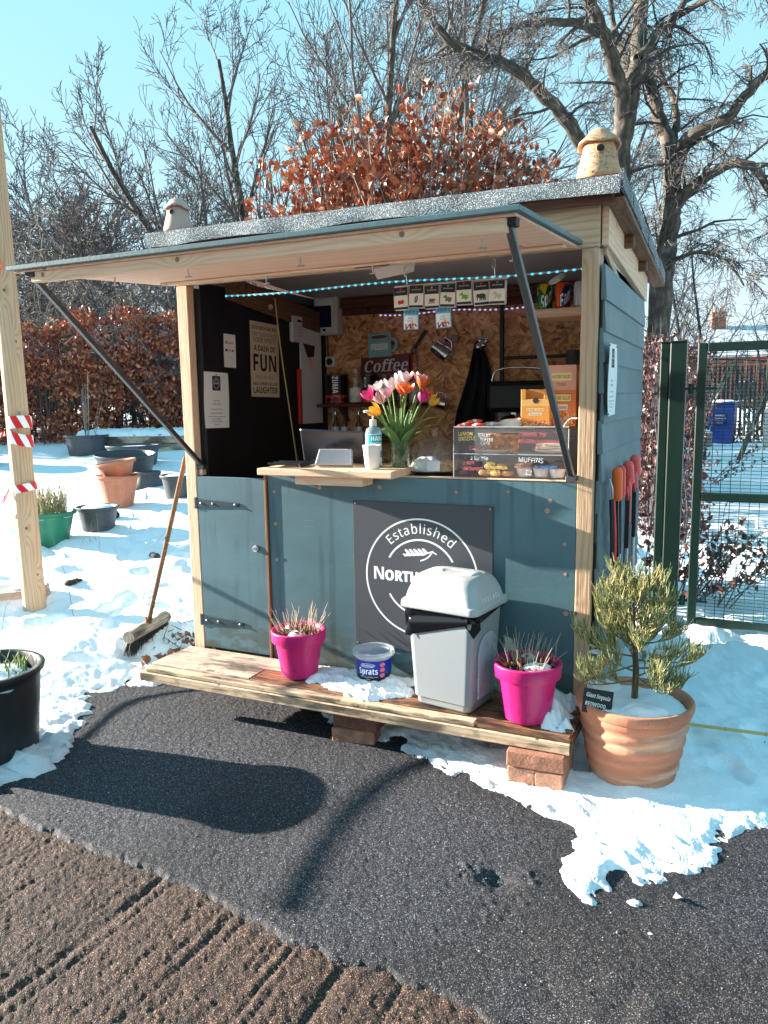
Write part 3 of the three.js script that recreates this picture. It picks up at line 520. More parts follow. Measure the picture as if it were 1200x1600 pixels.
// big tree at the right: limbs along measured courses, then free growth from them
{
  const t = thing('bare_tree', 'big gnarled bare tree with thick forking limbs behind the right of the kiosk roof', 'tree', [0, 0, 0], 0, 'bare trees behind the yard'), S = newS(), rnd = rng(402);
  const o = { ...base, levels: 4, tip: 0.0038, thin: 0.014, kids: [0, 9, 8, 5, 3], curl: [0.2, 0.5, 0.75, 0.9], lift: [0, 0.12, -0.25, -0.75], spread: [0.8, 0.85, 0.9, 0.9], ratio: [0.5, 0.5, 0.55, 0.6], seg: [0.5, 0.3, 0.2, 0.14], thick: 0.5, from: [0.1, 0.12, 0.1, 0.1] };
  const limb = (pts, r0, r1, sink, kids, len = 2.2) => {
    const P = new THREE.CatmullRomCurve3(pts.map((p) => V(...p))).getPoints(pts.length * 4), n = P.length - 1;
    P.forEach((p, i) => { p.x += 0.035 * n2(i * 0.7, pts[0][0] * 9); p.y += 0.03 * n2(i * 0.6, pts[0][1] * 7); p.z += 0.035 * n2(i * 0.8, pts[0][2] * 5); });
    const rad = P.map((_, i) => mix(r0, r1, Math.pow(i / n, 0.8)) * (1 + 0.1 * n2(i * 0.9, r0 * 50))), D = P.map((p, i) => P[Math.min(n, i + 1)].clone().sub(P[Math.max(0, i - 1)]).normalize());
    sink.tube(P, rad, 12);
    limbsOn(S, P, D, rad.map((q) => Math.min(q, 0.055)), len, 1, { ...o, kids: [0, Math.round(kids * 1.25), 9, 6] }, rnd);
  };
  const T0 = S.trunk, L = S.limb;
  limb([[-1.0, -0.1, -8.4], [-1.2, 1.25, -8.35], [-1.15, 3.36, -8.37], [-1.13, 4.53, -8.37], [-1.09, 5.02, -8.39], [-1.02, 5.43, -8.42], [-0.95, 5.91, -8.6], [-0.98, 6.36, -8.77], [-0.99, 7.01, -8.99], [-1.03, 7.93, -9.19], [-1.2, 9, -9.3]], 0.2, 0.07, T0, 12, 2.6);
  limb([[-1.09, 5.1, -8.4], [-1.1, 5.4, -8.2], [-1.14, 5.56, -8.04], [-1.23, 5.86, -7.78], [-1.35, 6.15, -7.5], [-1.51, 6.44, -7.09], [-1.66, 7.0, -7.03], [-1.8, 7.8, -6.9]], 0.12, 0.05, L, 8);
  limb([[-1.26, 6.02, -7.87], [-1.36, 5.99, -7.61], [-1.59, 5.95, -7.17], [-1.9, 5.86, -6.81], [-2.19, 5.7, -6.45], [-2.37, 5.46, -6.15], [-2.6, 5.2, -6.0]], 0.07, 0.018, L, 10, 1.7);
  limb([[-1.1, 3.0, -8.3], [-1.23, 3.88, -8.0], [-1.46, 4.59, -7.67], [-1.67, 4.92, -7.24], [-1.91, 5.16, -6.91], [-2.12, 5.28, -6.48], [-2.33, 5.31, -6.17], [-2.54, 5.35, -5.85], [-2.7, 5.47, -5.67], [-2.8, 5.66, -5.51], [-2.94, 5.9, -5.33]], 0.12, 0.025, L, 15, 1.9);
  limb([[-0.75, -0.1, -8.5], [-0.61, 1.6, -8.61], [-0.55, 3.0, -8.64], [-0.49, 3.6, -8.67], [-0.45, 4.11, -8.69], [-0.5, 4.69, -8.66], [-0.65, 5.12, -8.81], [-0.8, 5.62, -8.86], [-0.93, 6.03, -8.91], [-1.0, 6.8, -9.2]], 0.2, 0.05, T0, 14);
  limb([[-0.47, 4.45, -8.68], [-0.4, 4.68, -8.6], [-0.16, 4.84, -8.38], [0.22, 4.96, -8.33], [0.42, 5.15, -8.21], [0.67, 5.33, -8.1], [1.04, 5.39, -8.05], [1.5, 5.5, -7.9]], 0.1, 0.035, L, 11, 2.0);
  limb([[-0.46, 3.8, -8.69], [-0.38, 4.02, -8.62], [-0.17, 4.19, -8.48], [0.17, 4.33, -8.31], [0.47, 4.32, -8.23], [0.67, 4.06, -8.21], [0.83, 3.69, -8.17], [0.9, 3.1, -8.1]], 0.1, 0.03, L, 12, 1.9);
  limb([[-0.5, 4.69, -8.66], [-0.46, 5.2, -9.01], [-0.54, 5.6, -9.2], [-0.71, 5.93, -9.34], [-0.77, 6.31, -9.42]], 0.06, 0.03, L, 6);
  limb([[-0.92, 5.87, -8.47], [-0.73, 6.35, -8.89], [-0.52, 6.68, -9.21], [-0.31, 7.26, -9.52], [0.2, 7.9, -9.6]], 0.08, 0.03, L, 9);
  limb([[-0.6, 6.55, -9.1], [-0.1, 6.6, -8.8], [0.5, 6.5, -8.6], [0.9, 6.2, -8.5], [1.2, 5.7, -8.4]], 0.05, 0.015, L, 10, 1.8);
  limb([[-1.03, 5.46, -8.53], [-1.21, 6.2, -9.1], [-1.4, 6.75, -9.35], [-1.53, 7.45, -9.51]], 0.07, 0.03, L, 8);
  limb([[-0.52, 3.2, -8.64], [-0.2, 3.3, -8.4], [0.2, 3.2, -8.2], [0.5, 2.8, -8.1]], 0.04, 0.012, L, 9, 1.6);
  finishTree(t, S, [M.bark, M.bark, M.twig]);
}
// trees at the left and behind the kiosk
tree('broad bare tree rising behind the hedge at the far left', -17.6, -15.1, 5.2, 0.24, 11, { kids: [18, 10, 7, 4], from: [0.3, 0.2, 0.15, 0.1], spread: [0.85, 0.6, 0.6, 0.7], ratio: [1.0, 0.55, 0.5, 0.5], curl: [0.2, 0.3, 0.35, 0.45], lift: [0, 0.3, 0.3, 0.3], tip: 0.009, thin: 0.022 }, [M.barkDark, M.twigDark, M.twigDark]);
tree('bare tree with an open fork at the left edge of the picture', -20.6, -13.5, 4.6, 0.2, 17, { kids: [12, 9, 7, 4], ratio: [0.85, 0.6, 0.5, 0.5], spread: [0.7, 0.6, 0.7, 0.8], tip: 0.009, thin: 0.022 }, [M.barkDark, M.twigDark, M.twigDark], [0.1, 1, 0]);
tree('bare tree with several upright stems left of the brown bush', -9.5, -12.9, 8.2, 0.13, 23, { kids: [15, 7, 5, 3], from: [0.14, 0.15, 0.12, 0.1], spread: [0.56, 0.55, 0.6, 0.7], ratio: [0.46, 0.6, 0.6, 0.55], curl: [0.2, 0.3, 0.4, 0.5], lift: [0.1, 0.45, 0.35, 0.25], tip: 0.007, thin: 0.018 }, [M.barkDark, M.twig, M.twig], [0.02, 1, 0], 4);
tree('low spreading bare tree leaning left behind the small birdhouse', -10.6, -11.6, 5.0, 0.12, 29, { kids: [15, 8, 6, 4], from: [0.15, 0.15, 0.1, 0.1], spread: [0.8, 0.6, 0.7, 0.8], ratio: [0.65, 0.6, 0.55, 0.5], lift: [0.0, 0.1, 0.2, 0.1], tip: 0.0065, thin: 0.016 }, [M.barkDark, M.twig, M.twig], [-0.45, 1, 0.2], 2);
tree('tall slender pale-stemmed tree straight behind the brown bush', -6.9, -13.4, 10.5, 0.11, 31, { kids: [12, 7, 5, 3], from: [0.2, 0.15, 0.1, 0.1], spread: [0.5, 0.5, 0.6, 0.7], ratio: [0.5, 0.6, 0.6, 0.5], lift: [0.1, 0.45, 0.3, 0.2], tip: 0.0065, thin: 0.016 }, [M.bark, M.twig, M.twig], [0, 1, 0], 4);
tree('thin wispy tree between the brown bush and the big gnarled tree', -3.6, -14.5, 8.6, 0.1, 37, { kids: [14, 8, 6, 4], from: [0.2, 0.12, 0.1, 0.1], spread: [0.6, 0.7, 0.8, 0.8], ratio: [0.42, 0.55, 0.5, 0.5], lift: [0, 0.3, 0.1, -0.1], tip: 0.0065, thin: 0.016 }, [M.barkDark, M.twig, M.twig], [0.1, 1, 0], 2);
tree('slim birch with a pale trunk right of the blue bin', 1.1, -16.5, 6.5, 0.06, 41, { kids: [18, 7, 5, 3], from: [0.15, 0.12, 0.1, 0.1], spread: [0.6, 0.7, 0.8, 0.8], ratio: [0.3, 0.55, 0.5, 0.5], lift: [0, 0.2, -0.1, -0.5], tip: 0.005, thin: 0.012, levels: 3 }, [mat([0.5, 0.46, 0.42], 0.8), M.twig, M.twig]);
tree('slim dark sapling behind the blue bin beside the fence', -0.6, -19.5, 7.5, 0.07, 43, { kids: [18, 7, 5, 3], from: [0.15, 0.12, 0.1, 0.1], spread: [0.6, 0.7, 0.8, 0.8], ratio: [0.3, 0.55, 0.5, 0.5], lift: [0, 0.2, 0, -0.4], tip: 0.006, thin: 0.014, levels: 3 }, [M.barkDark, M.twig, M.twig]);
tree('leaning leafless sapling with crossing stems above the green gate', 0.3, -12.5, 4.6, 0.05, 47, { kids: [15, 7, 5, 3], from: [0.15, 0.12, 0.1, 0.1], spread: [0.6, 0.7, 0.8, 0.8], ratio: [0.35, 0.55, 0.5, 0.5], lift: [0, 0.2, 0, -0.4], tip: 0.004, thin: 0.01, levels: 3 }, [M.bark, M.twigPale, M.twig], [0.1, 1, 0], 3);
// tangled leafless shrubs above the brown hedge
function shrub(label, x, z, h, seed, n, mats, o = {}) {
  const t = thing('leafless_shrub', label, 'shrub', [0, 0, 0], 0, 'leafless shrubs above the brown hedge'), S = newS(), rnd = rng(seed);
  const opt = { ...base, levels: 4, kids: [11, 9, 6, 4], from: [0.1, 0.1, 0.1], spread: [0.7, 0.9, 1], ratio: [0.55, 0.5, 0.5], curl: [0.5, 0.8, 1], lift: [0, -0.2, -0.3], seg: [0.35, 0.22, 0.15], tip: 0.0055, thin: 0.012, thick: 0.6, ...o };
  for (let s = 0; s < n; s++) { const a = rnd() * 6.28, q = 0.5 * rnd(); grow(S, V(x + q * Math.cos(a), groundY(x, z) - 0.05, z + q * Math.sin(a)), V(0.7 * Math.cos(a) * rnd(), 1, 0.7 * Math.sin(a) * rnd()), h * (0.6 + 0.5 * rnd()), 0.035, 1, opt, rnd); }
  finishTree(t, S, mats); return t;
}
const sm = [M.barkDark, M.twigDark, M.twigDark], sp = [M.bark, M.twigPale, M.twigPale];
shrub('dense dark leafless shrub behind the hedge at the left edge', -12.4, -7.0, 4.6, 51, 15, sm);
shrub('tangled leafless shrub with pale twigs behind the middle of the hedge', -11.0, -7.7, 4.4, 52, 15, sp);
shrub('dense dark leafless shrub behind the hedge under the small birdhouse', -9.6, -8.5, 4.4, 53, 15, sm);
shrub('pale tangled leafless shrub behind the hedge close to the kiosk post', -8.4, -9.1, 4.0, 54, 15, sp);
shrub('tall dark thicket far behind the hedge below the broad tree', -14.2, -10.5, 5.6, 55, 18, sm);
shrub('dark thicket far behind the hedge below the low spreading tree', -11.6, -11.5, 5.0, 56, 18, sm);
shrub('dark thicket behind the hedge half hidden by the timber post', -13.8, -6.6, 4.4, 57, 14, sm);

// leaves: small folded faces, many copies
function leafGeo(l, w, fold = 0.25, seg = 3) {   // pointed oval with a crease, lying along +y
  const p = [], idx = [];
  for (let i = 0; i <= seg; i++) { const t = i / seg, hw = w * 0.5 * Math.sin(Math.PI * Math.pow(t, 0.8)) + (i === 0 || i === seg ? 0.0005 : 0), y = l * t, bend = -0.25 * l * t * t; p.push(-hw, y, bend + hw * fold * 2, 0, y, bend, hw, y, bend + hw * fold * 2); if (i) { const o = (i - 1) * 3; idx.push(o, o + 1, o + 3, o + 1, o + 4, o + 3, o + 1, o + 2, o + 4, o + 2, o + 5, o + 4); } }
  const g = new THREE.BufferGeometry(); g.setAttribute('position', new THREE.Float32BufferAttribute(p, 3)); g.setAttribute('uv', new THREE.Float32BufferAttribute(new Float32Array(p.length / 3 * 2), 2)); g.setIndex(idx); g.computeVertexNormals(); return g;
}
const beechLeaf = leafGeo(0.056, 0.035);
const leafMat = (c) => mat(c, 0.42, { physical: true, transmission: 0.3, thickness: 0 });
M.leafBrown = leafMat([1, 1, 1]); M.leafRed = leafMat([0.44, 0.09, 0.03]); M.leafRust = leafMat([0.55, 0.17, 0.05]); M.leafDark = leafMat([0.22, 0.055, 0.03]);
const brownTones = [[0.42, 0.09, 0.03], [0.54, 0.16, 0.05], [0.26, 0.065, 0.03], [0.58, 0.25, 0.11], [0.18, 0.05, 0.028]];
function scatter(parent, name, geo, m, spots, tones, rnd, smin, smax) {
  const im = new THREE.InstancedMesh(geo, m, spots.length); im.name = name; const c = new THREE.Color(), E = new THREE.Euler();
  spots.forEach(([x, y, z, droop = 0], i) => { E.set(rr(-1.2, 1.2, rnd) + droop, rnd() * 6.28, rr(-1.4, 1.4, rnd)); _q.setFromEuler(E); const s = rr(smin, smax, rnd); im.setMatrixAt(i, _m.compose(V(x, y, z), _q, V(s, s, s))); const t = tones[Math.floor(rnd() * tones.length)], k = 0.75 + 0.5 * rnd(); im.setColorAt(i, c.setRGB(t[0] * k, t[1] * k, t[2] * k)); });
  im.userData.kind = 'stuff'; im.castShadow = im.receiveShadow = true; parent.add(im); return im;
}
// brown-leaved beech right behind the kiosk
{
  const t = thing('beech_bush', 'large bush full of red-brown leaves showing above the kiosk roof', 'bush'), S = newS(), rnd = rng(610), spots = [], tips = [];
  const prof = (x) => { const u = (x + 1.74) / 1.12; return 3.5 - 0.42 * u * u - 0.25 * Math.pow(Math.abs(u), 5) + 0.14 * n2(x * 5, 3); };
  for (let s = 0; s < 150; s++) {
    const x0 = -1.7 + 1.8 * (rnd() - 0.5), z0 = -2.3 + 0.8 * (rnd() - 0.5), x1 = -1.74 + 2.35 * (rnd() - 0.5), top = prof(x1) * (0.72 + 0.3 * Math.pow(rnd(), 0.5)) + (rnd() < 0.1 ? 0.35 * rnd() : 0), pts = [], rad = [];
    for (let k = 0; k <= 9; k++) { const u = k / 9; pts.push(V(mix(x0, x1, u) + 0.05 * n2(s, u * 4), mix(0.5, top, u), z0 + (0.35 * (rnd() - 0.5)) * u * 0.3 + 0.06 * n2(u * 4, s))); rad.push(mix(0.012, 0.0018, u)); }
    S.limb.tube(pts, rad, 4);
    for (let b = 0; b < 20; b++) {
      const u = 0.42 + 0.58 * rnd(), f = u * 9, i = Math.min(8, Math.floor(f)), p = pts[i].clone().lerp(pts[i + 1], f - i), a = rnd() * 6.28, L = 0.1 + 0.24 * rnd() * (1.25 - u), tw = [p.clone()], d = V(Math.cos(a), 0.5 + 0.5 * rnd(), Math.sin(a)).normalize();
      for (let k = 1; k <= 3; k++) tw.push(p.clone().addScaledVector(d, L * k / 3).add(V(0.02 * (rnd() - 0.5), 0.02 * (rnd() - 0.5), 0.02 * (rnd() - 0.5))));
      S.twig.tube(tw, [0.003, 0.0025, 0.002, 0.0014], 3);
      const sparse = p.y > prof(p.x) - 0.12 ? 0.45 : 1; for (const w of [...tw, tw[2].clone().lerp(tw[3], 0.5), tw[1].clone().lerp(tw[2], 0.5)]) if (rnd() < 0.85 * sparse && w.y > 2.0) spots.push([w.x, w.y, w.z, 0.6]);
    }
  }
  part(t, 'stems', S.limb.geo(), M.twigPale); part(t, 'twigs', S.twig.geo(), M.twigPale);
  spots.sort((a, b) => b[2] - a[2]);
  const near = [], rest = []; spots.forEach((s, i) => (i % 4 === 0 && near.length < 280 && s[1] > 2.5 ? near : rest).push(s));
  const ms = [M.leafRed, M.leafRust, M.leafDark];
  for (const [x, y, z] of near) { const l = new THREE.Mesh(beechLeaf, ms[Math.floor(rnd() * 3)]); l.name = 'leaf'; l.position.set(x, y, z); l.rotation.set(rr(-1.2, 1.2, rnd) + 0.6, rnd() * 6.28, rr(-1.4, 1.4, rnd)); l.scale.setScalar(rr(0.8, 1.35, rnd)); t.add(l); }
  scatter(t, 'foliage', beechLeaf, M.leafBrown, rest, brownTones, rnd, 0.6, 1.35);
}
// clipped beech hedge, brown leaves, at the left
function hedge(label, A, B, h, depth, n, seed, tones = brownTones, size = [1.1, 1.9], group) {
  const t = thing('beech_hedge', label, 'hedge', [0, 0, 0], 0, group), rnd = rng(seed), spots = [], S = newS(), dx = B[0] - A[0], dz = B[1] - A[1], L = Math.hypot(dx, dz), nx = -dz / L, nz = dx / L;
  for (let i = 0; i < n; i++) {
    const u = rnd(), v = Math.pow(rnd(), 1.05), top = h * (0.97 + 0.2 * n2(u * L * 1.3, seed) + 0.12 * n2(u * L * 4, seed + 3)), w = (rnd() - 0.5) * 2, e = 1 - 0.3 * Math.pow(v, 3) + 0.16 * n2(u * L * 2.1, v * 4 + seed), x = A[0] + dx * u + nx * w * depth * 0.5 * e, z = A[1] + dz * u + nz * w * depth * 0.5 * e;
    if (n3(u * L * 2.2, v * h * 2.2, seed) < -0.22) continue;
    spots.push([x, groundY(x, z) + 0.04 + v * top, z, 0.6]);
  }
  for (let i = 0; i < L * 26; i++) { const u = rnd(), w = (rnd() - 0.5) * 0.8, x = A[0] + dx * u + nx * w * depth * 0.6, z = A[1] + dz * u + nz * w * depth * 0.6, y = groundY(x, z), pts = []; for (let k = 0; k <= 4; k++) pts.push(V(x + 0.3 * (rnd() - 0.5) * k / 4, y - 0.05 + h * (0.75 + 0.4 * rnd() * k / 4) * k / 4, z + 0.3 * (rnd() - 0.5) * k / 4)); S.limb.tube(pts, [0.014, 0.011, 0.008, 0.005, 0.003], 3); }
  part(t, 'stems', S.limb.geo(), M.twigDark); scatter(t, 'foliage', beechLeaf, M.leafBrown, spots, tones, rnd, ...size); return t;
}
const darkTones = [[0.4, 0.11, 0.05], [0.52, 0.17, 0.08], [0.24, 0.065, 0.04], [0.6, 0.27, 0.14]];
hedge('long clipped hedge of brown leaves across the back left of the yard', [-12.6, -4.6], [-5.4, -8.0], 1.95, 1.0, 36000, 71, darkTones, [0.95, 1.6]);
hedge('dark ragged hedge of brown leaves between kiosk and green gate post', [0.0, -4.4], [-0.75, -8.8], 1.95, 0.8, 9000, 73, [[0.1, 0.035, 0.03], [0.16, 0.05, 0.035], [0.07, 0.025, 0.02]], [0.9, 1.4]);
hedge('far bare brown hedge in front of the dark palisade fence', [-1.9, -17.6], [4.0, -18.8], 0.55, 1.0, 2600, 74, [[0.09, 0.05, 0.03], [0.13, 0.08, 0.05], [0.05, 0.03, 0.025]], [1.0, 1.8]);
// low sprays of brown leaves by the gate
function spray(label, x, z, seed, n, reach, h, dir) {
  const t = thing('beech_shoots', label, 'shoots', [0, 0, 0], 0, null), S = newS(), rnd = rng(seed), spots = [];
  for (let s = 0; s < n; s++) {
    const p = V(x + 0.25 * (rnd() - 0.5), groundY(x, z), z + 0.25 * (rnd() - 0.5)), d = V(dir[0] + 0.7 * (rnd() - 0.5), 0.25 + h * rnd(), dir[1] + 0.6 * (rnd() - 0.5)).normalize(), pts = [p.clone()], L = reach * (0.5 + 0.5 * rnd());
    for (let k = 1; k <= 7; k++) { d.y -= 0.05; d.x += 0.3 * (rnd() - 0.5); d.z += 0.3 * (rnd() - 0.5); d.normalize(); p.addScaledVector(d, L / 7); pts.push(p.clone()); if (k > 2) for (let q = 0; q < 4; q++) if (rnd() < 0.7) spots.push([p.x + 0.05 * (rnd() - 0.5), p.y + 0.05 * (rnd() - 0.5), p.z + 0.05 * (rnd() - 0.5), 0.8]); }
    S.twig.tube(pts, pts.map((_, k) => mix(0.005, 0.0016, k / 7)), 4);
  }
  part(t, 'twigs', S.twig.geo(), M.twig); scatter(t, 'leaves', beechLeaf, M.leafBrown, spots, [[0.15, 0.05, 0.04], [0.24, 0.08, 0.05], [0.09, 0.03, 0.03]], rnd, 0.8, 1.25);
}
spray('brown-leaved shoots growing up between the kiosk and the gate post', 0.09, -2.3, 81, 16, 0.9, 2.2, [0.0, 0]);
spray('sprawling brown-leaved shoots in the snow behind the lower gate mesh', 0.35, -2.5, 82, 18, 0.75, 0.9, [0.25, 0]);
spray('low brown-leaved shoots at the far right behind the gate mesh', 1.05, -2.9, 83, 12, 0.7, 0.5, [-0.35, 0]);
spray('small brown-leaved shoots in the snow before the blue bin', 0.2, -9.5, 84, 7, 1.0, 0.8, [0.5, 0]);
// ---------------------------------------------------------------- gate, fence, far houses
{
  const green = mat([0.0025, 0.024, 0.013], 0.4, { map: mottle }), z = -1.85, g = groundY(0.2, z);
  for (const [x0, x1, dz, l] of [[0.065, 0.118, -0.03, 'narrow dark green gate post right behind the kiosk wall'], [0.121, 0.212, 0, 'wide dark green square gate post beside the mesh gate']]) {
    const t = thing('gate_post', l, 'post', [0, 0, 0], 0, null); part(t, 'tube', bx(x0, x1, g - 0.1, 1.74, z - 0.09 + dz, z + dz, 0.006), green); part(t, 'cap', bx(x0 - 0.002, x1 + 0.002, 1.7405, 1.748, z - 0.092 + dz, z + 0.002 + dz), green);
  }
  const t = thing('mesh_gate', 'green steel gate with fine welded mesh at the right edge', 'gate'), x0 = 0.272, x1 = 1.75, y0 = 0.06, y1 = 1.73;
  part(t, 'frame_tube', bx(x0, x0 + 0.05, y0, y1, z - 0.05, z, 0.005), green); part(t, 'frame_tube', bx(x1, x1 + 0.05, y0, y1, z - 0.05, z, 0.005), green);
  part(t, 'rail', bx(x0 + 0.0505, x1 - 0.0005, y1 - 0.05, y1, z - 0.05, z, 0.005), green); part(t, 'rail', bx(x0 + 0.0505, x1 - 0.0005, 0.815, 0.865, z - 0.05, z, 0.005), green); part(t, 'rail', bx(x0 + 0.0505, x1 - 0.0005, y0, y0 + 0.04, z - 0.05, z, 0.005), green);
  const wm = mat([0.01, 0.05, 0.03], 0.5);
  const vg = new THREE.CylinderGeometry(0.0022, 0.0022, 1.64, 5), hg = new THREE.CylinderGeometry(0.0018, 0.0018, x1 - x0 - 0.04, 5).rotateZ(Math.PI / 2);
  for (let x = x0 + 0.1; x < x1; x += 0.0525) { const w = part(t, 'wire', vg, wm); w.position.set(x, 0.89, z - 0.024); }
  for (let y = y0 + 0.055, i = 0; y < y1 - 0.055; y += 0.0205, i++) if (y < 0.81 || y > 0.87) { const w = part(t, 'wire', hg, wm); w.position.set((x0 + x1) / 2 + 0.025, y, z - 0.0285); }
  const hinge = (y) => part(t, 'hinge', [rod([0.212, y, z - 0.03], [x0 + 0.11, y, z - 0.03], 0.009, 8), T(cyl(0.016, 0.016, 0.06, 12), 0.242, y - 0.03, z - 0.03), bx(0.23, 0.254, y - 0.012, y + 0.012, z - 0.045, z - 0.015)], mat([0.02, 0.07, 0.04], 0.4, { metalness: 0.4 }));
  hinge(1.47); hinge(0.2);
}
{
  const t = thing('palisade_fence', 'dark palisade fence far behind the blue bin', 'fence'), dark = mat([0.012, 0.016, 0.024], 0.7), A = [-3.0, -20.0], B = [6.5, -22.5], n = 84;
  const pale = extrude([[-0.035, 0], [0.035, 0], [0.035, 1.95], [0, 2.05], [-0.035, 1.95]], 0.02);
  for (let i = 0; i < n; i++) { const k = i / (n - 1), x = mix(A[0], B[0], k), z = mix(A[1], B[1], k), m = part(t, 'pale', pale, dark); m.position.set(x, groundY(x, z) - 0.02, z); m.rotation.y = Math.atan2(2.5, 9.5); }
  for (const y of [0.45, 1.75]) part(t, 'rail', bar([A[0], groundY(...A) + y, A[1] - 0.03], [B[0], groundY(...B) + y, B[1] - 0.03], 0.05, 0.03), dark);
}
function house(label, x, z, turn, w, d, h, rise, chim, col) {
  const t = thing('house', label, 'house', [x, 0, z], turn), wall = mat(col, 0.9, { map: brickTex }), slate = mat([0.62, 0.66, 0.72], 0.8, { map: mottle });
  part(t, 'wall', [bx(-w / 2, w / 2, 0, h, -d / 2, d / 2, 0.01), extrude([[-d / 2, h], [d / 2, h], [0, h + rise - 0.05]], w - 0.02).rotateY(Math.PI / 2).translate(-w / 2 + 0.01, 0, 0)], wall);
  const r = part(t, 'roof', [extrude([[-d / 2 - 0.25, h - 0.1], [0, h + rise], [d / 2 + 0.25, h - 0.1], [d / 2 + 0.25, h + 0.02], [0, h + rise + 0.14], [-d / 2 - 0.25, h + 0.02]], w + 0.5).rotateY(Math.PI / 2).translate(-w / 2 - 0.25, 0, 0)], slate);
  for (const cx of chim) { const c = part(r, 'chimney', bx(cx - 0.45, cx + 0.45, h + rise - 0.5, h + rise + 1.1, -0.35, 0.35), wall); for (const k of [-0.2, 0.2]) part(t, 'chimney_pot', cyl(0.12, 0.1, 0.35, 10).translate(cx + k, h + rise + 1.1, 0), mat([0.4, 0.22, 0.14], 0.8)); }
  for (const y of [1.0, 3.7]) if (y + 1.3 < h) for (const k of [-0.3, 0.0, 0.3]) { const f = part(t, 'window', bx(k * w - 0.6, k * w + 0.6, y, y + 1.3, d / 2 + 0.004, d / 2 + 0.06), M.white); part(f, 'pane', bx(k * w - 0.52, k * w + 0.52, y + 0.08, y + 1.22, d / 2 + 0.062, d / 2 + 0.066), mat([0.03, 0.04, 0.05], 0.1)); }
}
house('brick house with a snowy roof and one chimney behind the gate top', -2.6, -55, 0.25, 9, 7, 3.9, 2.0, [1.6], [0.5, 0.42, 0.4]);
house('brick house with a low snowy roof farther right beyond the palisade', 8, -52, -0.1, 10, 7, 3.0, 2.0, [-3], [0.6, 0.48, 0.42]);
// blue wheelie bin far behind the gate
{
  const t = thing('wheelie_bin', 'blue recycling bin with snow on its lid beyond the green gate', 'bin', [0.14, groundY(0.14, -17.5) + 0.03, -17.5], -0.12), b = mat([0.006, 0.035, 0.22], 0.4);
  part(t, 'body', extrude([[-0.23, 0.06], [0.23, 0.06], [0.29, 0.95], [-0.29, 0.95]], 0.5, 0.02).translate(0, 0, -0.25), b); part(t, 'rim', bx(-0.31, 0.31, 0.93, 0.98, -0.3, 0.3, 0.01), b);
  part(t, 'lid', [bx(-0.32, 0.32, 0.982, 1.03, -0.3, 0.33, 0.015), rod([-0.28, 1.0, -0.35], [0.28, 1.0, -0.35], 0.02)], b); part(t, 'snow', snowHeap(0.3, 0.07, 0.3, 4).translate(0, 1.03, 0), M.snow);
  for (const x of [-0.25, 0.25]) part(t, 'wheel', T(new THREE.CylinderGeometry(0.1, 0.1, 0.05, 16), x, 0.1, -0.28, 0, 0, Math.PI / 2), M.black);
  const tex = canvasTex(256, 256, (c) => { c.fillStyle = '#03124f'; c.fillRect(0, 0, 256, 256); c.fillStyle = '#c8d6ee'; c.font = 'bold 44px sans-serif'; c.textAlign = 'center'; c.fillText('COUNCIL', 128, 60); c.fillText('RECYCLING', 128, 116, 230); c.font = '34px sans-serif'; c.fillText('PAPER CANS', 128, 166); c.fillText('PLASTIC', 128, 208); });
  part(t, 'print', T(new THREE.PlaneGeometry(0.3, 0.3), 0, 0.62, 0.275), mat(0, 0.5, { map: tex }));
}
{
  const t = thing('snowy_crates', 'grey boxes with snow caps beside the far gate post', 'boxes', [-0.5, groundY(-0.5, -16.3), -16.3], 0.3);
  for (const [x, w, h, z] of [[-0.35, 0.5, 0.45, 0], [0.2, 0.45, 0.32, 0.1]]) { part(t, 'box', bx(x - w / 2, x + w / 2, 0, h, z - 0.2, z + 0.2, 0.02), mat([0.24, 0.22, 0.2], 0.8)); part(t, 'snow', snowHeap(w * 0.52, 0.1, 0.24, x * 9).translate(x, h - 0.01, z), M.snow); }
}
// ---------------------------------------------------------------- tubs and pots in the left yard
const tubG = (r0, r1, h, lip = 0.02, wall = 0.012) => lathe([[0.001, 0.006], [r0 - 0.01, 0.004], [r0, 0.012], [mix(r0, r1, 0.85), h * 0.85], [r1 - 0.002, h - lip * 1.6], [r1 + 0.014, h - lip * 1.5], [r1 + 0.016, h - 0.004], [r1 + 0.01, h], [r1 - wall, h - 0.004], [mix(r0, r1, 0.8) - wall, h * 0.8], [r0 - wall, 0.03], [0.001, 0.028]], 44);
const gTub = mat([0.06, 0.075, 0.09], 0.5, { map: mottle });
function tub(label, x, z, r0, r1, h, m, opt = {}) {
  const t = thing('plant_tub', label, 'tub', [x, groundY(x, z) + 0.02, z], 0, opt.group); if (opt.tilt) t.rotation.set(...opt.tilt);
  const s = part(t, 'pot', tubG(r0, r1, h), m);
  if (opt.handles) for (const a of [0.4, 3.5]) part(t, 'handle', T(new THREE.TorusGeometry(0.05, 0.008, 6, 12, Math.PI), Math.cos(a) * (r1 + 0.015), h - 0.06, Math.sin(a) * (r1 + 0.015), 0, -a + Math.PI / 2), m);
  if (opt.soil) part(t, 'soil', lathe([[0.001, h * opt.soil + 0.015], [r1 * 0.5, h * opt.soil + 0.02], [mix(r0, r1, opt.soil) - 0.012, h * opt.soil]], 24), mat([0.03, 0.022, 0.018], 0.95));
  if (opt.snow) part(t, 'snow', snowHeap(r1 * 0.93, opt.snowH ?? 0.05, r1 * 0.93, x * 3, 0.08).translate(0, h * opt.snow, 0), M.snow);
  return t;
}
tub('dark grey tub with bare stems in front of the brown hedge', -7.96, -5.22, 0.24, 0.29, 0.31, gTub, { soil: 0.8, handles: 1 });
tub('large dark tub stacked tilted on another near the timber bed', -6.05, -3.95, 0.27, 0.34, 0.34, gTub, { handles: 1, tilt: [0.06, 0, -0.05] });
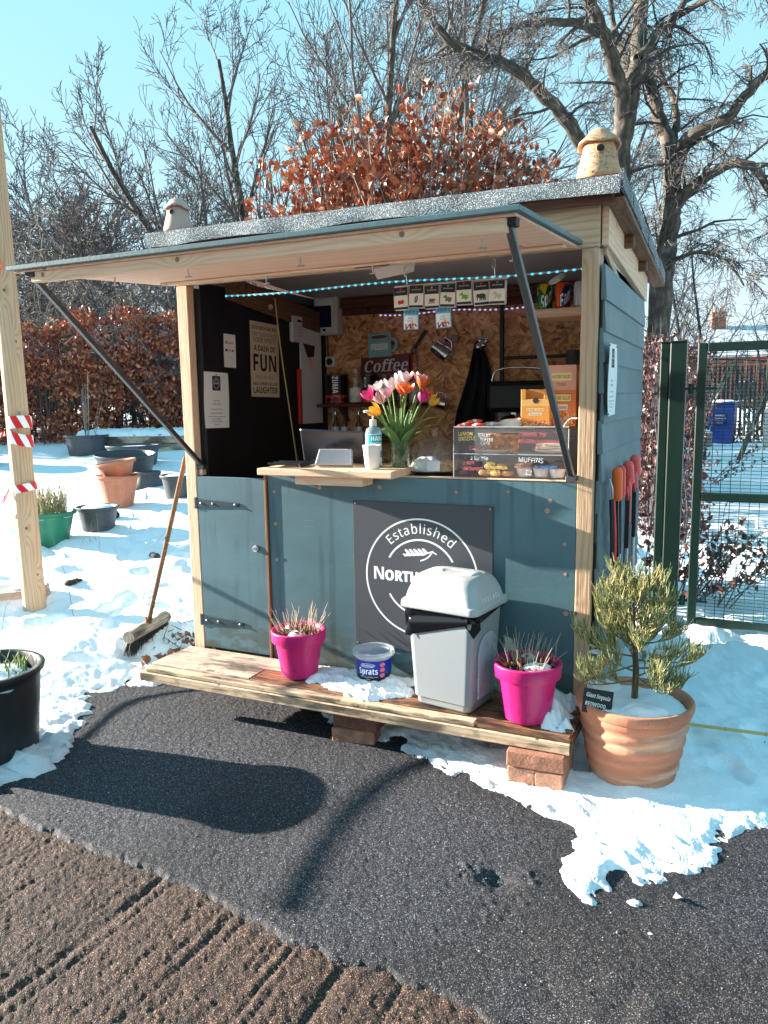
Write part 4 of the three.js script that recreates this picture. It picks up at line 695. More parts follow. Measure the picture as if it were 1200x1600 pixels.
tub('dark grey tub standing behind the tilted dark tub', -6.67, -4.75, 0.28, 0.33, 0.3, gTub, { snow: 0.8, handles: 1 });
tub('small dark upturned pot beside the terracotta pot', -5.55, -3.75, 0.17, 0.13, 0.2, gTub, {});
tub('dark pot half hidden behind the broom handle', -4.85, -3.45, 0.15, 0.19, 0.26, gTub, { snow: 0.85 });
tub('dark grey tub at the left edge behind the timber post', -8.6, -4.0, 0.2, 0.24, 0.42, gTub, { snow: 0.9 });
const terra = mat([0.56, 0.22, 0.13], 0.75, { map: mottle, bumpMap: grainBump, bumpScale: 0.0015 });
tub('orange terracotta pot with a second pot sunk in its top', -5.16, -2.88, 0.13, 0.2, 0.34, terra, {});
tub('terracotta pot tilted inside the rim of the orange pot', -5.19, -2.93, 0.12, 0.19, 0.2, terra, { soil: 0.7, tilt: [0.1, 0, 0.12] }).position.y += 0.27;
const greenM = mat([0.015, 0.2, 0.11], 0.45, { map: mottle });
{
  const t = tub('bright green tub with dry grassy plant beside the timber post', -4.75, -1.62, 0.15, 0.215, 0.29, greenM, { snow: 0.82, snowH: 0.03 }), S = new Sink(), D = new Sink(), rnd = rng(91);
  for (let i = 0; i < 130; i++) { const a = rnd() * 6.28, q = 0.16 * Math.sqrt(rnd()), L = 0.12 + 0.22 * rnd(), l = [rr(-0.5, 0.5, rnd), rr(-0.5, 0.5, rnd)], pts = []; for (let k = 0; k <= 4; k++) pts.push(V(q * Math.cos(a) + l[0] * L * k * k / 20, 0.24 + L * k / 4, q * Math.sin(a) + l[1] * L * k * k / 20)); (i % 3 ? S : D).tube(pts, [0.004, 0.0045, 0.004, 0.003, 0.001], 4); }
  part(t, 'leaves', S.geo(), mat([0.3, 0.29, 0.13], 0.7)); part(t, 'dry_stems', D.geo(), mat([0.34, 0.24, 0.14], 0.8));
  tub('dark round pot with snow tucked behind the green tub', -4.62, -2.05, 0.13, 0.17, 0.25, gTub, { snow: 0.85 });
}
{
  const t = scene.children.find((o) => o.userData.label?.startsWith('dark grey tub with bare stems')), S = new Sink(), rnd = rng(95);
  for (let i = 0; i < 12; i++) { const a = rnd() * 6.28, q = 0.14 * rnd(), L = 0.45 + 0.5 * rnd(); S.tube([V(q * Math.cos(a), 0.25, q * Math.sin(a)), V(q * 1.6 * Math.cos(a), 0.25 + L / 2, q * 1.6 * Math.sin(a)), V(q * 2.3 * Math.cos(a), 0.25 + L, q * 2.3 * Math.sin(a))], [0.0045, 0.004, 0.002], 5); }
  part(t, 'stems', S.geo(), M.twigPale);
}
// raised bed with snow on it
{
  const x = -7.45, z = -6.0, t = thing('raised_bed', 'long timber raised bed capped with snow before the hedge', 'raised bed', [x, groundY(x, z) + 0.02, z], 0.42);
  for (const y of [0.0, 0.13]) { part(t, 'plank', bx(-1.0, 1.0, y, y + 0.125, 0.35, 0.4), W.deckPale); part(t, 'plank', bx(-1.0, -0.95, y, y + 0.125, -0.35, 0.349), W.deckPale); part(t, 'plank', bx(0.95, 1.0, y, y + 0.125, -0.35, 0.349), W.deckPale); part(t, 'plank', bx(-1.0, 1.0, y, y + 0.125, -0.4, -0.351), W.deckPale); }
  part(t, 'snow', snowSlab([[-1.01, -0.41], [1.01, -0.41], [1.01, 0.42], [-1.01, 0.42]], 2, 0.08, 0.04).translate(0, 0.24, 0), M.snow);
}
// black rubber scrap poking out of the snow
{
  const x = -4.86, z = -2.4, g = new THREE.SphereGeometry(0.1, 20, 12), p = g.attributes.position;
  for (let i = 0; i < p.count; i++) { const k = 1 + 0.25 * n3(p.getX(i) * 14, p.getY(i) * 14, p.getZ(i) * 14); p.setXYZ(i, p.getX(i) * k * 1.1 , p.getY(i) * k * 0.6, p.getZ(i) * k * 0.8); } g.computeVertexNormals();
  const t = thing('boot', 'black crumpled rubber scrap lying in the snow before the terracotta pot', 'scrap', [x, groundY(x, z) + 0.09, z], 0.4);
  t.name = numbered('rubber_scrap'); part(t, 'lump', g, M.black); part(t, 'flap', T(boxUV(cbox(0.16, 0.02, 0.07, 0.008)), -0.13, -0.01, 0.02, 0.1, 0.2, -0.2), M.black);
}
// ---------------------------------------------------------------- things in front of and around the kiosk
const twigBunch = (rnd, n, rad, h0, h1, y0, spread) => { const S = new Sink(); for (let i = 0; i < n; i++) { const a = rnd() * 6.28, q = rad * Math.sqrt(rnd()), L = rr(h0, h1, rnd), sx = spread * (rnd() - 0.5) + q * Math.cos(a) * 0.5, sz = spread * (rnd() - 0.5) + q * Math.sin(a) * 0.5, pts = []; for (let k = 0; k <= 4; k++) { const u = k / 4; pts.push(V(q * Math.cos(a) + sx * u + 0.006 * n2(i, k), y0 + L * u, q * Math.sin(a) + sz * u + 0.006 * n2(k, i))); } S.tube(pts, [0.0018, 0.0016, 0.0014, 0.0012, 0.0007], 4); } return S.geo(); };
const rimPot = (r0, r1, h, band, over) => lathe([[0.001, 0.004], [r0 - 0.008, 0.003], [r0, 0.01], [mix(r0, r1, 1 - band / h) - 0.002, h - band], [r1 + over, h - band + 0.004], [r1 + over + 0.004, h - 0.006], [r1 + over, h], [r1 - 0.006, h - 0.001], [r1 - 0.014, h - 0.02], [mix(r0, r1, 0.7) - 0.012, h * 0.7], [0.001, h * 0.68]], 56);
const scuff = dataTex(512, 512, (u, v, o) => { const f = fbm(u, v, 5, 5, 5, 301), s = sstep(0.7, 0.78, fbm(u, v, 30, 4, 3, 305)), p = sstep(0.74, 0.8, fbm(u, v, 40, 40, 2, 309)), t = 0.9 + 0.12 * f - 0.08 * s - 0.12 * p; o[0] = 255 * t; o[1] = 255 * t; o[2] = 255 * (t - 0.03 * p); }, true, [2, 1]);
const pink = mat([0.62, 0.012, 0.17], 0.42, { map: scuff, bumpMap: grainBump, bumpScale: 0.0004 });
const soilM = mat([0.05, 0.03, 0.02], 0.95, { bumpMap: grainBump, bumpScale: 0.01 });
function pinkPot(label, x, z, r0, r1, h, seed, snowAt) {
  const t = thing('plant_pot', label, 'plant pot', [x, DY, z], 0, 'pink plant pots on the step'), rnd = rng(seed);
  part(t, 'pot', rimPot(r0, r1, h, 0.055, 0.005), pink);
  part(t, 'soil', lathe([[0.001, h - 0.018], [r1 * 0.6, h - 0.022], [r1 - 0.012, h - 0.03]], 24), soilM);
  const sp = [...Array(46)].map(() => { const a = rnd() * 6.28, q = r1 * 0.85 * Math.sqrt(rnd()); return [q * Math.cos(a), h - 0.01 + 0.012 * rnd(), q * Math.sin(a), 1.2]; });
  scatter(t, 'dead_leaves', leafGeo(0.032, 0.02), M.leafBrown, sp, [[0.4, 0.14, 0.05], [0.3, 0.1, 0.04], [0.5, 0.24, 0.12]], rnd, 0.7, 1.2);
  part(t, 'twigs', twigBunch(rnd, 48, r1 * 0.8, 0.06, 0.13, h - 0.02, 0.06), mat([0.4, 0.32, 0.25], 0.85), null, 'stuff');
  for (const [sx, sz, sr] of snowAt) part(t, 'snow', snowHeap(sr, 0.024, sr * 0.7, seed + sx * 40, 0.2).translate(sx, h - 0.016, sz), M.snow);
}
pinkPot('pink plant pot of bare twigs left of the blue tub', -1.232, 0.165, 0.08, 0.114, 0.215, 301, [[0.02, 0.05, 0.04], [-0.05, -0.01, 0.028]]);
pinkPot('pink plant pot of bare twigs and snow right of the grey bin', -0.183, 0.235, 0.086, 0.121, 0.228, 302, [[0.045, 0.035, 0.058], [-0.01, -0.06, 0.035]]);
// blue printed tub
{
  const t = thing('plastic_tub', 'clear-topped tub with a blue printed sleeve on the step', 'tub', [-0.895, DY + 0.006, 0.1]), cl = mat([0.86, 0.9, 0.94], 0.2, { physical: true, transmission: 0.75, thickness: 0 });
  part(t, 'tub', lathe([[0.001, 0.004], [0.068, 0.002], [0.073, 0.008], [0.081, 0.128], [0.0795, 0.128], [0.0715, 0.01], [0.001, 0.008]], 48), cl);
  part(t, 'rim', lathe([[0.081, 0.118], [0.09, 0.117], [0.0915, 0.124], [0.0915, 0.137], [0.088, 0.14], [0.082, 0.139], [0.0805, 0.134]], 48), cl);
  const tex = canvasTex(1024, 256, (c, w, h) => {
    const g = c.createLinearGradient(0, 0, 0, h); g.addColorStop(0, '#0b2f9e'); g.addColorStop(0.62, '#0a2f96'); g.addColorStop(0.72, '#07122e'); g.addColorStop(1, '#05070d'); c.fillStyle = g; c.fillRect(0, 0, w, h);
    for (const o of [128, 640]) { c.strokeStyle = '#fff'; c.lineWidth = 4; c.beginPath(); c.ellipse(o, 52, 66, 24, 0, 0, 7); c.stroke(); c.fillStyle = '#fff'; c.textAlign = 'center'; c.font = 'italic bold 34px serif'; c.fillText('Hollings', o, 64, 112); c.font = 'bold 104px sans-serif'; c.fillText('Sprats', o, 160, 190); c.font = '18px sans-serif'; c.fillText('100% natural dog treat', o, 200); c.fillText('500g', o, 228);
      for (const y of [48, 110, 178]) { c.fillStyle = '#d8506a'; c.beginPath(); c.arc(o + 138, y, 27, 0, 7); c.fill(); c.strokeStyle = '#f5c2cc'; c.lineWidth = 3; c.beginPath(); c.arc(o + 138, y, 18, 0, 7); c.stroke(); c.beginPath(); c.moveTo(o + 126, y + 5); c.lineTo(o + 150, y - 5); c.stroke(); } }
  });
  const sl = new THREE.CylinderGeometry(0.0802, 0.0745, 0.094, 48, 1, true); sl.translate(0, 0.06, 0); sl.rotateY(Math.PI - 0.24 * Math.PI * 2 + 0.82);
  part(t, 'sleeve', sl, mat(0, 0.35, { map: tex }));
}
// swing-top bin
{
  const t = thing('swing_bin', 'light grey swing-top bin with black liner standing on the step', 'bin', [-0.495, DY, 0.178], -0.17), grey = mat([0.42, 0.455, 0.52], 0.42, { map: scuff, bumpMap: grainBump, bumpScale: 0.0004 }), pale = mat([0.64, 0.67, 0.72], 0.4, { map: scuff });
  const rrect = (w, d, r, n = 5) => { const o = []; for (const [cx, cz, a0] of [[1, 1, 0], [-1, 1, 1], [-1, -1, 2], [1, -1, 3]]) for (let k = 0; k <= n; k++) { const a = (a0 + k / n) * Math.PI / 2; o.push([cx * (w / 2 - r) + r * Math.cos(a), cz * (d / 2 - r) + r * Math.sin(a)]); } return o; };
  const loft = (rings) => { const n = rings[0].length, p = [], id = []; rings.forEach((r, j) => r.forEach(([x, y, z]) => p.push(x, y, z))); for (let j = 1; j < rings.length; j++) for (let i = 0; i < n; i++) { const a = (j - 1) * n + i, b = (j - 1) * n + (i + 1) % n; id.push(a, a + n, b, b, a + n, b + n); } const g = new THREE.BufferGeometry(); g.setAttribute('position', new THREE.Float32BufferAttribute(p, 3)); g.setIndex(id); g.computeVertexNormals(); g.setAttribute('uv', new THREE.Float32BufferAttribute(new Float32Array(p.length / 3 * 2), 2)); return g; };
  const ring = (w, d, y, r = 0.03) => rrect(w, d, r).map(([x, z]) => [x, y, z]);
  part(t, 'body', loft([ring(0.001, 0.001, 0.002, 0.0004), ring(0.235, 0.2, 0.002), ring(0.245, 0.21, 0.012), ring(0.246, 0.211, 0.034), ring(0.262, 0.226, 0.038), ring(0.30, 0.26, 0.4), ring(0.29, 0.25, 0.4), ring(0.25, 0.21, 0.05)]), grey);
  // side recess panel as a raised arch on the right face
  const ar = []; for (let k = 0; k <= 12; k++) { const a = Math.PI * k / 12; ar.push([0.075 * Math.cos(a), 0.2 + 0.075 * Math.sin(a)]); } ar.push([-0.062, 0.02], [0.062, 0.02]);
  part(t, 'side_panel', T(extrude(ar, 0.003, 0.003), 0.134, 0.045, 0, 0, Math.PI / 2, 0).applyMatrix4(new THREE.Matrix4().makeRotationZ(-0.052)).translate(-0.001, 0.0, 0), grey);
  // liner: wrinkled black film folded over the top, longer at the left
  const lr = []; for (let j = 0; j <= 9; j++) { const v = j / 9; lr.push(rrect(0.312, 0.272, 0.034, 16).map(([x, z], i) => { const drop = mix(0.125, 0.035, sstep(-0.16, 0.16, x * 0.8 + (z > 0 ? 0 : 0.1))) * (z > 0.06 || x < -0.1 ? 1 : 0.6) + 0.018 * n2(i * 0.5, 3), y = 0.415 - v * drop, w = 1 + 0.018 * n2(i * 0.45 + y * 30, y * 60) + 0.015 * v - (0.415 - y) * 0.18, fold = 0.006 * Math.sin(i * 0.9 + v * 9 + 3 * n2(i * 0.3, v * 2)); return [x * w + fold * Math.sign(x), y + 0.003 * n2(i, j), z * w + fold * Math.sign(z)]; })); }
  part(t, 'liner', loft(lr), mat([0.008, 0.008, 0.01], 0.18));
  part(t, 'liner_tail', T(extrude([[0, 0], [0.07, 0.0], [0.075, -0.05], [0.05, -0.085], [0.02, -0.04]], 0.004, 0.002), 0.1, 0.4, 0.134, 0, 0.5, 0), mat([0.008, 0.008, 0.01], 0.2));
  // lid
  const lid = part(t, 'lid', loft([ring(0.29, 0.25, 0.408), ring(0.335, 0.295, 0.405), ring(0.342, 0.302, 0.41), ring(0.342, 0.302, 0.43, 0.034), ring(0.332, 0.292, 0.436, 0.034), ring(0.318, 0.278, 0.438, 0.036), ring(0.305, 0.262, 0.47, 0.04), ring(0.285, 0.235, 0.505, 0.05), ring(0.262, 0.2, 0.527, 0.055), ring(0.23, 0.15, 0.536, 0.055), ring(0.12, 0.05, 0.539, 0.02), ring(0.002, 0.001, 0.539, 0.0004)]), pale);
  const flap = []; for (let j = 0; j <= 10; j++) { const v = j / 10, z = mix(0.128, -0.118, v); flap.push([0.4, 0]); }
  const fp = sheet([...Array(21)].map((_, i) => -0.112 + i * 0.0112), [...Array(27)].map((_, i) => -0.115 + i * 0.0094), (x, z) => { const q = z / 0.128, y = 0.543 - 0.085 * Math.pow(Math.abs(q), 2.6) - 0.006 * Math.pow(Math.abs(x) / 0.112, 6), rd = Math.hypot(x / 0.042, (z - 0.01) / 0.03); return y - 0.007 * sstep(1.05, 0.85, rd) - 0.01 * sstep(0.97, 1, Math.abs(x) / 0.112); }, 1);
  part(lid, 'flap', fp, pale);
  for (let i = 0; i < 7; i++) part(lid, 'rib', bx(0.1565 - 0.002, 0.1605 - 0.0004 * i, 0.44, 0.462, -0.075 + i * 0.022, -0.067 + i * 0.022, 0.001), pale);
}
// terracotta pot with young conifer
{
  const t = thing('potted_conifer', 'small green conifer in a ribbed terracotta pot with snow', 'potted tree', [0.195, -0.02, 0.125]), rnd = rng(77), h = 0.345, prof = [[0.001, 0.004], [0.135, 0.003], [0.143, 0.012]];
  for (let k = 0; k <= 60; k++) { const v = k / 60, y = 0.03 + v * (h - 0.07), r = mix(0.148, 0.2, Math.pow(v, 0.8)); prof.push([r + 0.0038 * Math.sin(v * 6.283 * 5.4) * (v < 0.12 ? 0 : 1), y]); }
  prof.push([0.208, h - 0.036], [0.213, h - 0.02], [0.213, h - 0.006], [0.208, h], [0.198, h - 0.001], [0.19, h - 0.012], [0.175, h * 0.8], [0.001, h * 0.78]);
  const g = lathe(prof, 72); { const p = g.attributes.position; for (let i = 0; i < p.count; i++) { const x = p.getX(i), y = p.getY(i), z = p.getZ(i), r = Math.hypot(x, z), a = Math.atan2(z, x), k = 1 + (r > 0.14 && y > 0.04 && y < h - 0.05 ? 0.006 * n2(Math.cos(a) * 2 + y * 20, Math.sin(a) * 2) : 0); p.setXYZ(i, x * k, y + (y > 0.04 && y < h - 0.05 ? 0.006 * Math.sin(a * 1 + y * 9) : 0), z * k); } g.computeVertexNormals(); }
  const tm = dataTex(512, 256, (u, v, o) => { const f = fbm(u, v, 6, 6, 5, 101), w = sstep(0.5, 0.75, fbm(u, v, 4, 8, 4, 105)), s = hash(Math.floor(u * 500), Math.floor(v * 250), 3) > 0.985 ? 0.75 : 1, dk = sstep(0.12, 0.03, v); let k = (0.82 + 0.32 * f) * s * (1 - 0.35 * dk); o[0] = k * mix(212, 226, w); o[1] = k * mix(138, 178, w); o[2] = k * mix(106, 150, w); });
  part(t, 'pot', g, mat([0.84, 0.84, 0.83], 0.8, { map: tm, bumpMap: grainBump, bumpScale: 0.0015 }));
  part(t, 'snow', [snowHeap(0.186, 0.032, 0.186, 5, 0.22, 40).translate(0, h - 0.035, 0), snowHeap(0.09, 0.045, 0.06, 9, 0.2).translate(0.05, h - 0.03, 0.11), snowHeap(0.08, 0.06, 0.05, 12, 0.2).translate(-0.12, h - 0.04, -0.07)], M.snow);
  const tk = new Sink(); tk.tube([V(0.0, h - 0.06, 0), V(0.003, h + 0.1, 0), V(-0.004, h + 0.2, 0.004), V(-0.01, h + 0.28, 0.002), V(-0.012, h + 0.37, 0)], [0.013, 0.0115, 0.009, 0.006, 0.002], 9); part(t, 'trunk', tk.geo(), mat([0.5, 0.36, 0.25], 0.9, { map: barkTex }));
  const A = new Sink(), B = new Sink(), C = new Sink(), ST = new Sink();
  const sprig = (p, d, L, lev) => {   // scaly shoots, forked again and again
    const q = p.clone(), dd = d.clone(), pts = [p.clone()], n = 3; for (let k = 1; k <= n; k++) { dd.y += 0.13; dd.x += 0.1 * (rnd() - 0.5); dd.z += 0.1 * (rnd() - 0.5); dd.normalize(); q.addScaledVector(dd, L / n); pts.push(q.clone()); }
    const r = lev ? 0.0022 : 0.0028, warm = rnd(), S = warm < 0.5 ? A : warm < 0.82 ? B : C; S.tube(pts, pts.map((_, k) => r * (1 - 0.55 * k / n)), 3);
    if (lev < 2) { const m = lev ? 4 : 6; for (let c = 0; c < m; c++) { const f = 0.2 + 0.8 * (c + rnd()) / m, i = Math.min(n - 1, Math.floor(f * n)), sd = V(rnd() - 0.5, rnd() * 0.5, rnd() - 0.5).normalize(); sprig(pts[i].clone().lerp(pts[i + 1], f * n - i), dd.clone().multiplyScalar(1.0).addScaledVector(sd, 0.7).normalize(), L * (0.5 + 0.4 * rnd()), lev + 1); } }
  };
  for (let b = 0; b < 27; b++) {
    const v = (b + 0.5) / 27, y = h + 0.045 + 0.31 * v, a = b * 2.4 + rnd() * 0.5, out = 0.155 * (v < 0.35 ? 1.4 : v > 0.5 && v < 0.66 ? 0.75 : 1) * Math.pow(Math.sin(Math.PI * clamp(0.18 + v * 0.72)), 0.7) * (0.75 + 0.45 * rnd()) * (v < 0.25 ? 1.05 : 1), rise = mix(-0.02, 0.8, v * v), d = V(Math.cos(a), rise, Math.sin(a)).normalize(), p0 = V(-0.012 * v, y, 0), pts = [p0];
    const q = p0.clone(), dd = d.clone(); for (let k = 1; k <= 4; k++) { dd.y += v < 0.3 ? -0.05 + 0.03 * k : 0.06; dd.normalize(); q.addScaledVector(dd, out / 4); pts.push(q.clone()); }
    ST.tube(pts, [0.004, 0.0034, 0.003, 0.0024, 0.002], 5);
    const m = 6; for (let c = 0; c < m; c++) { const f = 0.22 + 0.78 * (c + rnd()) / m, i = Math.min(3, Math.floor(f * 4)); sprig(pts[i].clone().lerp(pts[i + 1] ?? pts[i], f * 4 - i), dd.clone().add(V(1.1 * (rnd() - 0.5), 0.55 * rnd(), 1.1 * (rnd() - 0.5))).normalize(), 0.07 * (0.4 + 0.9 * rnd()), 0); }
    sprig(pts[4], dd, 0.055, 0);
  }
  for (let c = 0; c < 7; c++) sprig(V(-0.012, h + 0.33 + 0.01 * c, 0), V(rnd() - 0.5, 1.2, rnd() - 0.5).normalize(), 0.06, 0);
  part(t, 'branches', ST.geo(), mat([0.22, 0.15, 0.07], 0.8));
  part(t, 'foliage', A.geo(), mat([0.25, 0.27, 0.09], 0.6)); part(t, 'foliage', B.geo(), mat([0.6, 0.5, 0.25], 0.65), 'straw yellow shoots'); part(t, 'foliage', C.geo(), mat([0.1, 0.15, 0.06], 0.6));
  part(t, 'brown_frond', [0, 1, 2, 3].map((i) => T(leafGeo(0.06, 0.012), -0.07 - 0.008 * i, h + 0.16 - 0.006 * i, 0.1, -0.6 + 0.4 * i, 0.5, 1.2 + 0.5 * i)), mat([0.5, 0.15, 0.05], 0.7));
  for (const [x, y, z, r] of [[0.06, 0.26, -0.05, 0.03], [0.03, 0.2, 0.04, 0.026], [0.09, 0.17, -0.02, 0.03], [-0.14, 0.16, 0.03, 0.025], [0.17, 0.18, 0.0, 0.025]]) part(t, 'snow', snowHeap(r, r * 0.5, r * 0.7, r * 900, 0.4, 14).translate(x, h + y, z), M.snow);
  const tg = thing('plant_label', 'black slate plant label lettered in white, stuck in the terracotta pot', 'plant label', [0.08, 0.293, 0.27], 0.25); tg.rotation.set(-0.22, 0.3, -0.13, 'YXZ');
  const tex = canvasTex(512, 384, (c, w, hh) => { c.fillStyle = '#15181c'; c.fillRect(0, 0, w, hh); c.fillStyle = '#f2f2f0'; c.font = 'italic bold 96px serif'; c.save(); c.rotate(0.07); c.fillText('Giant Sequoia', 40, 120, 440); c.font = 'bold 92px sans-serif'; c.fillText('REDWOOD.', 50, 262, 400); c.restore(); });
  part(tg, 'slate', T(cbox(0.105, 0.088, 0.004, 0.001), 0, 0.044, 0), mat([0.015, 0.017, 0.02], 0.5)); part(tg, 'lettering', T(new THREE.PlaneGeometry(0.101, 0.084), 0, 0.044, 0.0026), mat(0, 0.5, { map: tex })); part(tg, 'peg', bx(-0.006, 0.01, 0.089, 0.1, -0.002, 0.002, 0.001), W.ply);
}
// broom
{
  const t = thing('broom', 'wooden broom with dark bristles leaning on the left kiosk post', 'broom'), hx = -2.52, hz = -0.3, y = groundY(hx, hz) + 0.045, ang = Math.atan2(-0.46, -0.1), bh = 0.17;
  part(t, 'handle', rod([hx, y + 0.09, hz], [-1.99, 1.17, -0.06], 0.0125, 12), W.brownWood);
  const head = part(t, 'head', T(boxUV(new THREE.CylinderGeometry(0.034, 0.034, 0.42, 18).rotateZ(Math.PI / 2)), hx, y + 0.08, hz, 0, Math.atan2(0.46, -0.1), 0), W.deckPale);
  part(head, 'socket', rod([hx, y + 0.085, hz], [hx + 0.02, y + 0.135, hz + 0.01], 0.02, 12), W.brownWood);
  const S = new Sink(), rnd = rng(61), ux = V(-0.1, 0, -0.46).normalize(), vx = V(-0.46, 0, 0.1).normalize();
  for (let i = 0; i < 900; i++) { const u = (rnd() - 0.5) * 0.4, v = (rnd() - 0.5) * 0.04, p = V(hx, y + 0.06, hz).addScaledVector(ux, u).addScaledVector(vx, v), d = V(0, -0.085, 0).addScaledVector(vx, v * 1.1 + 0.012 * (rnd() - 0.5) + 0.01).addScaledVector(ux, u * 0.14 + 0.012 * (rnd() - 0.5)); S.tube([p, p.clone().addScaledVector(d, 0.5), p.clone().add(d)], [0.0016, 0.0015, 0.001], 3); }
  part(t, 'bristles', S.geo(), mat([0.03, 0.035, 0.035], 0.6), null, 'stuff');
}
// dead leaves on the snow by the broom
{
  const t = thing('leaf_litter', 'brown dead leaves scattered on the snow between broom and kiosk', 'leaves'), rnd = rng(65), sp = [], S = new Sink();
  for (let i = 0; i < 150; i++) { const c = i % 3, x = -2.42 + 0.3 * rnd() + c * 0.06, z = -0.55 + 0.5 * rnd() - c * 0.1; sp.push([x, snowY(x, z) + 0.012, z, 1.4]); }
  for (let i = 0; i < 26; i++) { const x = -2.5 + 0.45 * rnd(), z = -0.7 + 0.6 * rnd(), a = rnd() * 6.28, L = 0.06 + 0.1 * rnd(); S.tube([V(x, snowY(x, z) + 0.01, z), V(x + L * Math.cos(a), snowY(x, z) + 0.025 + 0.03 * rnd(), z + L * Math.sin(a))], [0.003, 0.0015], 4); }
  scatter(t, 'leaves', beechLeaf, M.leafBrown, sp, [[0.22, 0.08, 0.04], [0.12, 0.05, 0.03], [0.4, 0.14, 0.06]], rnd, 0.6, 1.1); part(t, 'sticks', S.geo(), M.twig, null, 'stuff');
}
// straws and thin dead stalks poking out of the snow
{
  const t = thing('dead_stalks', 'thin dead stalks poking out of the snow in the left yard', 'stalks'), S = new Sink(), rnd = rng(66);
  for (let i = 0; i < 24; i++) { const x = -5 + 2.6 * rnd(), z = -2.2 + 2.1 * rnd(), y = snowY(x, z), L = 0.08 + 0.28 * rnd(), a = rnd() * 6.28; S.tube([V(x, y - 0.02, z), V(x + 0.2 * L * Math.cos(a), y + L * 0.6, z + 0.2 * L * Math.sin(a)), V(x + 0.6 * L * Math.cos(a), y + L, z + 0.6 * L * Math.sin(a))], [0.0017, 0.0014, 0.0008], 4); }
  part(t, 'stems', S.geo(), M.twig); t.userData.kind = 'stuff';
  const dirt = (label, x, z, s, seed) => { const q = thing('earth_clod', label, 'earth', [x, snowY(x, z) + 0.004, z], seed); const p = part(q, 'lump', snowHeap(s, s * 0.4, s * 0.6, seed, 0.6, 18), mat([0.05, 0.045, 0.04], 0.95)); part(q, 'lump', snowHeap(s * 0.5, s * 0.3, s * 0.4, seed + 3, 0.6, 14).translate(s * 1.3, 0, s * 0.3), p.material); };
  dirt('dark earth showing through the snow right of the timber post', -3.62, -0.78, 0.06, 2); dirt('small dark clod in the snow halfway to the kiosk post', -3.6, -1.6, 0.06, 9);
  const lg = thing('half_log', 'weathered timber edging half buried in snow left of the post', 'timber', [-3.75, groundY(-3.75, -0.6) + 0.05, -0.45], 0.9); part(lg, 'timber', T(boxUV(cbox(0.9, 0.13, 0.09, 0.01, 0.006)), -0.25, 0, 0, 0, 0, 0.05), W.deckPale); part(lg, 'snow', snowHeap(0.46, 0.05, 0.07, 3, 0.3).translate(-0.25, 0.06, 0), M.snow);
}
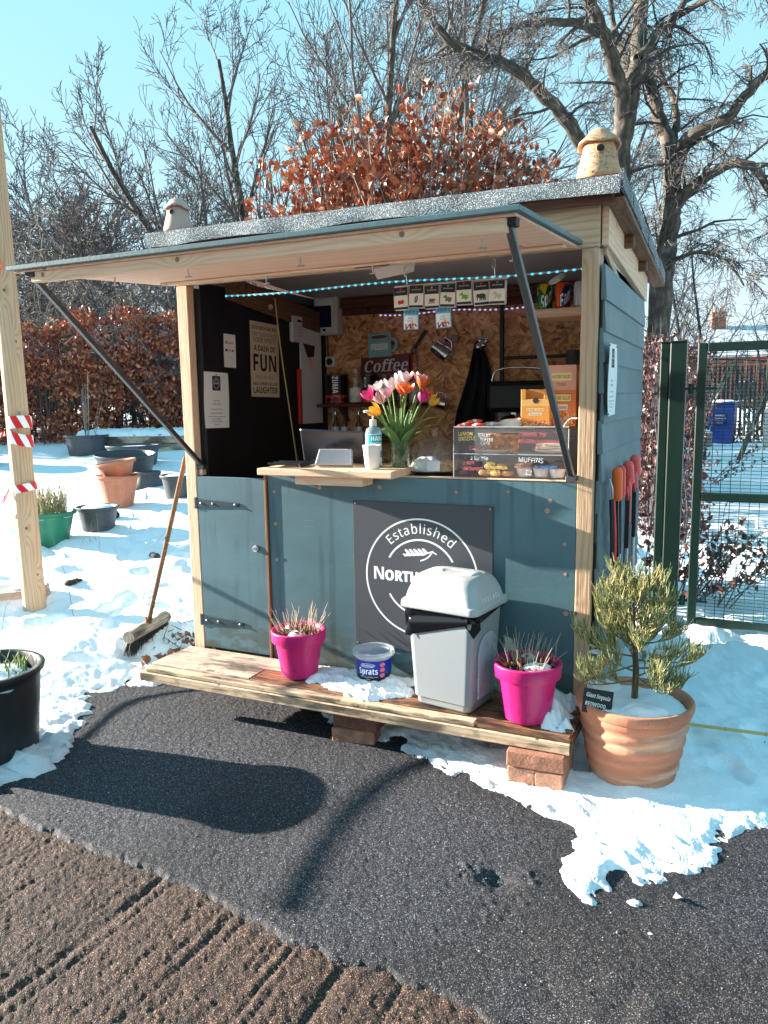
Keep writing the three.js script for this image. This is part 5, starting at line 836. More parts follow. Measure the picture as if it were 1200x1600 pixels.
// timber post with barrier tape
{
  const px = -3.5, pz = -0.37, t = thing('timber_post', 'round pale timber post at the left edge wound with red and white tape', 'post', [px, groundY(px, pz), pz]); t.rotation.z = 0.013;
  const g = new THREE.CylinderGeometry(0.062, 0.068, 3.3, 26, 24); { const p = g.attributes.position; for (let i = 0; i < p.count; i++) { const a = Math.atan2(p.getZ(i), p.getX(i)), k = 1 + 0.03 * n2(Math.cos(a) * 1.5 + p.getY(i) * 0.8, Math.sin(a) * 1.5); p.setX(i, p.getX(i) * k); p.setZ(i, p.getZ(i) * k); } g.computeVertexNormals(); const u = g.attributes.uv; for (let i = 0; i < u.count; i++) { const a = u.getX(i), b = u.getY(i); u.setXY(i, b * 3.3, a * 0.46); } }
  part(t, 'post', g.translate(0, 1.6, 0), W.pineGrey);
  const tape = canvasTex(512, 64, (c) => { c.fillStyle = '#f6f2f0'; c.fillRect(0, 0, 512, 64); c.fillStyle = '#d3121c'; for (let i = -1; i < 6; i++) { c.beginPath(); c.moveTo(i * 102, 0); c.lineTo(i * 102 + 51, 0); c.lineTo(i * 102 + 95, 64); c.lineTo(i * 102 + 44, 64); c.fill(); } }); tape.wrapS = THREE.RepeatWrapping;
  const tm = mat(0, 0.4, { map: tape });
  const wrap = (y, hh, slope, ph) => { const q = new THREE.CylinderGeometry(0.0695, 0.07, hh, 28, 1, true), p = q.attributes.position; for (let i = 0; i < p.count; i++) { const a = Math.atan2(p.getZ(i), p.getX(i)); p.setY(i, p.getY(i) + slope * Math.sin(a + ph)); } q.computeVertexNormals(); return q.translate(px + 0.0, y, pz); };
  const bt = thing('barrier_tape', 'red and white barrier tape wound round the timber post', 'tape'), G = groundY(px, pz);
  for (const [y, s, ph] of [[1.325, 0.012, 1], [1.235, -0.02, 2]]) part(bt, 'band', wrap(y, 0.075, s, ph), tm); part(bt, 'band', wrap(0.93, 0.05, 0.012, 2), tm);
  const ribbon = (pts, w) => { const c = new THREE.CatmullRomCurve3(pts.map((p) => V(...p))), n = 40, P = [], U = [], I = []; for (let i = 0; i <= n; i++) { const p = c.getPoint(i / n), tw = 0.4 * Math.sin(i * 0.5); P.push(p.x, p.y - w / 2 * Math.cos(tw), p.z, p.x + w * 0.4 * Math.sin(tw), p.y + w / 2 * Math.cos(tw), p.z); U.push(i * 0.16, 0, i * 0.16, 1); if (i) { const o = i * 2; I.push(o - 2, o, o - 1, o, o + 1, o - 1); } } const q = new THREE.BufferGeometry(); q.setAttribute('position', new THREE.Float32BufferAttribute(P, 3)); q.setAttribute('uv', new THREE.Float32BufferAttribute(U, 2)); q.setIndex(I); q.computeVertexNormals(); return q; };
  part(bt, 'strand', ribbon([[px - 0.05, 1.27, pz + 0.07], [-3.6, 1.1, 0.1], [-3.72, 0.93, 0.8], [-3.7, 0.93, 1.7]], 0.03), tm); part(bt, 'strand', ribbon([[px - 0.05, 0.93, pz + 0.07], [-3.55, 0.62, 0.0], [-3.6, 0.46, 0.4], [-3.6, 0.48, 0.9]], 0.02), tm);
  part(bt, 'loose_end', ribbon([[px - 0.07, 0.92, pz + 0.06], [px - 0.09, 0.84, pz + 0.09], [px - 0.13, 0.76, pz + 0.07]], 0.035), tm);
  const or = thing('orange_float', 'orange rounded plastic piece fixed to the timber post', 'marker', [px + 0.02, 2.26, pz + 0.09]); part(or, 'body', T(new THREE.CapsuleGeometry(0.028, 0.14, 6, 14), -0.06, 0, 0, 0, 0, Math.PI / 2 - 0.08), mat([0.85, 0.14, 0.03], 0.4));
}
// black planter at the near left
{
  const x = -2.26, z = 0.955, t = thing('black_planter', 'large black planter with green shoots at the lower left corner', 'planter', [x, 0, z]), rnd = rng(71), h = 0.38;
  part(t, 'pot', tubG(0.188, 0.222, h, 0.014, 0.014), mat([0.022, 0.026, 0.028], 0.42, { map: grimeTex, bumpMap: grainBump, bumpScale: 0.001 }));
  part(t, 'soil', lathe([[0.001, h - 0.05], [0.12, h - 0.045], [0.197, h - 0.055]], 24), soilM); part(t, 'snow', snowHeap(0.19, 0.028, 0.19, 8, 0.3).translate(0, h - 0.055, 0), M.snow);
  const S = new Sink(); for (let i = 0; i < 60; i++) { const a = rnd() * 6.28, q = 0.17 * Math.sqrt(rnd()), L = 0.03 + 0.075 * rnd(); S.tube([V(q * Math.cos(a), h - 0.05, q * Math.sin(a)), V(q * Math.cos(a) + 0.01 * (rnd() - 0.5), h - 0.05 + L * 0.6, q * Math.sin(a)), V(q * Math.cos(a) + 0.05 * (rnd() - 0.5), h - 0.05 + L, q * Math.sin(a) + 0.05 * (rnd() - 0.5))], [0.004, 0.004, 0.001], 4); }
  part(t, 'shoots', S.geo(), mat([0.2, 0.27, 0.06], 0.6)); part(t, 'dry_stalks', twigBunch(rnd, 26, 0.17, 0.05, 0.13, h - 0.05, 0.1), mat([0.45, 0.38, 0.28], 0.8), null, 'stuff');
  const b = thing('snow_bank', 'dirty lumpy ridge of snow round the foot of the black planter', 'snow'); b.userData.kind = 'stuff';
  part(b, 'lump', [...Array(16)].map((_, i) => { const a = -0.9 + i * 0.2, r = 0.2 + 0.05 * rnd(), s = 0.05 + 0.06 * rnd(); return snowHeap(s * 1.3, s * 0.7, s, i * 7, 0.4, 16).translate(x + r * Math.cos(a) + 0.02, -0.01, z + r * Math.sin(a)); }), mat([0.74, 0.75, 0.77], 0.8, { bumpMap: grainBump, bumpScale: 0.006 }));
}
// clay bird houses on the roof
const clayTex = dataTex(512, 512, (u, v, o) => { const f = fbm(u, v, 6, 6, 4, 201), c = Math.abs(fbm(u, v, 14, 14, 3, 205) - 0.5), d = Math.abs(fbm(u, v, 18, 18, 2, 225) - 0.5), k = (0.86 + 0.24 * f) * (1 - 0.55 * sstep(0.025, 0.0, c) - 0.35 * sstep(0.02, 0.0, d)); o[0] = 234 * k; o[1] = 200 * k; o[2] = 168 * k; });
function birdhouse(label, pos, s, m, crackle, turn) {
  const t = thing('birdhouse', label, 'birdhouse', pos, turn, 'clay birdhouses on the kiosk roof');
  const body = lathe([[0.001, 0.0], [0.07, 0.0], [0.078, 0.012], [0.077, 0.03], [0.069, 0.06], [0.059, 0.1], [0.053, 0.135], [0.001, 0.15]].map(([a, b]) => [a * s, b * s]), 40); part(t, 'body', body, m);
  const roof = lathe([[0.05, 0.13], [0.07, 0.121], [0.0755, 0.123], [0.073, 0.131], [0.058, 0.143], [0.048, 0.158], [0.034, 0.174], [0.016, 0.182], [0.001, 0.183]].map(([a, b]) => [a * s, b * s]), 40), p = roof.attributes.position;
  for (let i = 0; i < p.count; i++) { const a = Math.atan2(p.getZ(i), p.getX(i)), r = Math.hypot(p.getX(i), p.getZ(i)); p.setY(i, p.getY(i) + (r > 0.05 * s ? 0.006 * s * Math.sin(a * 3 + pos[0]) + (Math.cos(a - Math.PI / 2) > 0.6 ? 0.006 * s : 0) : 0)); } roof.computeVertexNormals(); part(t, 'roof', roof, m);
  part(t, 'entrance', T(cyl(0.0135 * s, 0.0135 * s, 0.006 * s, 20), 0, 0.1 * s, 0.0585 * s, Math.PI / 2 - 0.16), M.black); part(t, 'rim', T(new THREE.TorusGeometry(0.0145 * s, 0.0025 * s, 8, 22), 0, 0.1 * s, 0.0635 * s, -0.16), m);
}
birdhouse('small pinkish clay birdhouse at the left end of the kiosk roof', [-1.93, 2.222, -0.02], 0.86, mat([0.52, 0.35, 0.28], 0.75, { bumpMap: grainBump, bumpScale: 0.001 }), false, 0.2);
birdhouse('larger cream crackled clay birdhouse at the right end of the kiosk roof', [-0.005, 2.206, -0.015], 1.02, mat([0.74, 0.62, 0.5], 0.7, { map: clayTex, bumpMap: clayTex, bumpScale: 0.002 }), true, 0.25);
// sign on the counter front
{
  const t = thing('round_logo_sign', 'charcoal square sign with a white round logo on the counter front', 'sign', [-1.031, 0.337, 0.0005]), S = 0.641, Hh = 0.661;
  const tex = canvasTex(1024, 1056, (c, w, h) => {
    c.fillStyle = '#45474d'; c.fillRect(0, 0, w, h); c.strokeStyle = c.fillStyle = '#f4f5f5'; c.lineCap = 'butt'; const cx = 512, cy = 520; c.lineWidth = 12; c.beginPath(); c.arc(cx, cy, 412, 0, 7); c.stroke();
    c.lineWidth = 13; c.beginPath(); c.arc(cx, cy, 268, Math.PI * 1.16, Math.PI * 1.84); c.stroke(); c.beginPath(); c.arc(cx, cy, 268, Math.PI * 0.16, Math.PI * 0.84); c.stroke();
    c.font = '92px sans-serif'; c.textAlign = 'center'; const s = 'Established', R = 312; let tot = 0; const ws = [...s].map((q) => c.measureText(q).width + 3); ws.forEach((q) => (tot += q)); let a = -Math.PI / 2 - tot / R / 2;
    [...s].forEach((q, i) => { const m = a + ws[i] / R / 2; c.save(); c.translate(cx + R * Math.cos(m), cy + R * Math.sin(m)); c.rotate(m + Math.PI / 2); c.fillText(q, 0, 0); c.restore(); a += ws[i] / R; });
    // ear of wheat
    c.save(); c.translate(500, 330); c.lineWidth = 9; c.lineCap = 'round'; c.beginPath(); c.moveTo(-115, 30); c.quadraticCurveTo(20, 28, 100, -2); c.quadraticCurveTo(75, 50, 15, 66); c.stroke(); c.lineWidth = 8; c.beginPath(); c.moveTo(100, -2); c.lineTo(128, 14); c.stroke();
    for (let i = 0; i < 5; i++) for (const k of [-1, 1]) { c.save(); c.translate(-62 + i * 32, 24 - i * 3.5); c.rotate(k < 0 ? -2.45 : 2.75); c.beginPath(); c.ellipse(25, k * 3, 26, 9.5, 0, 0, 7); c.fill(); c.restore(); } c.restore();
    c.textAlign = 'left'; c.font = 'bold 128px sans-serif'; c.fillText('N', 146, 552); c.font = 'bold 98px sans-serif'; c.fillText('ORTH', 240, 552); c.lineWidth = 5; c.strokeText('ORTH', 240, 552);
  });
  part(t, 'panel', bx(0, S, 0, Hh, -0.001, 0.0035, 0.001), mat([0.055, 0.058, 0.066], 0.5)); part(t, 'print', T(new THREE.PlaneGeometry(S - 0.003, Hh - 0.003), S / 2, Hh / 2, 0.0042), mat([0.95, 0.95, 0.95], 0.5, { map: tex }));
  for (const x of [0.012, S - 0.012]) for (const y of [0.012, Hh - 0.012]) part(t, 'screw', T(cyl(0.004, 0.003, 0.003, 10), x, y, 0.004, Math.PI / 2), M.zinc);
}
// papers pinned up
const noticeTex = (w, h, fn) => canvasTex(w, h, (c) => { c.fillStyle = '#f1efea'; c.fillRect(0, 0, w, h); c.fillStyle = '#333'; c.textAlign = 'center'; fn(c, w, h); });
const logoBlock = (c, x, y, w, h) => { c.fillStyle = '#2f3338'; c.fillRect(x, y, w, h); c.strokeStyle = '#e8e8e8'; c.lineWidth = w * 0.03; c.beginPath(); c.arc(x + w / 2, y + h / 2, w * 0.36, 0, 7); c.stroke(); c.beginPath(); c.arc(x + w / 2, y + h / 2, w * 0.24, 3.6, 5.8); c.stroke(); c.fillStyle = '#e8e8e8'; c.font = `bold ${w * 0.16}px sans-serif`; c.textAlign = 'center'; c.fillText('NORTH', x + w / 2, y + h * 0.56, w * 0.6); c.fillStyle = '#333'; };
const lines = (c, x, y, w, n, dy, sz, list) => { c.font = `${sz}px sans-serif`; for (let i = 0; i < n; i++) c.fillText(list[i % list.length], x, y + i * dy, w); };
function card(name, label, cat, w, h, tex, pos, rot, pins, curl = 0.004) {
  const t = thing(name, label, cat, pos); t.rotation.set(...rot, 'YXZ'); const g = new THREE.PlaneGeometry(w, h, 8, 10), p = g.attributes.position; for (let i = 0; i < p.count; i++) { const x = p.getX(i) / w, y = p.getY(i) / h; p.setZ(i, 0.003 + curl * (x * x * 2 + 0.6 * Math.sin(y * 5 + x * 2) + 0.6)); } g.computeVertexNormals();
  part(t, 'sheet', g, mat(0, 0.8, { map: tex })); for (const [x, y] of pins) part(t, 'pin', T(new THREE.SphereGeometry(0.0035, 8, 6), x, y, 0.004 + curl), M.darkSteel); return t;
}
const noteTex = noticeTex(384, 512, (c, w, h) => { logoBlock(c, 128, 34, 128, 134); c.fillStyle = '#a33'; lines(c, w / 2, 268, 200, 1, 26, 24, ['Opening']); c.fillStyle = '#444'; lines(c, w / 2, 300, 190, 1, 26, 20, ['& PRICE TIMES']); lines(c, w / 2, 346, 190, 2, 36, 19, ['Tuesday to Saturday', 'Tuesday and Thursday 9am']); lines(c, w / 2, 412, 300, 3, 22, 16, ['Hot drinks, cakes, soup, sausage rolls', 'also on a weekend', 'Cash and card accepted']); c.fillText('Thank you', w / 2, 486); });
card('paper_notice', 'white paper notice with a dark logo pinned on the black inner wall', 'notice', 0.196, 0.272, noteTex, [-1.849, 1.445, -0.135], [0, Math.PI / 2, -0.02], [[0, 0.125]]);
card('card_payment_sticker', 'small white card-payment notice on the black inner wall', 'notice', 0.1, 0.165, noticeTex(256, 420, (c, w) => { c.fillStyle = '#3a3f45'; c.fillRect(40, 88, 34, 34); c.clearRect; c.fillStyle = '#eee'; c.fillRect(49, 97, 16, 16); c.fillStyle = '#444'; c.font = '40px sans-serif'; c.textAlign = 'left'; c.fillText('Square', 86, 120); c.fillStyle = '#1c3f86'; c.fillRect(34, 190, 46, 30); c.fillStyle = '#3555b5'; c.font = 'italic bold 26px sans-serif'; c.fillText('VISA', 98, 214); c.fillStyle = '#d52b1e'; c.beginPath(); c.arc(186, 205, 16, 0, 7); c.fill(); c.fillStyle = '#e88a1a'; c.globalAlpha = 0.8; c.beginPath(); c.arc(206, 205, 16, 0, 7); c.fill(); c.globalAlpha = 1; c.fillStyle = '#555'; c.font = '20px sans-serif'; c.fillText('Pay', 84, 300); c.fillText('Tap', 150, 300); }), [-1.849, 1.69, -0.265], [0, Math.PI / 2, -0.02], [], 0.001);
card('quote_poster', 'tall cream poster with black lettering about fun and laughter', 'poster', 0.275, 0.395, canvasTex(512, 736, (c, w, h) => {
  c.fillStyle = '#d9c7a6'; c.fillRect(0, 0, w, h); c.textAlign = 'center'; c.fillStyle = '#221d18'; const row = (s, y, sz, wt, col) => { c.fillStyle = col ?? '#221d18'; c.font = `${wt} ${sz}px sans-serif`; c.fillText(s, w / 2, y, 450); };
  row('INTO EACH DAY PUT', 76, 52, 'bold'); row('ONE TEASPOON OF', 140, 52, '', '#6b5a45'); row('GOOD SPIRITS', 198, 62, '', '#4a3d2e'); row('A DASH OF', 284, 76, 'bold'); c.font = 'bold 230px sans-serif'; c.fillStyle = '#1a1612'; c.fillText('FUN', w / 2, 480, 450); row('PINCH OF FOLLY', 556, 44, '', '#6b5a45'); row('AND A HEAP FULL OF', 622, 46, 'bold', '#3a3026'); row('LAUGHTER', 700, 88, 'bold');
}), [-1.849, 1.657, -0.582], [0, Math.PI / 2, -0.02], [], 0.001);
card('paper_notice', 'white paper notice fixed on the outer right wall of the kiosk', 'notice', 0.2, 0.272, noteTex, [0.044, 1.497, -0.105], [0, Math.PI / 2, 0.02], [[-0.09, 0.128], [0.09, 0.128], [-0.09, -0.128]]);
// hand tools hung on the right wall
{
  const blk = mat([0.014, 0.014, 0.016], 0.5), org = mat([0.95, 0.15, 0.02], 0.45), rd = mat([0.9, 0.06, 0.05], 0.45), alu = M.zinc, x = 0.062;
  const hookM = M.zinc;
  let t = thing('bow_saw', 'black bow saw with a red stripe hung leftmost on the right wall', 'saw'); part(t, 'frame', tubeThrough([[x, 1.03, -0.105], [x + 0.012, 0.9, -0.075], [x + 0.012, 0.7, -0.095], [x, 0.5, -0.205]], 0.012, 30, 8), blk); part(t, 'stripe', tubeThrough([[x + 0.01, 1.03, -0.097], [x + 0.022, 0.9, -0.067], [x + 0.022, 0.7, -0.087], [x + 0.01, 0.5, -0.197]], 0.004, 30, 6), rd); part(t, 'blade', bar([x - 0.006, 1.03, -0.115], [x - 0.006, 0.5, -0.215], 0.002, 0.014), M.steel); part(t, 'clip', tubeThrough([[x - 0.012, 1.11, -0.105], [x, 1.08, -0.095], [x, 1.03, -0.105]], 0.005, 10, 6), hookM);
  t = thing('loppers', 'long-handled loppers with orange grips hung on the right wall', 'loppers'); for (const [z0, z1, c] of [[-0.17, -0.31, org], [-0.26, -0.34, rd]]) { part(t, 'handle', bar([x + 0.006, 1.03, z0], [x + 0.006, 0.78, mix(z0, z1, 0.5)], 0.02, 0.026), blk); part(t, 'grip', T(new THREE.CapsuleGeometry(0.021, 0.1, 6, 12), x + 0.01, 1.085, z0 + 0.004, 0.12), c); part(t, 'shaft', bar([x + 0.006, 0.78, mix(z0, z1, 0.5)], [x + 0.006, 0.56, z1], 0.013, 0.016), alu); }
  part(t, 'blade', T(extrude([[0, 0], [0.03, 0.02], [0.035, -0.06], [0.008, -0.11]], 0.004, 0.001), x, 0.56, -0.33, 0, -Math.PI / 2), M.steel);
  for (const [zz, lab, yy] of [[-0.5, 'litter picker with a red grip hung in the middle of the right wall', 1.1], [-0.74, 'litter picker with a red grip hung last on the right wall', 1.11]]) {
    t = thing('litter_picker', lab, 'litter picker'); part(t, 'grip', [T(new THREE.CapsuleGeometry(0.024, 0.08, 6, 12), x + 0.012, yy, zz, 0.6), rod([x + 0.01, yy - 0.02, zz + 0.01], [x + 0.01, yy - 0.1, zz - 0.03], 0.014, 10)], mat([0.95, 0.12, 0.1], 0.42)); part(t, 'trigger', bar([x + 0.01, yy - 0.06, zz + 0.05], [x + 0.01, yy - 0.12, zz - 0.02], 0.012, 0.014), rd);
    part(t, 'sleeve', bar([x + 0.008, yy - 0.1, zz - 0.03], [x + 0.008, yy - 0.34, zz - 0.035], 0.02, 0.03), blk); part(t, 'shaft', rod([x + 0.008, yy - 0.34, zz - 0.035], [x + 0.008, 0.42, zz - 0.04], 0.009, 10), alu); part(t, 'jaw', [bar([x + 0.008, 0.42, zz - 0.04], [x + 0.008, 0.34, zz - 0.01], 0.008, 0.014), bar([x + 0.008, 0.42, zz - 0.04], [x + 0.008, 0.34, zz - 0.07], 0.008, 0.014)], blk);
  }
  t = thing('hand_shears', 'black tool with a wide dark sleeve hung between the litter pickers', 'tool'); part(t, 'handle', bar([x + 0.005, 1.06, -0.6], [x + 0.005, 0.86, -0.61], 0.018, 0.022), rd); part(t, 'sleeve', bx(x - 0.01, x + 0.015, 0.62, 0.86, -0.645, -0.575, 0.006), blk);
}
// bamboo cane on the snow behind the terracotta pot
{ const t = thing('bamboo_cane', 'yellow bamboo cane lying on the snow right of the terracotta pot', 'cane'); part(t, 'cane', rod([0.22, snowY(0.22, -0.25) + 0.03, -0.25], [1.1, snowY(1.1, -0.3) + 0.02, -0.3], 0.007, 8), mat([0.62, 0.45, 0.14], 0.6)); for (let i = 1; i < 6; i++) { const k = i / 6; part(t, 'node', T(new THREE.TorusGeometry(0.0075, 0.0016, 6, 12), mix(0.22, 1.1, k), mix(snowY(0.22, -0.25) + 0.03, snowY(1.1, -0.3) + 0.02, k), mix(-0.25, -0.3, k), 0, Math.PI / 2), mat([0.5, 0.34, 0.1], 0.6)); } }
// crumbs of snow, a flat leaf, pebbles on the asphalt
{
  const lump = (label, x, z, s, seed) => tag(part(scene, 'snow_lump', snowHeap(s, s * 0.45, s * 0.7, seed, 0.45, 18).translate(x, asphaltY(x, z) - 0.002, z), M.snow), label, 'snow');
  lump('small snow lump broken off at the tip of the snow patch', 0.297, 0.885, 0.02, 3); lump('tiny snow crumb on the asphalt far right of the pothole', 0.35, 1.0, 0.007, 5); 
  const lf = tag(part(scene, 'dead_leaf', T(leafGeo(0.045, 0.03), 0.4, 0.012, 0.8, 1.5, 0.4, 0), mat([0.6, 0.6, 0.58], 0.6)), 'pale wet leaf lying flat on the asphalt at the right', 'leaf');
  const t = thing('pebbles', 'tiny pale stones strewn over the asphalt', 'pebbles'), rnd = rng(88); t.userData.kind = 'stuff';
  const im = new THREE.InstancedMesh(new THREE.IcosahedronGeometry(1, 0), mat([0.36, 0.34, 0.31], 0.9), 90); im.name = 'pebble'; im.userData.kind = 'stuff'; for (let i = 0; i < 90; i++) { const x = -1.9 + 2.6 * rnd(), z = 0.45 + 1.1 * rnd(), s = 0.0015 + 0.0028 * rnd() * rnd(); im.setMatrixAt(i, _m.compose(V(x, asphaltY(x, z) + s * 0.4, z), _q.setFromEuler(_e.set(rnd() * 3, rnd() * 3, 0)), V(s * 1.4, s * 0.8, s))); } t.add(im);
}
// ---------------------------------------------------------------- inside the kiosk
const BW = -1.271, CT = 1.112;   // face of the chipboard wall, height of the counter edge
const print = (w, h, draw) => canvasTex(w, h, draw);
{
  // consumer unit, alarm keypad, socket, cable
  let t = thing('fuse_box', 'white fuse box with a dark blue window in the upper left back corner', 'fuse box', [-1.8, 1.945, BW]), wb = mat([0.7, 0.7, 0.68], 0.4);
  part(t, 'case', bx(-0.078, 0.078, -0.115, 0.115, 0.0, 0.085, 0.01), wb); part(t, 'cover', bx(-0.068, 0.068, -0.105, 0.1, 0.086, 0.098, 0.006), wb); part(t, 'window', bx(-0.052, 0.05, -0.072, 0.055, 0.0985, 0.103, 0.002), mat([0.01, 0.02, 0.06], 0.1)); part(t, 'latch', bx(-0.008, 0.008, -0.095, -0.08, 0.0985, 0.104, 0.001), M.black);
  t = thing('alarm_keypad', 'white alarm keypad with rows of buttons on the black inner wall', 'keypad', [-1.849, 1.845, -0.9], Math.PI / 2); part(t, 'case', bx(-0.06, 0.06, -0.075, 0.075, 0, 0.026, 0.008), wb); part(t, 'display', bx(-0.005, 0.04, 0.038, 0.052, 0.0265, 0.028, 0.0005), M.black); for (let r = 0; r < 4; r++) for (let c = 0; c < 3; c++) part(t, 'button', bx(0.0 + c * 0.017, 0.011 + c * 0.017, 0.008 - r * 0.017, 0.017 - r * 0.017, 0.0265, 0.0295, 0.001), mat([0.45, 0.45, 0.45], 0.5));
  t = thing('power_socket', 'white round-hole power socket on the chipboard above the black tin', 'socket', [-1.808, 1.672, BW]); part(t, 'plate', bx(-0.032, 0.032, -0.032, 0.032, 0, 0.03, 0.005), wb); part(t, 'recess', T(cyl(0.021, 0.021, 0.004, 24), 0, 0, 0.0285, Math.PI / 2), M.black);
  t = thing('cable', 'thin dark cable dropping from the fuse box to the socket', 'cable'); part(t, 'cable', rod([-1.83, 1.83, BW + 0.006], [-1.83, 1.7, BW + 0.006], 0.004, 6), M.black);
  t = thing('cable', 'thin white cable hanging below the shelf in the left corner', 'cable'); part(t, 'cable', tubeThrough([[-1.8, 1.4, BW + 0.02], [-1.79, 1.33, BW + 0.03], [-1.81, 1.26, BW + 0.02], [-1.8, 1.15, BW + 0.02]], 0.004, 20, 6), M.white);
  t = thing('yellow_cord', 'thin yellow cord hanging in front of the black inner wall', 'cord'); part(t, 'cord', tubeThrough([[-1.8, 1.985, -0.63], [-1.79, 1.7, -0.66], [-1.775, 1.4, -0.7], [-1.76, 1.1, -0.74]], 0.0042, 24, 6), mat([0.6, 0.5, 0.2], 0.7));
  t = thing('door_knob', 'small pinkish knob high on the black inner wall', 'knob', [-1.849, 1.94, -0.62], Math.PI / 2); part(t, 'stem', T(cyl(0.008, 0.008, 0.02, 10), 0, 0, 0, Math.PI / 2), M.zinc); part(t, 'ball', T(new THREE.SphereGeometry(0.015, 14, 10), 0, 0, 0.026), mat([0.6, 0.45, 0.38], 0.5));
  // shelf with jars
  t = thing('wall_shelf', 'dark reddish wall shelf on the chipboard holding tins and jars', 'shelf'); part(t, 'board', bx(-1.845, -1.17, 1.395, 1.415, BW + 0.001, BW + 0.15), W.darkWood); for (const x of [-1.7, -1.3]) part(t, 'bracket', extrude([[0, 0], [0.11, 0], [0, -0.09]], 0.015).rotateY(-Math.PI / 2).translate(x, 1.3945, BW + 0.002), W.darkWood);
  const SH = 1.4155, zs = BW + 0.08;
  const tin = (name, label, cat, x, y, z, r, h, draw, lidM = M.darkSteel) => { const q = thing(name, label, cat, [x, y, z]); const g = new THREE.CylinderGeometry(r, r, h, 32, 1, true).translate(0, h / 2, 0).rotateY(-Math.PI * 0.5 - 0.6 + Math.PI); part(q, 'body', g, mat(0, 0.35, { map: print(512, 256, draw), metalness: 0.1 })); part(q, 'lid', lathe([[0.001, h + 0.004], [r * 0.9, h + 0.004], [r * 0.98, h + 0.003], [r + 0.001, h - 0.002], [r + 0.001, h - 0.008]], 32), lidM); part(q, 'base', lathe([[0.001, 0.001], [r, 0.001], [r + 0.0008, 0.006]], 32), lidM); return q; };
  tin('chocolate_tin', 'black tin with white upright ZUMA lettering on the left of the shelf', 'tin', -1.735, SH, zs, 0.07, 0.175, (c, w, h) => { c.fillStyle = '#0c0b0d'; c.fillRect(0, 0, w, h); c.fillStyle = '#d63a26'; c.fillRect(0, h - 74, w, 74); c.fillStyle = '#0c0b0d'; for (let i = 0; i < 9; i++) { c.beginPath(); c.arc(30 + i * 62, h - 34, 26, 0, 7); c.fill(); } for (const o of [255, 500]) { c.save(); c.translate(o - 60, 16); c.rotate(Math.PI / 2); c.fillStyle = '#eeeae6'; c.font = 'bold 58px sans-serif'; c.textAlign = 'left'; c.fillText('ZUMA', 0, 0, 150); c.restore(); } });
  const jar = (label, x, r, h, fillH, fillM, lid, extra) => { const q = thing('glass_jar', label, 'jar', [x, SH, zs]); part(q, 'glass', lathe([[0.001, 0.003], [r - 0.004, 0.001], [r, 0.008], [r, h * 0.72], [r * 0.78, h * 0.86], [r * 0.78, h]], 32), M.glass); if (fillM) part(q, 'contents', lathe([[0.001, 0.008], [r - 0.002, 0.008], [r - 0.002, fillH], [r * 0.5, fillH + 0.008], [0.001, fillH + 0.01]], 24), fillM); part(q, 'lid', lid(r, h), extra ?? M.glass); return q; };
  const domeLid = (r, h) => lathe([[r * 0.85, h], [r * 0.85, h + 0.008], [r * 0.6, h + 0.018], [r * 0.2, h + 0.022], [r * 0.24, h + 0.036], [0.001, h + 0.042]], 24), flatLid = (r, h) => lathe([[r * 0.84, h - 0.012], [r * 0.84, h + 0.008], [0.001, h + 0.009]], 24);
  const blob = (tex) => tex;
  const bits = (seed, cols) => canvasTex(256, 128, (c) => { const r = rng(seed); c.fillStyle = cols[0]; c.fillRect(0, 0, 256, 128); for (let i = 0; i < 420; i++) { c.fillStyle = cols[Math.floor(r() * cols.length)]; c.beginPath(); c.ellipse(r() * 256, r() * 128, 4 + 5 * r(), 3 + 4 * r(), r() * 3, 0, 7); c.fill(); } });
  jar('tall glass jar with a stopper and pale contents beside the black tin', -1.605, 0.043, 0.2, 0.09, mat(0, 0.8, { map: bits(1, ['#efe8da', '#fff8ea', '#d8ccb4']) }), domeLid);
  tin('drink_tin', 'small tin with an orange-red base and black top on the shelf', 'tin', -1.515, SH, zs + 0.01, 0.036, 0.17, (c, w, h) => { c.fillStyle = '#120e10'; c.fillRect(0, 0, w, h); c.fillStyle = '#d9401f'; c.fillRect(0, h * 0.55, w, h * 0.45); c.fillStyle = '#e9e4de'; for (const o of [60, 316]) { c.fillRect(o + 80, 24, 44, 90); c.fillRect(o, h * 0.6, 40, 80); } c.fillStyle = '#222'; for (const o of [60, 316]) for (let i = 0; i < 9; i++) c.fillRect(o + 84 + i * 4.2, 40, 2, 60); });
  jar('glass jar of pale marshmallows in front of the red Coffee sign', -1.415, 0.047, 0.165, 0.115, mat(0, 0.85, { map: bits(2, ['#f0e6d0', '#fff8ea', '#e0d0ac', '#fffaf2']), bumpMap: grainBump, bumpScale: 0.004 }), flatLid, M.glass);
  jar('glass jar of dark coffee beans on the right of the marshmallow jar', -1.305, 0.046, 0.15, 0.085, mat(0, 0.8, { map: bits(3, ['#2a1a10', '#3a2415', '#5c4630']) }), flatLid, M.darkSteel);
  { const q = thing('sauce_bottle', 'slim clear dispenser with a red cap at the right end of the shelf', 'bottle', [-1.215, SH, zs + 0.02]); part(q, 'body', lathe([[0.001, 0.002], [0.03, 0.002], [0.032, 0.01], [0.03, 0.11], [0.02, 0.13]], 24), mat([0.35, 0.3, 0.28], 0.2)); part(q, 'cap', lathe([[0.024, 0.12], [0.024, 0.145], [0.012, 0.155], [0.006, 0.185], [0.001, 0.186]], 20), M.red); }
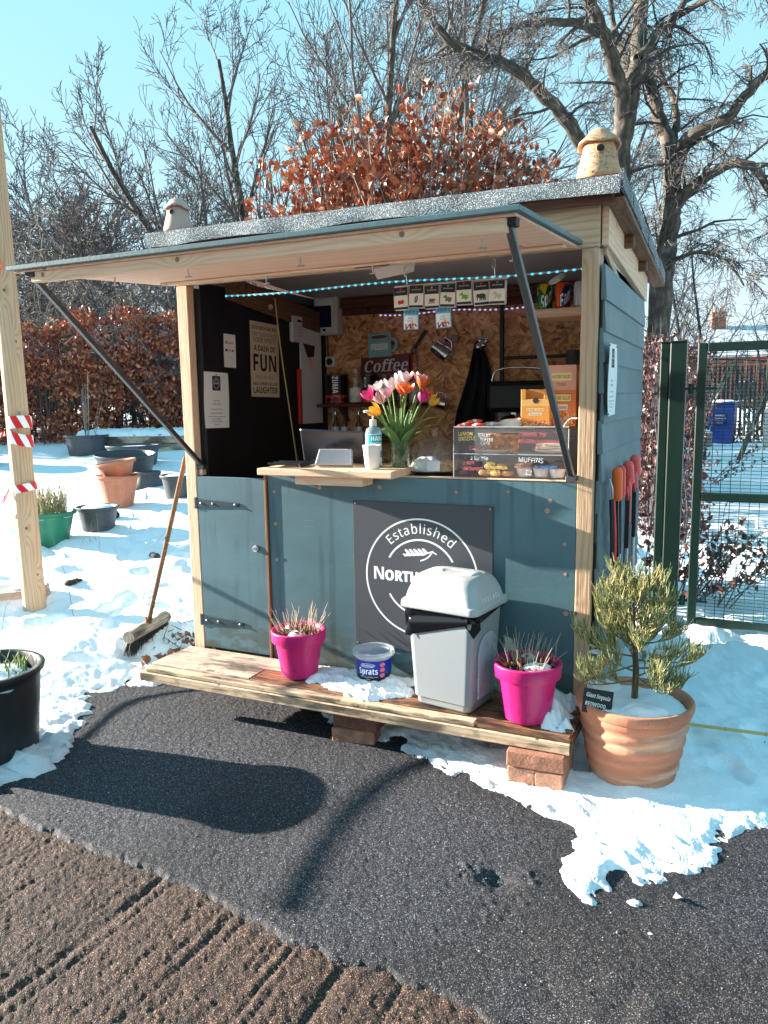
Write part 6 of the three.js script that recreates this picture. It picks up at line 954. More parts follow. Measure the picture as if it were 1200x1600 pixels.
  for (const [i, x] of [-1.76, -1.7, -1.6, -1.5, -1.42].entries()) { const q = tag(new THREE.Group(), `small syrup bottle ${['at the left end', 'second from the left', 'in the middle', 'second from the right', 'at the right end'][i]} of the row under the shelf`, 'bottle', 'syrup bottles under the shelf'); q.name = numbered('syrup_bottle'); q.position.set(x, 1.21, BW + 0.06); scene.add(q); part(q, 'bottle', lathe([[0.001, 0.001], [0.02, 0.001], [0.021, 0.008], [0.021, 0.075], [0.009, 0.1], [0.008, 0.135], [0.001, 0.136]], 18), mat([0.14, 0.07, 0.03], 0.15)); part(q, 'label', new THREE.CylinderGeometry(0.0215, 0.0215, 0.04, 18, 1, true).translate(0, 0.045, 0), M.paper); part(q, 'cap', cyl(0.0095, 0.0095, 0.02, 12).translate(0, 0.137, 0), i % 2 ? M.black : M.steel); }
  t = thing('low_shelf', 'dark narrow shelf board carrying the small syrup bottles', 'shelf'); part(t, 'board', bx(-1.845, -1.35, 1.19, 1.209, BW + 0.001, BW + 0.12), W.darkWood);
  // metal coffee sign: cup over a red board
  t = thing('coffee_wall_sign', 'metal sign with a teal cup over a red board reading Coffee House', 'sign', [-1.43, 1.615, BW + 0.004]); t.rotation.z = 0.03;
  const cupM = mat(0, 0.5, { map: canvasTex(256, 256, (c) => { c.fillStyle = '#7fb0ac'; c.fillRect(0, 0, 256, 256); c.fillStyle = '#5a4034'; c.beginPath(); c.ellipse(128, 34, 108, 22, 0, 0, 7); c.fill(); c.strokeStyle = '#b8d4d0'; c.lineWidth = 5; c.stroke(); c.font = 'bold 78px sans-serif'; c.textAlign = 'center'; c.strokeStyle = '#eef6f4'; c.lineWidth = 7; c.strokeText('FRESH', 128, 158, 210); }) });
  part(t, 'board', extrude([[-0.175, -0.03], [-0.155, 0.075], [0.165, 0.085], [0.165, -0.075], [-0.12, -0.085]], 0.012, 0.002), mat([0.36, 0.012, 0.018], 0.45));
  part(t, 'cup', bx(-0.105, 0.045, 0.055, 0.215, 0.016, 0.034, 0.006), mat([0.3, 0.47, 0.45], 0.5)); part(t, 'cup_print', T(new THREE.PlaneGeometry(0.14, 0.15), -0.03, 0.135, 0.0352), cupM); part(t, 'cup_handle', T(new THREE.TorusGeometry(0.034, 0.011, 8, 18, Math.PI), 0.046, 0.14, 0.025, 0, 0, -Math.PI / 2), mat([0.3, 0.47, 0.45], 0.5));
  for (const [x, y] of [[-0.095, 0.19], [0.035, 0.19], [-0.095, 0.07], [0.035, 0.07]]) part(t, 'rivet', T(new THREE.SphereGeometry(0.005, 8, 6), x, y, 0.036), M.steel);
  const cof = canvasTex(512, 256, (c) => { c.fillStyle = '#5f0d12'; c.fillRect(0, 0, 512, 256); c.fillStyle = '#c9c6c2'; c.font = 'italic bold 165px serif'; c.fillText('Coffee', 14, 150, 484); c.font = 'bold 52px sans-serif'; c.fillText('HOUSE', 310, 226, 180); }); part(t, 'lettering', T(new THREE.PlaneGeometry(0.31, 0.145), 0.003, -0.0, 0.0365), mat(0, 0.4, { map: cof })); part(t, 'letter_plate', bx(-0.155, 0.16, -0.074, 0.074, 0.015, 0.0362, 0.001), mat([0.1, 0.01, 0.012], 0.5));
  // hanging utensils on the chipboard
  const hook = (q, x, y) => part(q, 'hook', tubeThrough([[x, y + 0.06, BW + 0.002], [x, y + 0.06, BW + 0.02], [x, y + 0.03, BW + 0.028], [x, y, BW + 0.03]], 0.0028, 14, 6), M.darkSteel);
  const jug = (label, x, y, rz, s) => { const q = thing('milk_jug', label, 'milk jug', [x, y, BW + 0.06], 0, 'steel milk jugs hung on the chipboard'); hook(q, -0.01, 0.05); q.children[0].position.z = -BW - 0.06; const b = new THREE.Group(); part(q, 'body', T(lathe([[0.001, 0.002], [0.042, 0.002], [0.045, 0.008], [0.043, 0.05], [0.037, 0.09], [0.039, 0.105], [0.037, 0.105], [0.035, 0.09], [0.04, 0.05], [0.001, 0.01]].map(([a, c]) => [a * s, c * s]), 36), 0.02, -0.045, 0, 0, 0, rz), M.steel); part(q, 'handle', T(tubeThrough([[0.038, 0.09, 0], [0.065, 0.085, 0], [0.068, 0.04, 0], [0.044, 0.02, 0]].map((p) => p.map((v) => v * s)), 0.005, 20, 8), 0.02, -0.045, 0, 0, 0.5, rz), M.steel); };
  jug('upper steel milk jug hanging tilted on the chipboard', -1.03, 1.715, 0.95, 1.05); jug('lower smaller steel milk jug hanging on the chipboard', -1.045, 1.445, 1.35, 0.85);
  t = thing('whisk_handle', 'dark strap and bottle opener hanging left of the milk jugs', 'utensil'); part(t, 'strap', bar([-1.175, 1.83, BW + 0.012], [-1.245, 1.73, BW + 0.02], 0.02, 0.006), M.black); part(t, 'ring', T(new THREE.TorusGeometry(0.015, 0.005, 8, 16), -1.25, 1.715, BW + 0.02), M.darkSteel); part(t, 'chain', [0, 1, 2, 3, 4, 5, 6].map((i) => T(new THREE.TorusGeometry(0.008, 0.002, 6, 10), -1.235 + 0.002 * i, 1.69 - i * 0.018, BW + 0.018, 0, i % 2 ? 1.57 : 0, 0, [0.7, 1.3, 1])), M.darkSteel);
  t = thing('measuring_spoons', 'cluster of steel measuring spoons hanging above the black apron', 'spoons'); hook(t, -0.83, 1.75); for (const [x, y, r] of [[-0.845, 1.72, 0.022], [-0.815, 1.73, 0.02], [-0.835, 1.755, 0.018], [-0.80, 1.752, 0.016]]) part(t, 'spoon', T(new THREE.SphereGeometry(r, 16, 8, 0, 6.3, 0, 1.5), x, y, BW + 0.045, Math.PI / 2), M.steel);
  t = thing('tamper', 'small round steel tamper hanging beside the upper milk jug', 'utensil'); part(t, 'disc', T(cyl(0.022, 0.022, 0.02, 22), -0.99, 1.77, BW + 0.03, Math.PI / 2 - 0.3), M.steel); part(t, 'handle', rod([-1.0, 1.77, BW + 0.03], [-1.05, 1.765, BW + 0.025], 0.008, 8), M.black);
  { const A = [], U = []; t = thing('apron', 'black apron hanging in folds on the chipboard wall', 'apron'); const g = sheet([...Array(25)].map((_, i) => i / 24), [...Array(21)].map((_, i) => i / 20), () => 0, 1), p = g.attributes.position; for (let i = 0; i < p.count; i++) { const u = p.getX(i), v = p.getZ(i), w = mix(0.015, 0.15, Math.pow(v, 0.75)), x = mix(-0.855, -0.85, v) + (u - 0.5) * 2 * w + 0.012 * Math.sin(v * 7) , y = 1.745 - v * 0.66, z = BW + 0.02 + (0.012 + 0.02 * v) * (1 + Math.sin(u * 17 + v * 3)) ; p.setXYZ(i, x, y, z); } g.computeVertexNormals(); part(t, 'cloth', g, mat([0.007, 0.007, 0.008], 0.85)); part(t, 'loop', tubeThrough([[-0.865, 1.73, BW + 0.03], [-0.852, 1.775, BW + 0.02], [-0.842, 1.73, BW + 0.03]], 0.004, 14, 6), M.black); }
  t = thing('rack_frame', 'black metal rack frame standing against the right half of the chipboard', 'rack'); part(t, 'upright', bx(-0.722, -0.7, 1.0, 1.95, BW + 0.03, BW + 0.052), M.blackPaint); part(t, 'upright', bx(-0.1, -0.078, 1.0, 1.95, BW + 0.03, BW + 0.052), M.blackPaint); part(t, 'crossbar', bx(-0.6995, -0.1005, 1.645, 1.662, BW + 0.032, BW + 0.05), M.blackPaint); part(t, 'crossbar', bx(-0.6995, -0.1005, 1.3, 1.318, BW + 0.032, BW + 0.05), M.blackPaint);
  // coffee machine and the clutter on it
  t = thing('coffee_machine', 'black coffee machine in shadow at the right back of the kiosk', 'coffee machine'); part(t, 'body', bx(-0.69, -0.15, 1.02, 1.25, -1.15, -0.8, 0.02), M.blackPaint); part(t, 'head', bx(-0.69, -0.15, 1.36, 1.52, -1.15, -0.86, 0.025), M.blackPaint); part(t, 'back_panel', bx(-0.68, -0.16, 1.25, 1.36, -1.15, -1.05), M.darkSteel); part(t, 'drip_tray', bx(-0.66, -0.2, 1.251, 1.27, -1.04, -0.78), M.steel); part(t, 'cup_rail', tubeThrough([[-0.66, 1.522, -0.87], [-0.64, 1.57, -0.87], [-0.4, 1.575, -0.87], [-0.3, 1.522, -0.87]], 0.006, 24, 6), M.steel); for (const x of [-0.55, -0.36]) { const h = part(t, 'filter_holder', T(cyl(0.032, 0.032, 0.035, 20), x, 1.33, -0.92), M.steel); part(h, 'handle', rod([x, 1.34, -0.9], [x - 0.02, 1.33, -0.76], 0.012, 10), M.black); } part(t, 'name_strip', T(new THREE.PlaneGeometry(0.12, 0.03), -0.33, 1.445, -0.833), mat([0.35, 0.35, 0.36], 0.4));
  for (const [i, x, z] of [[0, -0.26, -0.95], [1, -0.175, -0.93]]) { const q = thing('cup_stack', i ? 'right stack of white lids on the coffee machine' : 'left stack of dark paper cups on the coffee machine', i ? 'cup lids' : 'cups', [x, 1.525, z]); for (let k = 0; k < 6; k++) part(q, i ? 'lid' : 'cup', i ? lathe([[0.03, 0], [0.042, 0.002], [0.043, 0.01], [0.036, 0.016], [0.034, 0.02], [0.001, 0.021]], 24).translate(0, k * 0.022, 0) : lathe([[0.04, 0], [0.042, 0.004], [0.036, 0.03]], 24).translate(0, k * 0.022, 0), i ? M.white : mat([0.05, 0.05, 0.055], 0.6)); }
  t = thing('dark_canister', 'dark grey canister beside the cup lids by the right post', 'canister', [-0.115, 1.42, -0.8]); part(t, 'body', cyl(0.04, 0.04, 0.14, 24), mat([0.03, 0.035, 0.045], 0.3)); part(t, 'lid', cyl(0.042, 0.042, 0.02, 24).translate(0, 0.141, 0), M.black);
  // shelf with cans at the upper right
  t = thing('can_shelf', 'pale pine shelf for drink cans at the upper right of the hatch', 'shelf'); part(t, 'board', bx(-0.335, -0.045, 1.775, 1.812, -0.62, -0.38), W.pine); part(t, 'support', bx(-0.075, -0.045, 1.72, 1.7745, -0.62, -0.38), W.pine);
  const can = (label, x, base, draw) => { const q = thing('drink_can', label, 'drink can', [x, 1.8125, -0.47], 0, 'drink cans on the pine shelf'); part(q, 'body', lathe([[0.026, 0.004], [0.033, 0.014], [0.033, 0.1], [0.0275, 0.113]], 32).rotateY(2.6), mat(0, 0.25, { metalness: 0.35, map: print(512, 256, draw) })); part(q, 'end', lathe([[0.001, 0.11], [0.024, 0.11], [0.0265, 0.115], [0.0278, 0.113]], 28), M.steel); part(q, 'base', lathe([[0.001, 0.008], [0.022, 0.006], [0.026, 0.004]], 24), M.steel); };
  const rot = (c, s, x, y, font, col, a = -0.35) => { c.save(); c.translate(x, y); c.rotate(a); c.fillStyle = col; c.font = font; c.textAlign = 'center'; c.fillText(s, 0, 0); c.restore(); };
  can('green and yellow drink can, leftmost on the pine shelf', -0.3, 0, (c, w, h) => { c.fillStyle = '#0d6b2a'; c.fillRect(0, 0, w, h); c.fillStyle = '#e0b51a'; for (const o of [0, 256]) { c.beginPath(); c.moveTo(o, 0); c.lineTo(o + 150, 0); c.lineTo(o + 60, 120); c.lineTo(o, 90); c.fill(); rot(c, 'Sprite', o + 128, 150, 'italic bold 80px sans-serif', '#f5f7f5'); } });
  can('orange drink can, second on the pine shelf', -0.222, 0, (c, w, h) => { c.fillStyle = '#e8531a'; c.fillRect(0, 0, w, h); for (const o of [0, 256]) { c.fillStyle = '#16306e'; c.beginPath(); c.ellipse(o + 128, 130, 100, 58, -0.3, 0, 7); c.fill(); rot(c, 'Fanta', o + 128, 152, 'italic bold 74px sans-serif', '#fff', -0.3); } });
  can('silver drink can with red script at the right end of the pine shelf', -0.142, 0, (c, w, h) => { c.fillStyle = '#c9ccce'; c.fillRect(0, 0, w, h); for (const o of [0, 256]) rot(c, 'Diet Coke', o + 128, 140, 'italic bold 56px serif', '#c3121b', -1.1); });
  t = thing('paper_napkin', 'crumpled white paper lying on top of the cans', 'paper'); part(t, 'sheet', T(new THREE.SphereGeometry(0.035, 10, 8, 0, 3.6, 0, 1.6), -0.25, 1.945, -0.47, 0.6, 0.3, 0.5, [1.2, 0.35, 1]), M.paper);
  // tea boxes hung from the hatch rail on clips
  const tea = [['#c8321e', 'apple'], ['#2a2622', 'bean'], ['#6b5a48', 'cup'], ['#5f7a3a', 'leaf'], ['#62b81f', 'mint'], ['#35302c', 'elephant'], ['#c9c39a', 'lime']];
  const teaWords = ['red fruit', 'black bean', 'small cup', 'dark green leaf', 'bright green mint', 'grey elephant', 'pale lime slices'];
  tea.forEach(([col, kind], i) => {
    const x = mix(-0.775, -0.37, i / 6), q = thing('tea_box', `small white tea box printed with ${teaWords[i].replace(/^/, /^[aeiou]/.test(teaWords[i]) ? 'an ' : 'a ')}, ${['first', 'second', 'third', 'fourth', 'fifth', 'sixth', 'last'][i]} in the hanging row`, 'tea box', [x, 1.842 + 0.004 * Math.sin(i * 2), 0.02], (i === 5 ? 0.35 : 0.05), 'tea boxes hanging in a row under the hatch');
    q.rotation.z = [0.02, -0.03, 0.0, -0.06, 0.01, 0.07, -0.02][i];
    part(q, 'box', T(boxUV(cbox(0.062, 0.09, 0.03, 0.002)), 0, 0, 0), mat([0.7, 0.66, 0.58], 0.6));
    const tex = canvasTex(128, 192, (c) => { c.fillStyle = '#efe9d8'; c.fillRect(0, 0, 128, 192); c.fillStyle = '#17161a'; c.fillRect(0, 0, 128, 70); c.fillRect(0, 172, 128, 20); c.fillStyle = '#d8d4cc'; c.font = 'bold 17px sans-serif'; c.textAlign = 'center'; c.fillText('we are tea', 64, 42); c.fillStyle = ['#d33', '#c33', '#d96', '#2a8', '#c33', '#c33', '#888'][i]; c.beginPath(); c.arc(64, 16, 9, 0, 7); c.fill(); c.fillStyle = col;
      if (kind === 'apple') { c.beginPath(); c.arc(52, 130, 18, 0, 7); c.arc(76, 128, 18, 0, 7); c.fill(); } else if (kind === 'bean') { c.beginPath(); c.ellipse(64, 120, 14, 32, 0.2, 0, 7); c.fill(); c.fillStyle = '#ddd'; c.beginPath(); c.ellipse(64, 120, 3, 26, 0.2, 0, 7); c.fill(); } else if (kind === 'cup') { c.fillRect(40, 110, 42, 30); c.beginPath(); c.arc(86, 122, 10, 0, 7); c.fill(); c.fillRect(30, 144, 66, 6); } else if (kind === 'elephant') { c.beginPath(); c.ellipse(66, 120, 32, 22, 0, 0, 7); c.fill(); c.beginPath(); c.arc(34, 116, 16, 0, 7); c.fill(); c.fillRect(22, 120, 8, 34); for (const k of [44, 58, 76, 88]) c.fillRect(k, 130, 9, 26); } else for (let k = 0; k < 7; k++) { c.beginPath(); c.ellipse(64 + 22 * Math.cos(k), 122 + 18 * Math.sin(k * 1.3), 18, 9, k, 0, 7); c.fill(); } });
    part(q, 'front_print', T(new THREE.PlaneGeometry(0.059, 0.087), 0, 0, 0.0157), mat(0, 0.5, { map: tex }));
  });
  t = thing('hanging_rail', 'thin white rail on two wire clips that holds the row of tea boxes', 'rail'); part(t, 'rail', rod([-0.81, 1.893, 0.012], [-0.335, 1.893, 0.012], 0.004, 8), M.white); for (const x of [-0.755, -0.385]) part(t, 'clip', [T(new THREE.TorusGeometry(0.011, 0.0022, 6, 16), x, 1.948, 0.03, 0, 0.5, 0, [0.6, 1.7, 1]), rod([x, 1.93, 0.02], [x, 1.895, 0.014], 0.002, 6)], M.steel);
  const sweets = canvasTex(160, 192, (c) => { c.fillStyle = '#6db6d6'; c.fillRect(0, 0, 160, 192); c.fillStyle = '#eef4f4'; c.fillRect(8, 60, 144, 124); c.fillStyle = '#16233f'; c.font = 'italic bold 46px serif'; c.textAlign = 'center'; c.fillText("Welch's", 80, 44, 140); c.fillStyle = '#5a8f96'; c.font = '22px sans-serif'; c.fillText('Fruit', 80, 96); c.fillText('Snacks', 80, 120); const r = rng(4); for (let i = 0; i < 26; i++) { c.fillStyle = ['#d8452e', '#e8a02a', '#7a3a8a', '#c62b4a'][i % 4]; c.beginPath(); c.arc(20 + r() * 120, 130 + r() * 48, 7 + 5 * r(), 0, 7); c.fill(); } });
  for (const [i, x] of [-0.735, -0.595].entries()) { const q = thing('sweet_bag', `small blue and white fruit snack bag, the ${i ? 'right' : 'left'} one hanging under the tea boxes`, 'snack bag', [x, 1.758, 0.022], 0, 'fruit snack bags under the tea boxes'); q.rotation.z = i ? 0.04 : -0.03; const g = new THREE.PlaneGeometry(0.066, 0.082, 8, 10), p = g.attributes.position; const back = g.clone(); for (const [gg, s] of [[g, 1], [back, -1]]) { const pp = gg.attributes.position; for (let k = 0; k < pp.count; k++) { const a = pp.getX(k) / 0.033, b = pp.getY(k) / 0.041; pp.setZ(k, s * (0.009 * (1 - a * a) * (1 - b * b * b * b) + 0.0008)); } gg.computeVertexNormals(); } part(q, 'front', g, mat(0, 0.3, { map: sweets })); part(q, 'back', back, mat([0.5, 0.6, 0.65], 0.35)); }
  t = thing('white_sheet', 'folded white paper tucked under the hatch left of the tea boxes', 'paper', [-0.82, 1.95, 0.02]); { const g = extrude([[-0.09, 0.02], [0.1, 0.045], [0.1, -0.005], [-0.06, -0.025]], 0.003).rotateX(-0.3); part(t, 'sheet', g, M.paper); }
}
// ---- on the counter
{
  let t = thing('tablet_stand', 'dark tablet till seen from behind, tilted on the serving ledge', 'tablet', [-1.15, 1.146, -0.03], 0.22), dk = mat([0.07, 0.075, 0.09], 0.3, { metalness: 0.5 });
  part(t, 'tablet', T(boxUV(cbox(0.29, 0.17, 0.012, 0.005)), 0.01, 0.085, 0.0, 0.5, 0, -0.06), dk); part(t, 'logo', T(new THREE.RingGeometry(0.006, 0.0125, 4, 1).rotateZ(Math.PI / 4), 0.02, 0.092, 0.012, 0.5 - 0.02, 0, -0.06), mat([0.02, 0.02, 0.022], 0.3)); part(t, 'base', T(extrude([[-0.07, 0], [0.085, 0], [0.08, 0.062], [-0.055, 0.062]], 0.03, 0.006), 0.02, 0.004, 0.045, -0.3), mat([0.34, 0.4, 0.47], 0.4));
  t = thing('wire_tray', 'black woven tray lying at the left end of the serving ledge', 'tray', [-1.34, 1.145, 0.02], 0.1); const bk = mat([0.016, 0.017, 0.02], 0.5); for (let i = 0; i < 9; i++) part(t, 'slat', bar([-0.07 + i * 0.018, 0.008, -0.07], [-0.07 + i * 0.018 + 0.01, 0.01, 0.07], 0.008, 0.004), bk); for (const z of [-0.06, 0, 0.06]) part(t, 'cross_slat', bar([-0.08, 0.014, z], [0.1, 0.014, z], 0.008, 0.003), bk); part(t, 'edge', bar([0.085, 0.006, 0.075], [0.17, 0.035, 0.0], 0.02, 0.006), bk);
  t = thing('hand_sanitiser', 'pump bottle of hand sanitiser with a turquoise label on the ledge', 'bottle', [-0.935, 1.144, -0.02]); t.scale.setScalar(1.12); part(t, 'bottle', T(lathe([[0.001, 0.002], [0.03, 0.002], [0.033, 0.008], [0.033, 0.135], [0.028, 0.15], [0.012, 0.158], [0.012, 0.166]], 28), 0, 0, 0, 0, 0, 0, [1, 1, 0.75]), mat([0.55, 0.75, 0.85], 0.12, { physical: true, transmission: 0.7, thickness: 0 }));
  part(t, 'label', T(new THREE.CylinderGeometry(0.0336, 0.0336, 0.11, 32, 1, true).rotateY(2.55), 0, 0.075, 0, 0, 0, 0, [1, 1, 0.76]), mat(0, 0.3, { map: canvasTex(512, 256, (c, w, h) => { c.fillStyle = '#bfe6ee'; c.fillRect(0, 0, w, h); for (const o of [0, 256]) { c.fillStyle = '#17a2b4'; c.fillRect(o + 20, 8, 216, 110); c.fillStyle = '#eefafa'; c.font = 'bold 56px sans-serif'; c.textAlign = 'center'; c.fillText('HAND', o + 128, 60); c.font = 'bold 34px sans-serif'; c.fillText('SANITISER', o + 128, 102, 200); c.fillStyle = '#2a7fa8'; c.fillRect(o + 40, 150, 176, 60); } }) })); part(t, 'pump', [cyl(0.014, 0.013, 0.025, 18).translate(0, 0.16, 0), cyl(0.004, 0.004, 0.03, 10).translate(0, 0.185, 0), T(boxUV(cbox(0.05, 0.011, 0.014, 0.004)), -0.014, 0.217, 0, 0, 0.3, 0.08)], M.white);
  t = thing('paper_cup', 'white paper cup standing at the front of the serving ledge', 'cup', [-0.905, 1.144, 0.06]); part(t, 'cup', lathe([[0.001, 0.004], [0.028, 0.003], [0.029, 0.0], [0.0385, 0.096], [0.041, 0.098], [0.0405, 0.102], [0.037, 0.1], [0.027, 0.006], [0.001, 0.006]], 36), M.paper); part(t, 'scribble', T(new THREE.TorusGeometry(0.009, 0.0012, 5, 14, 4.5), -0.008, 0.066, 0.0355, -0.1), mat([0.6, 0.2, 0.25], 0.6));
  // tulips
  t = thing('tulip_vase', 'clear tumbler crowded with pink, orange and yellow tulips on the counter', 'vase of flowers', [-0.832, CT, -0.07]); const rnd = rng(131); part(t, 'vase', lathe([[0.001, 0.006], [0.036, 0.004], [0.038, 0.01], [0.046, 0.135], [0.0445, 0.136], [0.0365, 0.014], [0.001, 0.014]], 36), M.glass); part(t, 'water', lathe([[0.001, 0.016], [0.035, 0.016], [0.0405, 0.085], [0.001, 0.086]], 32), mat([0.9, 0.97, 0.95], 0.02, { physical: true, transmission: 1, thickness: 0.06, ior: 1.33, attenuationColor: new THREE.Color(0.7, 0.85, 0.6), attenuationDistance: 0.12 }));
  const petals = { white: [0.88, 0.8, 0.82], pink: [0.84, 0.5, 0.58], magenta: [0.7, 0.04, 0.26], orange: [0.85, 0.2, 0.05], red: [0.75, 0.1, 0.04], yellow: [0.88, 0.5, 0.05] }, pm = Object.fromEntries(Object.entries(petals).map(([k, c]) => [k, mat(c, 0.5, { physical: true, transmission: 0.3, thickness: 0 })])), stemM = mat([0.13, 0.26, 0.06], 0.55), leafM2 = mat([0.1, 0.22, 0.07], 0.5, { physical: true, transmission: 0.2, thickness: 0 });
  const petal = (open) => { const g = new THREE.PlaneGeometry(1, 1, 6, 8), p = g.attributes.position; for (let i = 0; i < p.count; i++) { const u = p.getX(i) * 2, v = p.getY(i) + 0.5, w = 0.0175 * Math.pow(Math.sin(Math.PI * Math.min(1, 0.12 + v * 0.86)), 0.75), r = 0.006 + 0.018 * Math.sin(Math.PI * Math.min(1, v * 0.62 + 0.05)) + open * v * v * 0.035, a = u * w / Math.max(0.008, r) * 0.95; p.setXYZ(i, r * Math.sin(a), v * 0.052 * (1 - open * 0.25 * v), r * Math.cos(a)); } g.computeVertexNormals(); return g; };
  const heads = [[-0.125, 0.335, 0.02, 'magenta', 0.2], [-0.085, 0.375, 0.03, 'white', 0.7], [-0.045, 0.38, -0.03, 'white', 0.6], [-0.03, 0.345, 0.05, 'pink', 0.3], [0.0, 0.40, -0.02, 'white', 0.3], [0.03, 0.41, 0.0, 'white', 0.4], [0.055, 0.36, 0.05, 'orange', 0.55], [0.075, 0.4, -0.04, 'pink', 0.3], [0.1, 0.385, 0.0, 'orange', 0.35], [-0.065, 0.28, 0.06, 'yellow', 0.25], [0.12, 0.325, 0.05, 'magenta', 0.1], [0.145, 0.31, 0.0, 'yellow', 0.2], [0.0, 0.36, -0.05, 'orange', 0.4], [0.09, 0.345, -0.06, 'orange', 0.3], [-0.1, 0.32, -0.04, 'pink', 0.3], [0.03, 0.35, 0.03, 'orange', 0.35]];
  for (const [x, y, z, c, op] of heads) { const S = new Sink(), y0 = 0.018, b = V(-x * 0.12, y0, -z * 0.15), m = V(x * 0.25, 0.17, z * 0.25), e = V(x, y - 0.012, z), cv = new THREE.QuadraticBezierCurve3(b, m, e); S.tube(cv.getPoints(10), Array(11).fill(0.0032), 6); part(t, 'stem', S.geo(), stemM); const dir = cv.getTangent(1); if (y < 0.3) dir.y *= 0.3; const fl = part(t, 'flower', join([0, 1, 2].map((k) => petal(op * 0.7).rotateY(k * 2.094))), pm[c]); part(fl, 'outer_petals', join([0, 1, 2].map((k) => petal(op).rotateY(k * 2.094 + 1.047).scale(1.12, 0.97, 1.12))), pm[c]); fl.position.copy(e); fl.quaternion.setFromUnitVectors(V(0, 1, 0), dir.normalize()); fl.rotateY(rnd() * 6); fl.scale.setScalar(0.84 + 0.18 * rnd()); }
  for (let i = 0; i < 17; i++) { const a = i * 2.4, L = 0.17 + 0.1 * rnd(), g = new THREE.PlaneGeometry(0.03, L, 4, 10), p = g.attributes.position, lean = 0.3 + 0.75 * rnd(); for (let k = 0; k < p.count; k++) { const v = p.getY(k) / L + 0.5, u = p.getX(k) / 0.015, w = 0.017 * Math.sin(Math.PI * (0.12 + 0.87 * v)); p.setXYZ(k, u * w, L * v * Math.cos(lean * v), 0.012 + L * v * Math.sin(lean * v) + 0.006 * u * u); } g.computeVertexNormals(); part(t, 'leaf', T(g, 0, 0.08, 0, 0, a, 0), leafM2); }
  // cake stand under a glass dome
  t = thing('cake_dome', 'pastries on a dark plate under a glass dome with a knob', 'cake dome', [-0.7, CT, -0.15]); part(t, 'plate', lathe([[0.001, 0.006], [0.09, 0.004], [0.118, 0.012], [0.12, 0.016], [0.09, 0.01], [0.001, 0.011]], 44), mat([0.02, 0.018, 0.018], 0.3)); part(t, 'dome', lathe([[0.105, 0.014], [0.106, 0.075], [0.1, 0.11], [0.078, 0.14], [0.045, 0.156], [0.012, 0.16], [0.012, 0.17], [0.02, 0.185], [0.013, 0.197], [0.001, 0.199]], 48), mat([0.95, 0.97, 0.98], 0.05, { physical: true, transmission: 0.96, thickness: 0, ior: 1.45 }));
  const pastry = (x, z, r, c, s) => T(snowHeap(r * 1.25, r * 0.9, r, s, 0.25, 18), x, 0.012, z); part(t, 'pastry', [pastry(-0.03, 0.02, 0.066, 0, 1)], mat([0.85, 0.8, 0.76], 0.8)); part(t, 'pastry', [pastry(0.05, 0.04, 0.036, 0, 2)], mat([0.62, 0.34, 0.14], 0.7)); part(t, 'pastry', [pastry(0.03, -0.04, 0.05, 0, 3)], mat([0.6, 0.36, 0.17], 0.7)); part(t, 'price_card', T(boxUV(cbox(0.055, 0.045, 0.002, 0.0005)), 0.03, 0.04, 0.098, -0.1, 0.25), M.paper);
  // acrylic display case with hand-lettered prices
  const cx = -0.333, cz = -0.165, cw = 0.47, ch = 0.2, cd = 0.28, x0 = cx - cw / 2, x1 = cx + cw / 2, z0 = cz - cd / 2, z1 = cz + cd / 2, ac = mat([1, 1, 1], 0.02, { physical: true, transmission: 1, thickness: 0, ior: 1.49 }), haze = mat([0.95, 0.96, 0.97], 0.2, { physical: true, transmission: 0.6, thickness: 0 }), edge = mat([0.75, 0.8, 0.82], 0.15, { physical: true, transmission: 0.4, thickness: 0 });
  t = thing('display_case', 'clear acrylic cake display case with two tiers and hand-lettered prices', 'display case', [0, CT, 0]);
  part(t, 'front_pane', bx(x0, x1, 0.004, ch, z1 - 0.004, z1, 0.0006), ac); part(t, 'back_pane', bx(x0, x1, 0.004, ch, z0, z0 + 0.004, 0.0006), haze); part(t, 'side_pane', bx(x0, x0 + 0.004, 0.004, ch, z0 + 0.0045, z1 - 0.0045, 0.0006), ac); part(t, 'side_pane', bx(x1 - 0.004, x1, 0.004, ch, z0 + 0.0045, z1 - 0.0045, 0.0006), ac); part(t, 'top_pane', bx(x0, x1, ch + 0.0005, ch + 0.0045, z0, z1, 0.0006), ac); part(t, 'shelf_pane', bx(x0 + 0.005, x1 - 0.005, 0.094, 0.098, z0 + 0.005, z1 - 0.005, 0.0006), ac); part(t, 'base_pane', bx(x0, x1, 0.0, 0.0035, z0, z1, 0.0006), ac);
  part(t, 'edge_strip', [bx(x0 - 0.001, x1 + 0.001, ch + 0.005, ch + 0.009, z1 - 0.003, z1 + 0.001, 0.0006), bx(x0 - 0.003, x0 - 0.0005, 0, ch, z1 - 0.003, z1 + 0.001, 0.0006), bx(x1 + 0.0005, x1 + 0.003, 0, ch, z1 - 0.003, z1 + 0.001, 0.0006), bx(x0, x1, 0.095, 0.098, z1 + 0.0003, z1 + 0.0016, 0.0005)], edge);
  const inkDraw = (mask) => (c, w, h) => { c.fillStyle = '#000'; if (mask) c.fillRect(0, 0, w, h); const wr = (s, x, y, sz, col, a = 0) => { c.save(); c.translate(x, y); c.rotate(a); c.fillStyle = c.strokeStyle = mask ? '#fff' : col; c.font = `${sz}px sans-serif`; [...s].reduce((px, q, i) => { c.save(); c.translate(px, 3 * Math.sin(i * 2.3)); c.rotate(0.07 * Math.sin(i * 3.1)); c.fillText(q, 0, 0); c.restore(); return px + c.measureText(q).width * 0.98; }, 0); c.restore(); };
    if (!mask) { c.fillStyle = '#fff'; c.fillRect(0, 0, w, h); }
    const Y = '#f2d76a', Wh = '#ffffff', Rd = '#e8455a', Bk = '#15151a', Bl = '#2f7fd0';
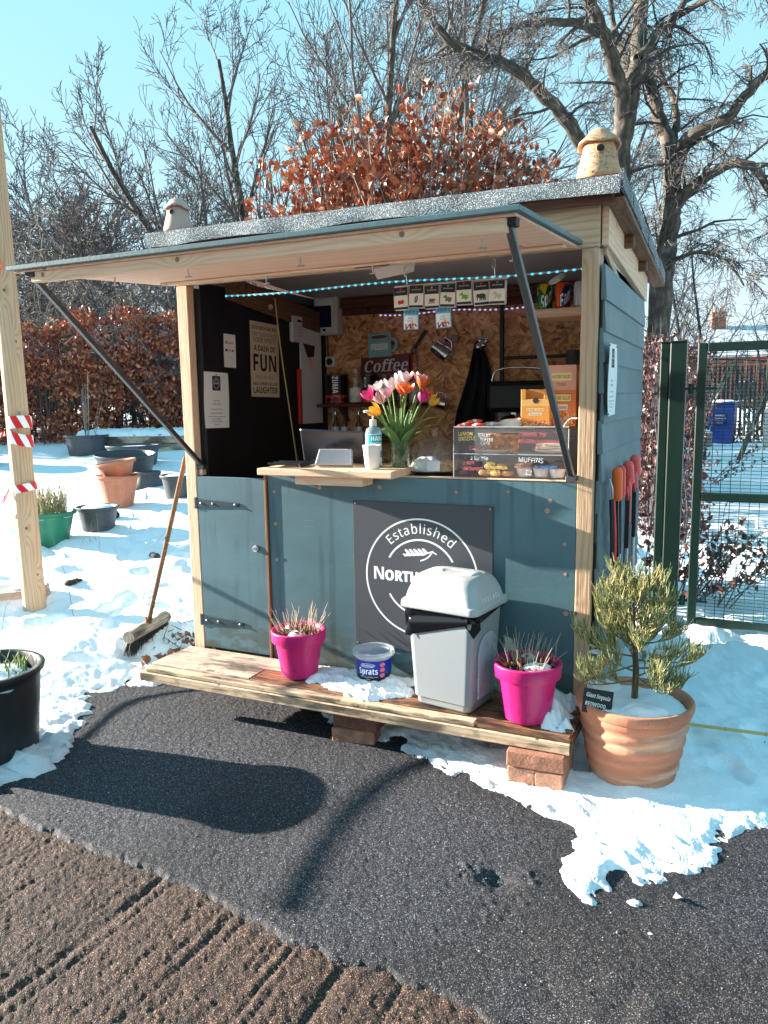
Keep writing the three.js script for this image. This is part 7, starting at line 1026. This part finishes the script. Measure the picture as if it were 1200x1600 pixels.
    wr('LEMON', 34, 62, 46, Y, -0.04); wr('DRIZZLE', 36, 112, 50, Y, -0.06); wr('STICKY', 236, 66, 42, Wh, 0.04); wr('TOFFEE', 256, 108, 42, Wh, 0.05); wr('CAKE', 262, 150, 44, Wh, -0.03); wr('£1.80', 150, 194, 52, Rd, 0.02); wr('COOKIES 75p', 640, 62, 46, Rd); wr('BELGIAN', 634, 122, 44, Rd, 0.02); wr('SHORTBREAD', 820, 126, 36, Rd); wr('£1', 800, 180, 54, Rd);
    wr('2 for 75p', 160, 296, 46, Wh); wr('2 BITE', 86, 344, 42, Rd, -0.04); wr('BROWNIES', 88, 396, 42, Rd, 0.02); wr('MINI', 322, 340, 40, Y); wr('CINNAMON', 318, 380, 42, Y); wr('CURLS', 334, 424, 44, Y, -0.05); wr('MUFFINS', 640, 304, 60, Wh, 0.03); wr('CHOCOLATE', 530, 362, 42, Bk); wr('BLUEBERRY', 800, 372, 42, Bl, -0.03); wr('£2', 710, 428, 62, Wh); };
  const ink = canvasTex(1100, 460, inkDraw(false)), inkA = canvasTex(1100, 460, inkDraw(true), false); part(t, 'lettering', T(new THREE.PlaneGeometry(cw - 0.01, ch - 0.006), cx, ch / 2, z1 + 0.0022), mat(0, 0.6, { map: ink, alphaMap: inkA, alphaTest: 0.5 }));
  const CB = CT + 0.0045, SB = CT + 0.0985, plateG = (r) => lathe([[0.001, 0.003], [r * 0.7, 0.002], [r, 0.014], [r - 0.002, 0.016], [r * 0.7, 0.006], [0.001, 0.006]], 40), pl = mat([0.86, 0.87, 0.88], 0.3), cakeTex = dataTex(256, 256, (u, v, o) => { const f = fbm(u, v, 12, 12, 4, 401), g = fbm(u, v, 50, 50, 2, 404), k = 0.55 + 0.6 * f * (0.6 + 0.8 * g); o[0] = 240 * k; o[1] = 165 * k; o[2] = 108 * k; }, true, [6, 6]);
  for (const [x, l] of [[x0 + 0.155, 'white plate under the brown loaf cake in the display case'], [x1 - 0.085, 'white plate under the shortbread in the display case']]) { const q = thing('plate', l, 'plate', [x, SB, cz + 0.055]); part(q, 'dish', T(plateG(x < cx ? 0.1 : 0.078), 0, 0, 0, 0, 0, 0, [1, 1, 0.9]), pl); }
  t = thing('loaf_cake', 'brown sticky loaf cake on a plate in the upper tier of the case', 'cake', [x0 + 0.19, SB + 0.0065, cz + 0.075], 0.2); { const g = new THREE.BoxGeometry(0.13, 0.066, 0.08, 16, 8, 10), p = g.attributes.position; for (let i = 0; i < p.count; i++) { const x = p.getX(i), y = p.getY(i), z = p.getZ(i), k = 0.004 * n3(x * 60, y * 60, z * 60); p.setXYZ(i, x * (1 + 0.12 * (y + 0.027) / 0.055) + k, y + 0.033 + (y > 0 ? 0.008 * (1 - (z / 0.04) ** 2) + k : 0), z + k); } g.computeVertexNormals(); part(t, 'sponge', boxUV(g), mat([1, 1, 1], 0.7, { map: cakeTex, bumpMap: cakeTex, bumpScale: 0.002 })); part(t, 'glaze', T(snowHeap(0.05, 0.004, 0.03, 6, 0.4), 0, 0.071, 0), mat([0.5, 0.26, 0.1], 0.2)); }
  t = thing('shortbread_pile', 'pile of pale shortbread on a plate in the upper tier of the case', 'biscuits', [x1 - 0.085, SB + 0.0065, cz + 0.075]); for (let i = 0; i < 6; i++) part(t, 'biscuit', T(boxUV(cbox(0.075, 0.011, 0.03, 0.003, 0.001)), -0.018 + 0.035 * (i % 2), 0.006 + 0.012 * Math.floor(i / 2), 0.012 * (i % 3 - 1), 0, 0.3 * Math.sin(i * 4), 0), mat(i % 3 ? [0.86, 0.76, 0.62] : [0.9, 0.88, 0.84], 0.8));
  t = thing('biscuit_pile', 'pile of golden cinnamon rolls in the lower tier of the case', 'biscuits', [x0 + 0.165, CB, cz + 0.085]); for (const [x, y, z] of [[-0.04, 0, 0.02], [0.01, 0, 0.03], [0.055, 0, 0.02], [-0.015, 0.026, 0.02], [0.035, 0.026, 0.02], [0.01, 0, -0.04]]) part(t, 'roll', T(new THREE.TorusGeometry(0.016, 0.012, 10, 20).rotateX(Math.PI / 2), x, y + 0.013, z), mat([0.78, 0.45, 0.2], 0.6, { map: mottle }));
  t = thing('brownie_pile', 'dark brownies in the lower left corner of the case', 'cakes', [x0 + 0.06, CB, cz + 0.02]); for (const [x, y, z] of [[-0.02, 0, 0], [0.025, 0, 0.01], [0, 0.026, 0]]) part(t, 'brownie', T(boxUV(cbox(0.04, 0.025, 0.04, 0.004, 0.002)), x, y + 0.0128, z, 0, 0.4 * x * 20), mat([0.1, 0.05, 0.03], 0.8));
  for (const [i, x, c, word] of [[0, x1 - 0.185, [0.7, 0.36, 0.24], 'reddish'], [1, x1 - 0.115, [0.06, 0.035, 0.03], 'dark chocolate'], [2, x1 - 0.05, [0.09, 0.05, 0.06], 'dark blueberry']]) { const q = thing('muffin', `${word} muffin in a pleated paper case, ${['left', 'middle', 'right'][i]} of the three in the lower tier`, 'muffin', [x, CB, cz + 0.09], 0, 'muffins in the display case'); const g = new THREE.CylinderGeometry(0.034, 0.024, 0.04, 48, 1, true), p = g.attributes.position; for (let k = 0; k < p.count; k++) { const s = 1 + 0.05 * (k % 2 ? 1 : -1); p.setX(k, p.getX(k) * s); p.setZ(k, p.getZ(k) * s); } g.computeVertexNormals(); part(q, 'paper_case', g.translate(0, 0.021, 0), mat([0.88, 0.84, 0.8], 0.7)); part(q, 'top', snowHeap(0.039, 0.028, 0.039, i * 4, 0.25, 22).translate(0, 0.038, 0), mat(c, 0.75)); }
  // on top of the case
  const TP = CT + ch + 0.005;
  t = thing('snack_packets', 'red and white snack packets lying on the left of the display case', 'packets', [x0 + 0.07, TP, cz + 0.06]); for (const [x, y, z, r] of [[-0.04, 0.008, 0.03, 0.2], [0.02, 0.009, 0.04, -0.3], [0.0, 0.022, 0.02, 0.5], [0.05, 0.01, 0.0, 0.9], [0.08, 0.012, 0.03, 0.1]]) { const pk = part(t, 'packet', T(new THREE.SphereGeometry(1, 16, 8), x, y, z, 0, r, 0.1, [0.034, 0.009, 0.02]), x > 0.045 ? mat([0.4, 0.42, 0.44], 0.3) : mat([0.75, 0.1, 0.05], 0.35)); part(pk, 'label', T(new THREE.SphereGeometry(1, 12, 8), x, y + 0.0006, z + 0.001, 0, r, 0.1, [0.018, 0.0092, 0.0198]), M.white); }
  t = thing('white_bag', 'crumpled white paper bag on top of the display case', 'paper bag', [cx - 0.0, TP, cz + 0.04]); part(t, 'bag', snowHeap(0.075, 0.034, 0.05, 7, 0.3, 24), M.paper); part(t, 'biscuit', T(snowHeap(0.025, 0.018, 0.02, 3, 0.3, 14), 0.075, 0.0, 0.02), mat([0.6, 0.36, 0.2], 0.7));
  const boxTex = (dark) => canvasTex(256, 320, (c, w, h) => { c.fillStyle = dark ? '#e07a2c' : '#ef9a44'; c.fillRect(0, 0, w, h); c.fillStyle = dark ? '#e8a184' : '#f2b86a'; c.fillRect(0, 0, w, dark ? 130 : 70); const o = dark ? 150 : 96; c.fillStyle = '#f5d58a'; c.fillRect(40, o, 176, 42); c.strokeStyle = '#7a4a1a'; c.lineWidth = 3; c.strokeRect(40, o, 176, 42); c.fillStyle = '#5a3410'; c.font = 'bold 24px serif'; c.textAlign = 'center'; c.fillText('NATURE VALLEY', 128, o + 30, 164); if (dark) { c.fillStyle = '#f5d58a'; c.fillRect(40, 40, 176, 40); c.fillStyle = '#5a3410'; c.fillText('NATURE VALLEY', 128, 68, 164); c.font = '22px serif'; c.fillText('Protein', 128, 106); } c.fillStyle = '#e9e2d2'; c.fillRect(70, o + 56, 116, 30); c.fillStyle = '#33251a'; c.font = 'bold 26px serif'; c.fillText('Protein', 128, o + 80); const r = rng(dark ? 5 : 6); for (let i = 0; i < 240; i++) { c.fillStyle = ['#b5682c', '#d99a5a', '#8a4a20', '#e8c8a0', '#c44a2a'][i % 5]; c.beginPath(); c.ellipse(r() * w, h - 12 - 76 * r() * r(), 5 + 7 * r(), 4 + 4 * r(), r() * 3, 0, 7); c.fill(); } });
  const carton = (label, x, z, w, h, d, dark, turn) => { const q = thing('snack_carton', label, 'carton', [x, TP, z], turn, 'orange snack bar cartons'); part(q, 'box', [bx(-w / 2, w / 2, 0, h * (dark ? 1 : 0.74), -d / 2, d / 2, 0.002)], mat(dark ? [0.6, 0.2, 0.04] : [0.75, 0.34, 0.07], 0.5)); if (!dark) part(q, 'side_flap', [bx(-w / 2, -w * 0.34, h * 0.742, h, -d / 2, d / 2, 0.001), bx(w * 0.3, w / 2, h * 0.742, h, -d / 2, d / 2, 0.001), bx(-w / 2, w / 2, h * 0.742, h, -d / 2 - 0.002, -d / 2 - 0.0005, 0.0005)], mat([0.75, 0.34, 0.07], 0.5)); const g = dark ? new THREE.PlaneGeometry(w - 0.004, h - 0.004).translate(0, h / 2, 0) : new THREE.PlaneGeometry(w - 0.004, h * 0.72).translate(0, h * 0.36, 0); part(q, 'print', g.translate(0, 0, d / 2 + 0.0008), mat(0, 0.45, { map: boxTex(dark) })); if (!dark) part(q, 'opening', T(new THREE.CircleGeometry(0.012, 18), 0.002, h * 0.7, d / 2 + 0.0014), mat([0.06, 0.03, 0.02], 0.8)); };
  carton('opened orange snack carton in front on the display case', x0 + 0.325, cz + 0.06, 0.115, 0.15, 0.06, false, 0.05); carton('taller orange snack carton behind on the right of the display case', x0 + 0.418, cz + 0.0, 0.12, 0.245, 0.07, true, 0.0);
  t = thing('cable', 'thin grey cable looping from the display case to the right post', 'cable'); part(t, 'cable', tubeThrough([[x1 - 0.04, TP - 0.02, cz + 0.1], [x1 - 0.005, TP + 0.03, cz + 0.1], [x1 + 0.03, TP + 0.035, cz + 0.12]], 0.003, 20, 6), mat([0.35, 0.36, 0.37], 0.5));
}
scene.traverse((o) => { if (o.isMesh) o.castShadow = o.receiveShadow = true; });
renderer.render(scene, camera);
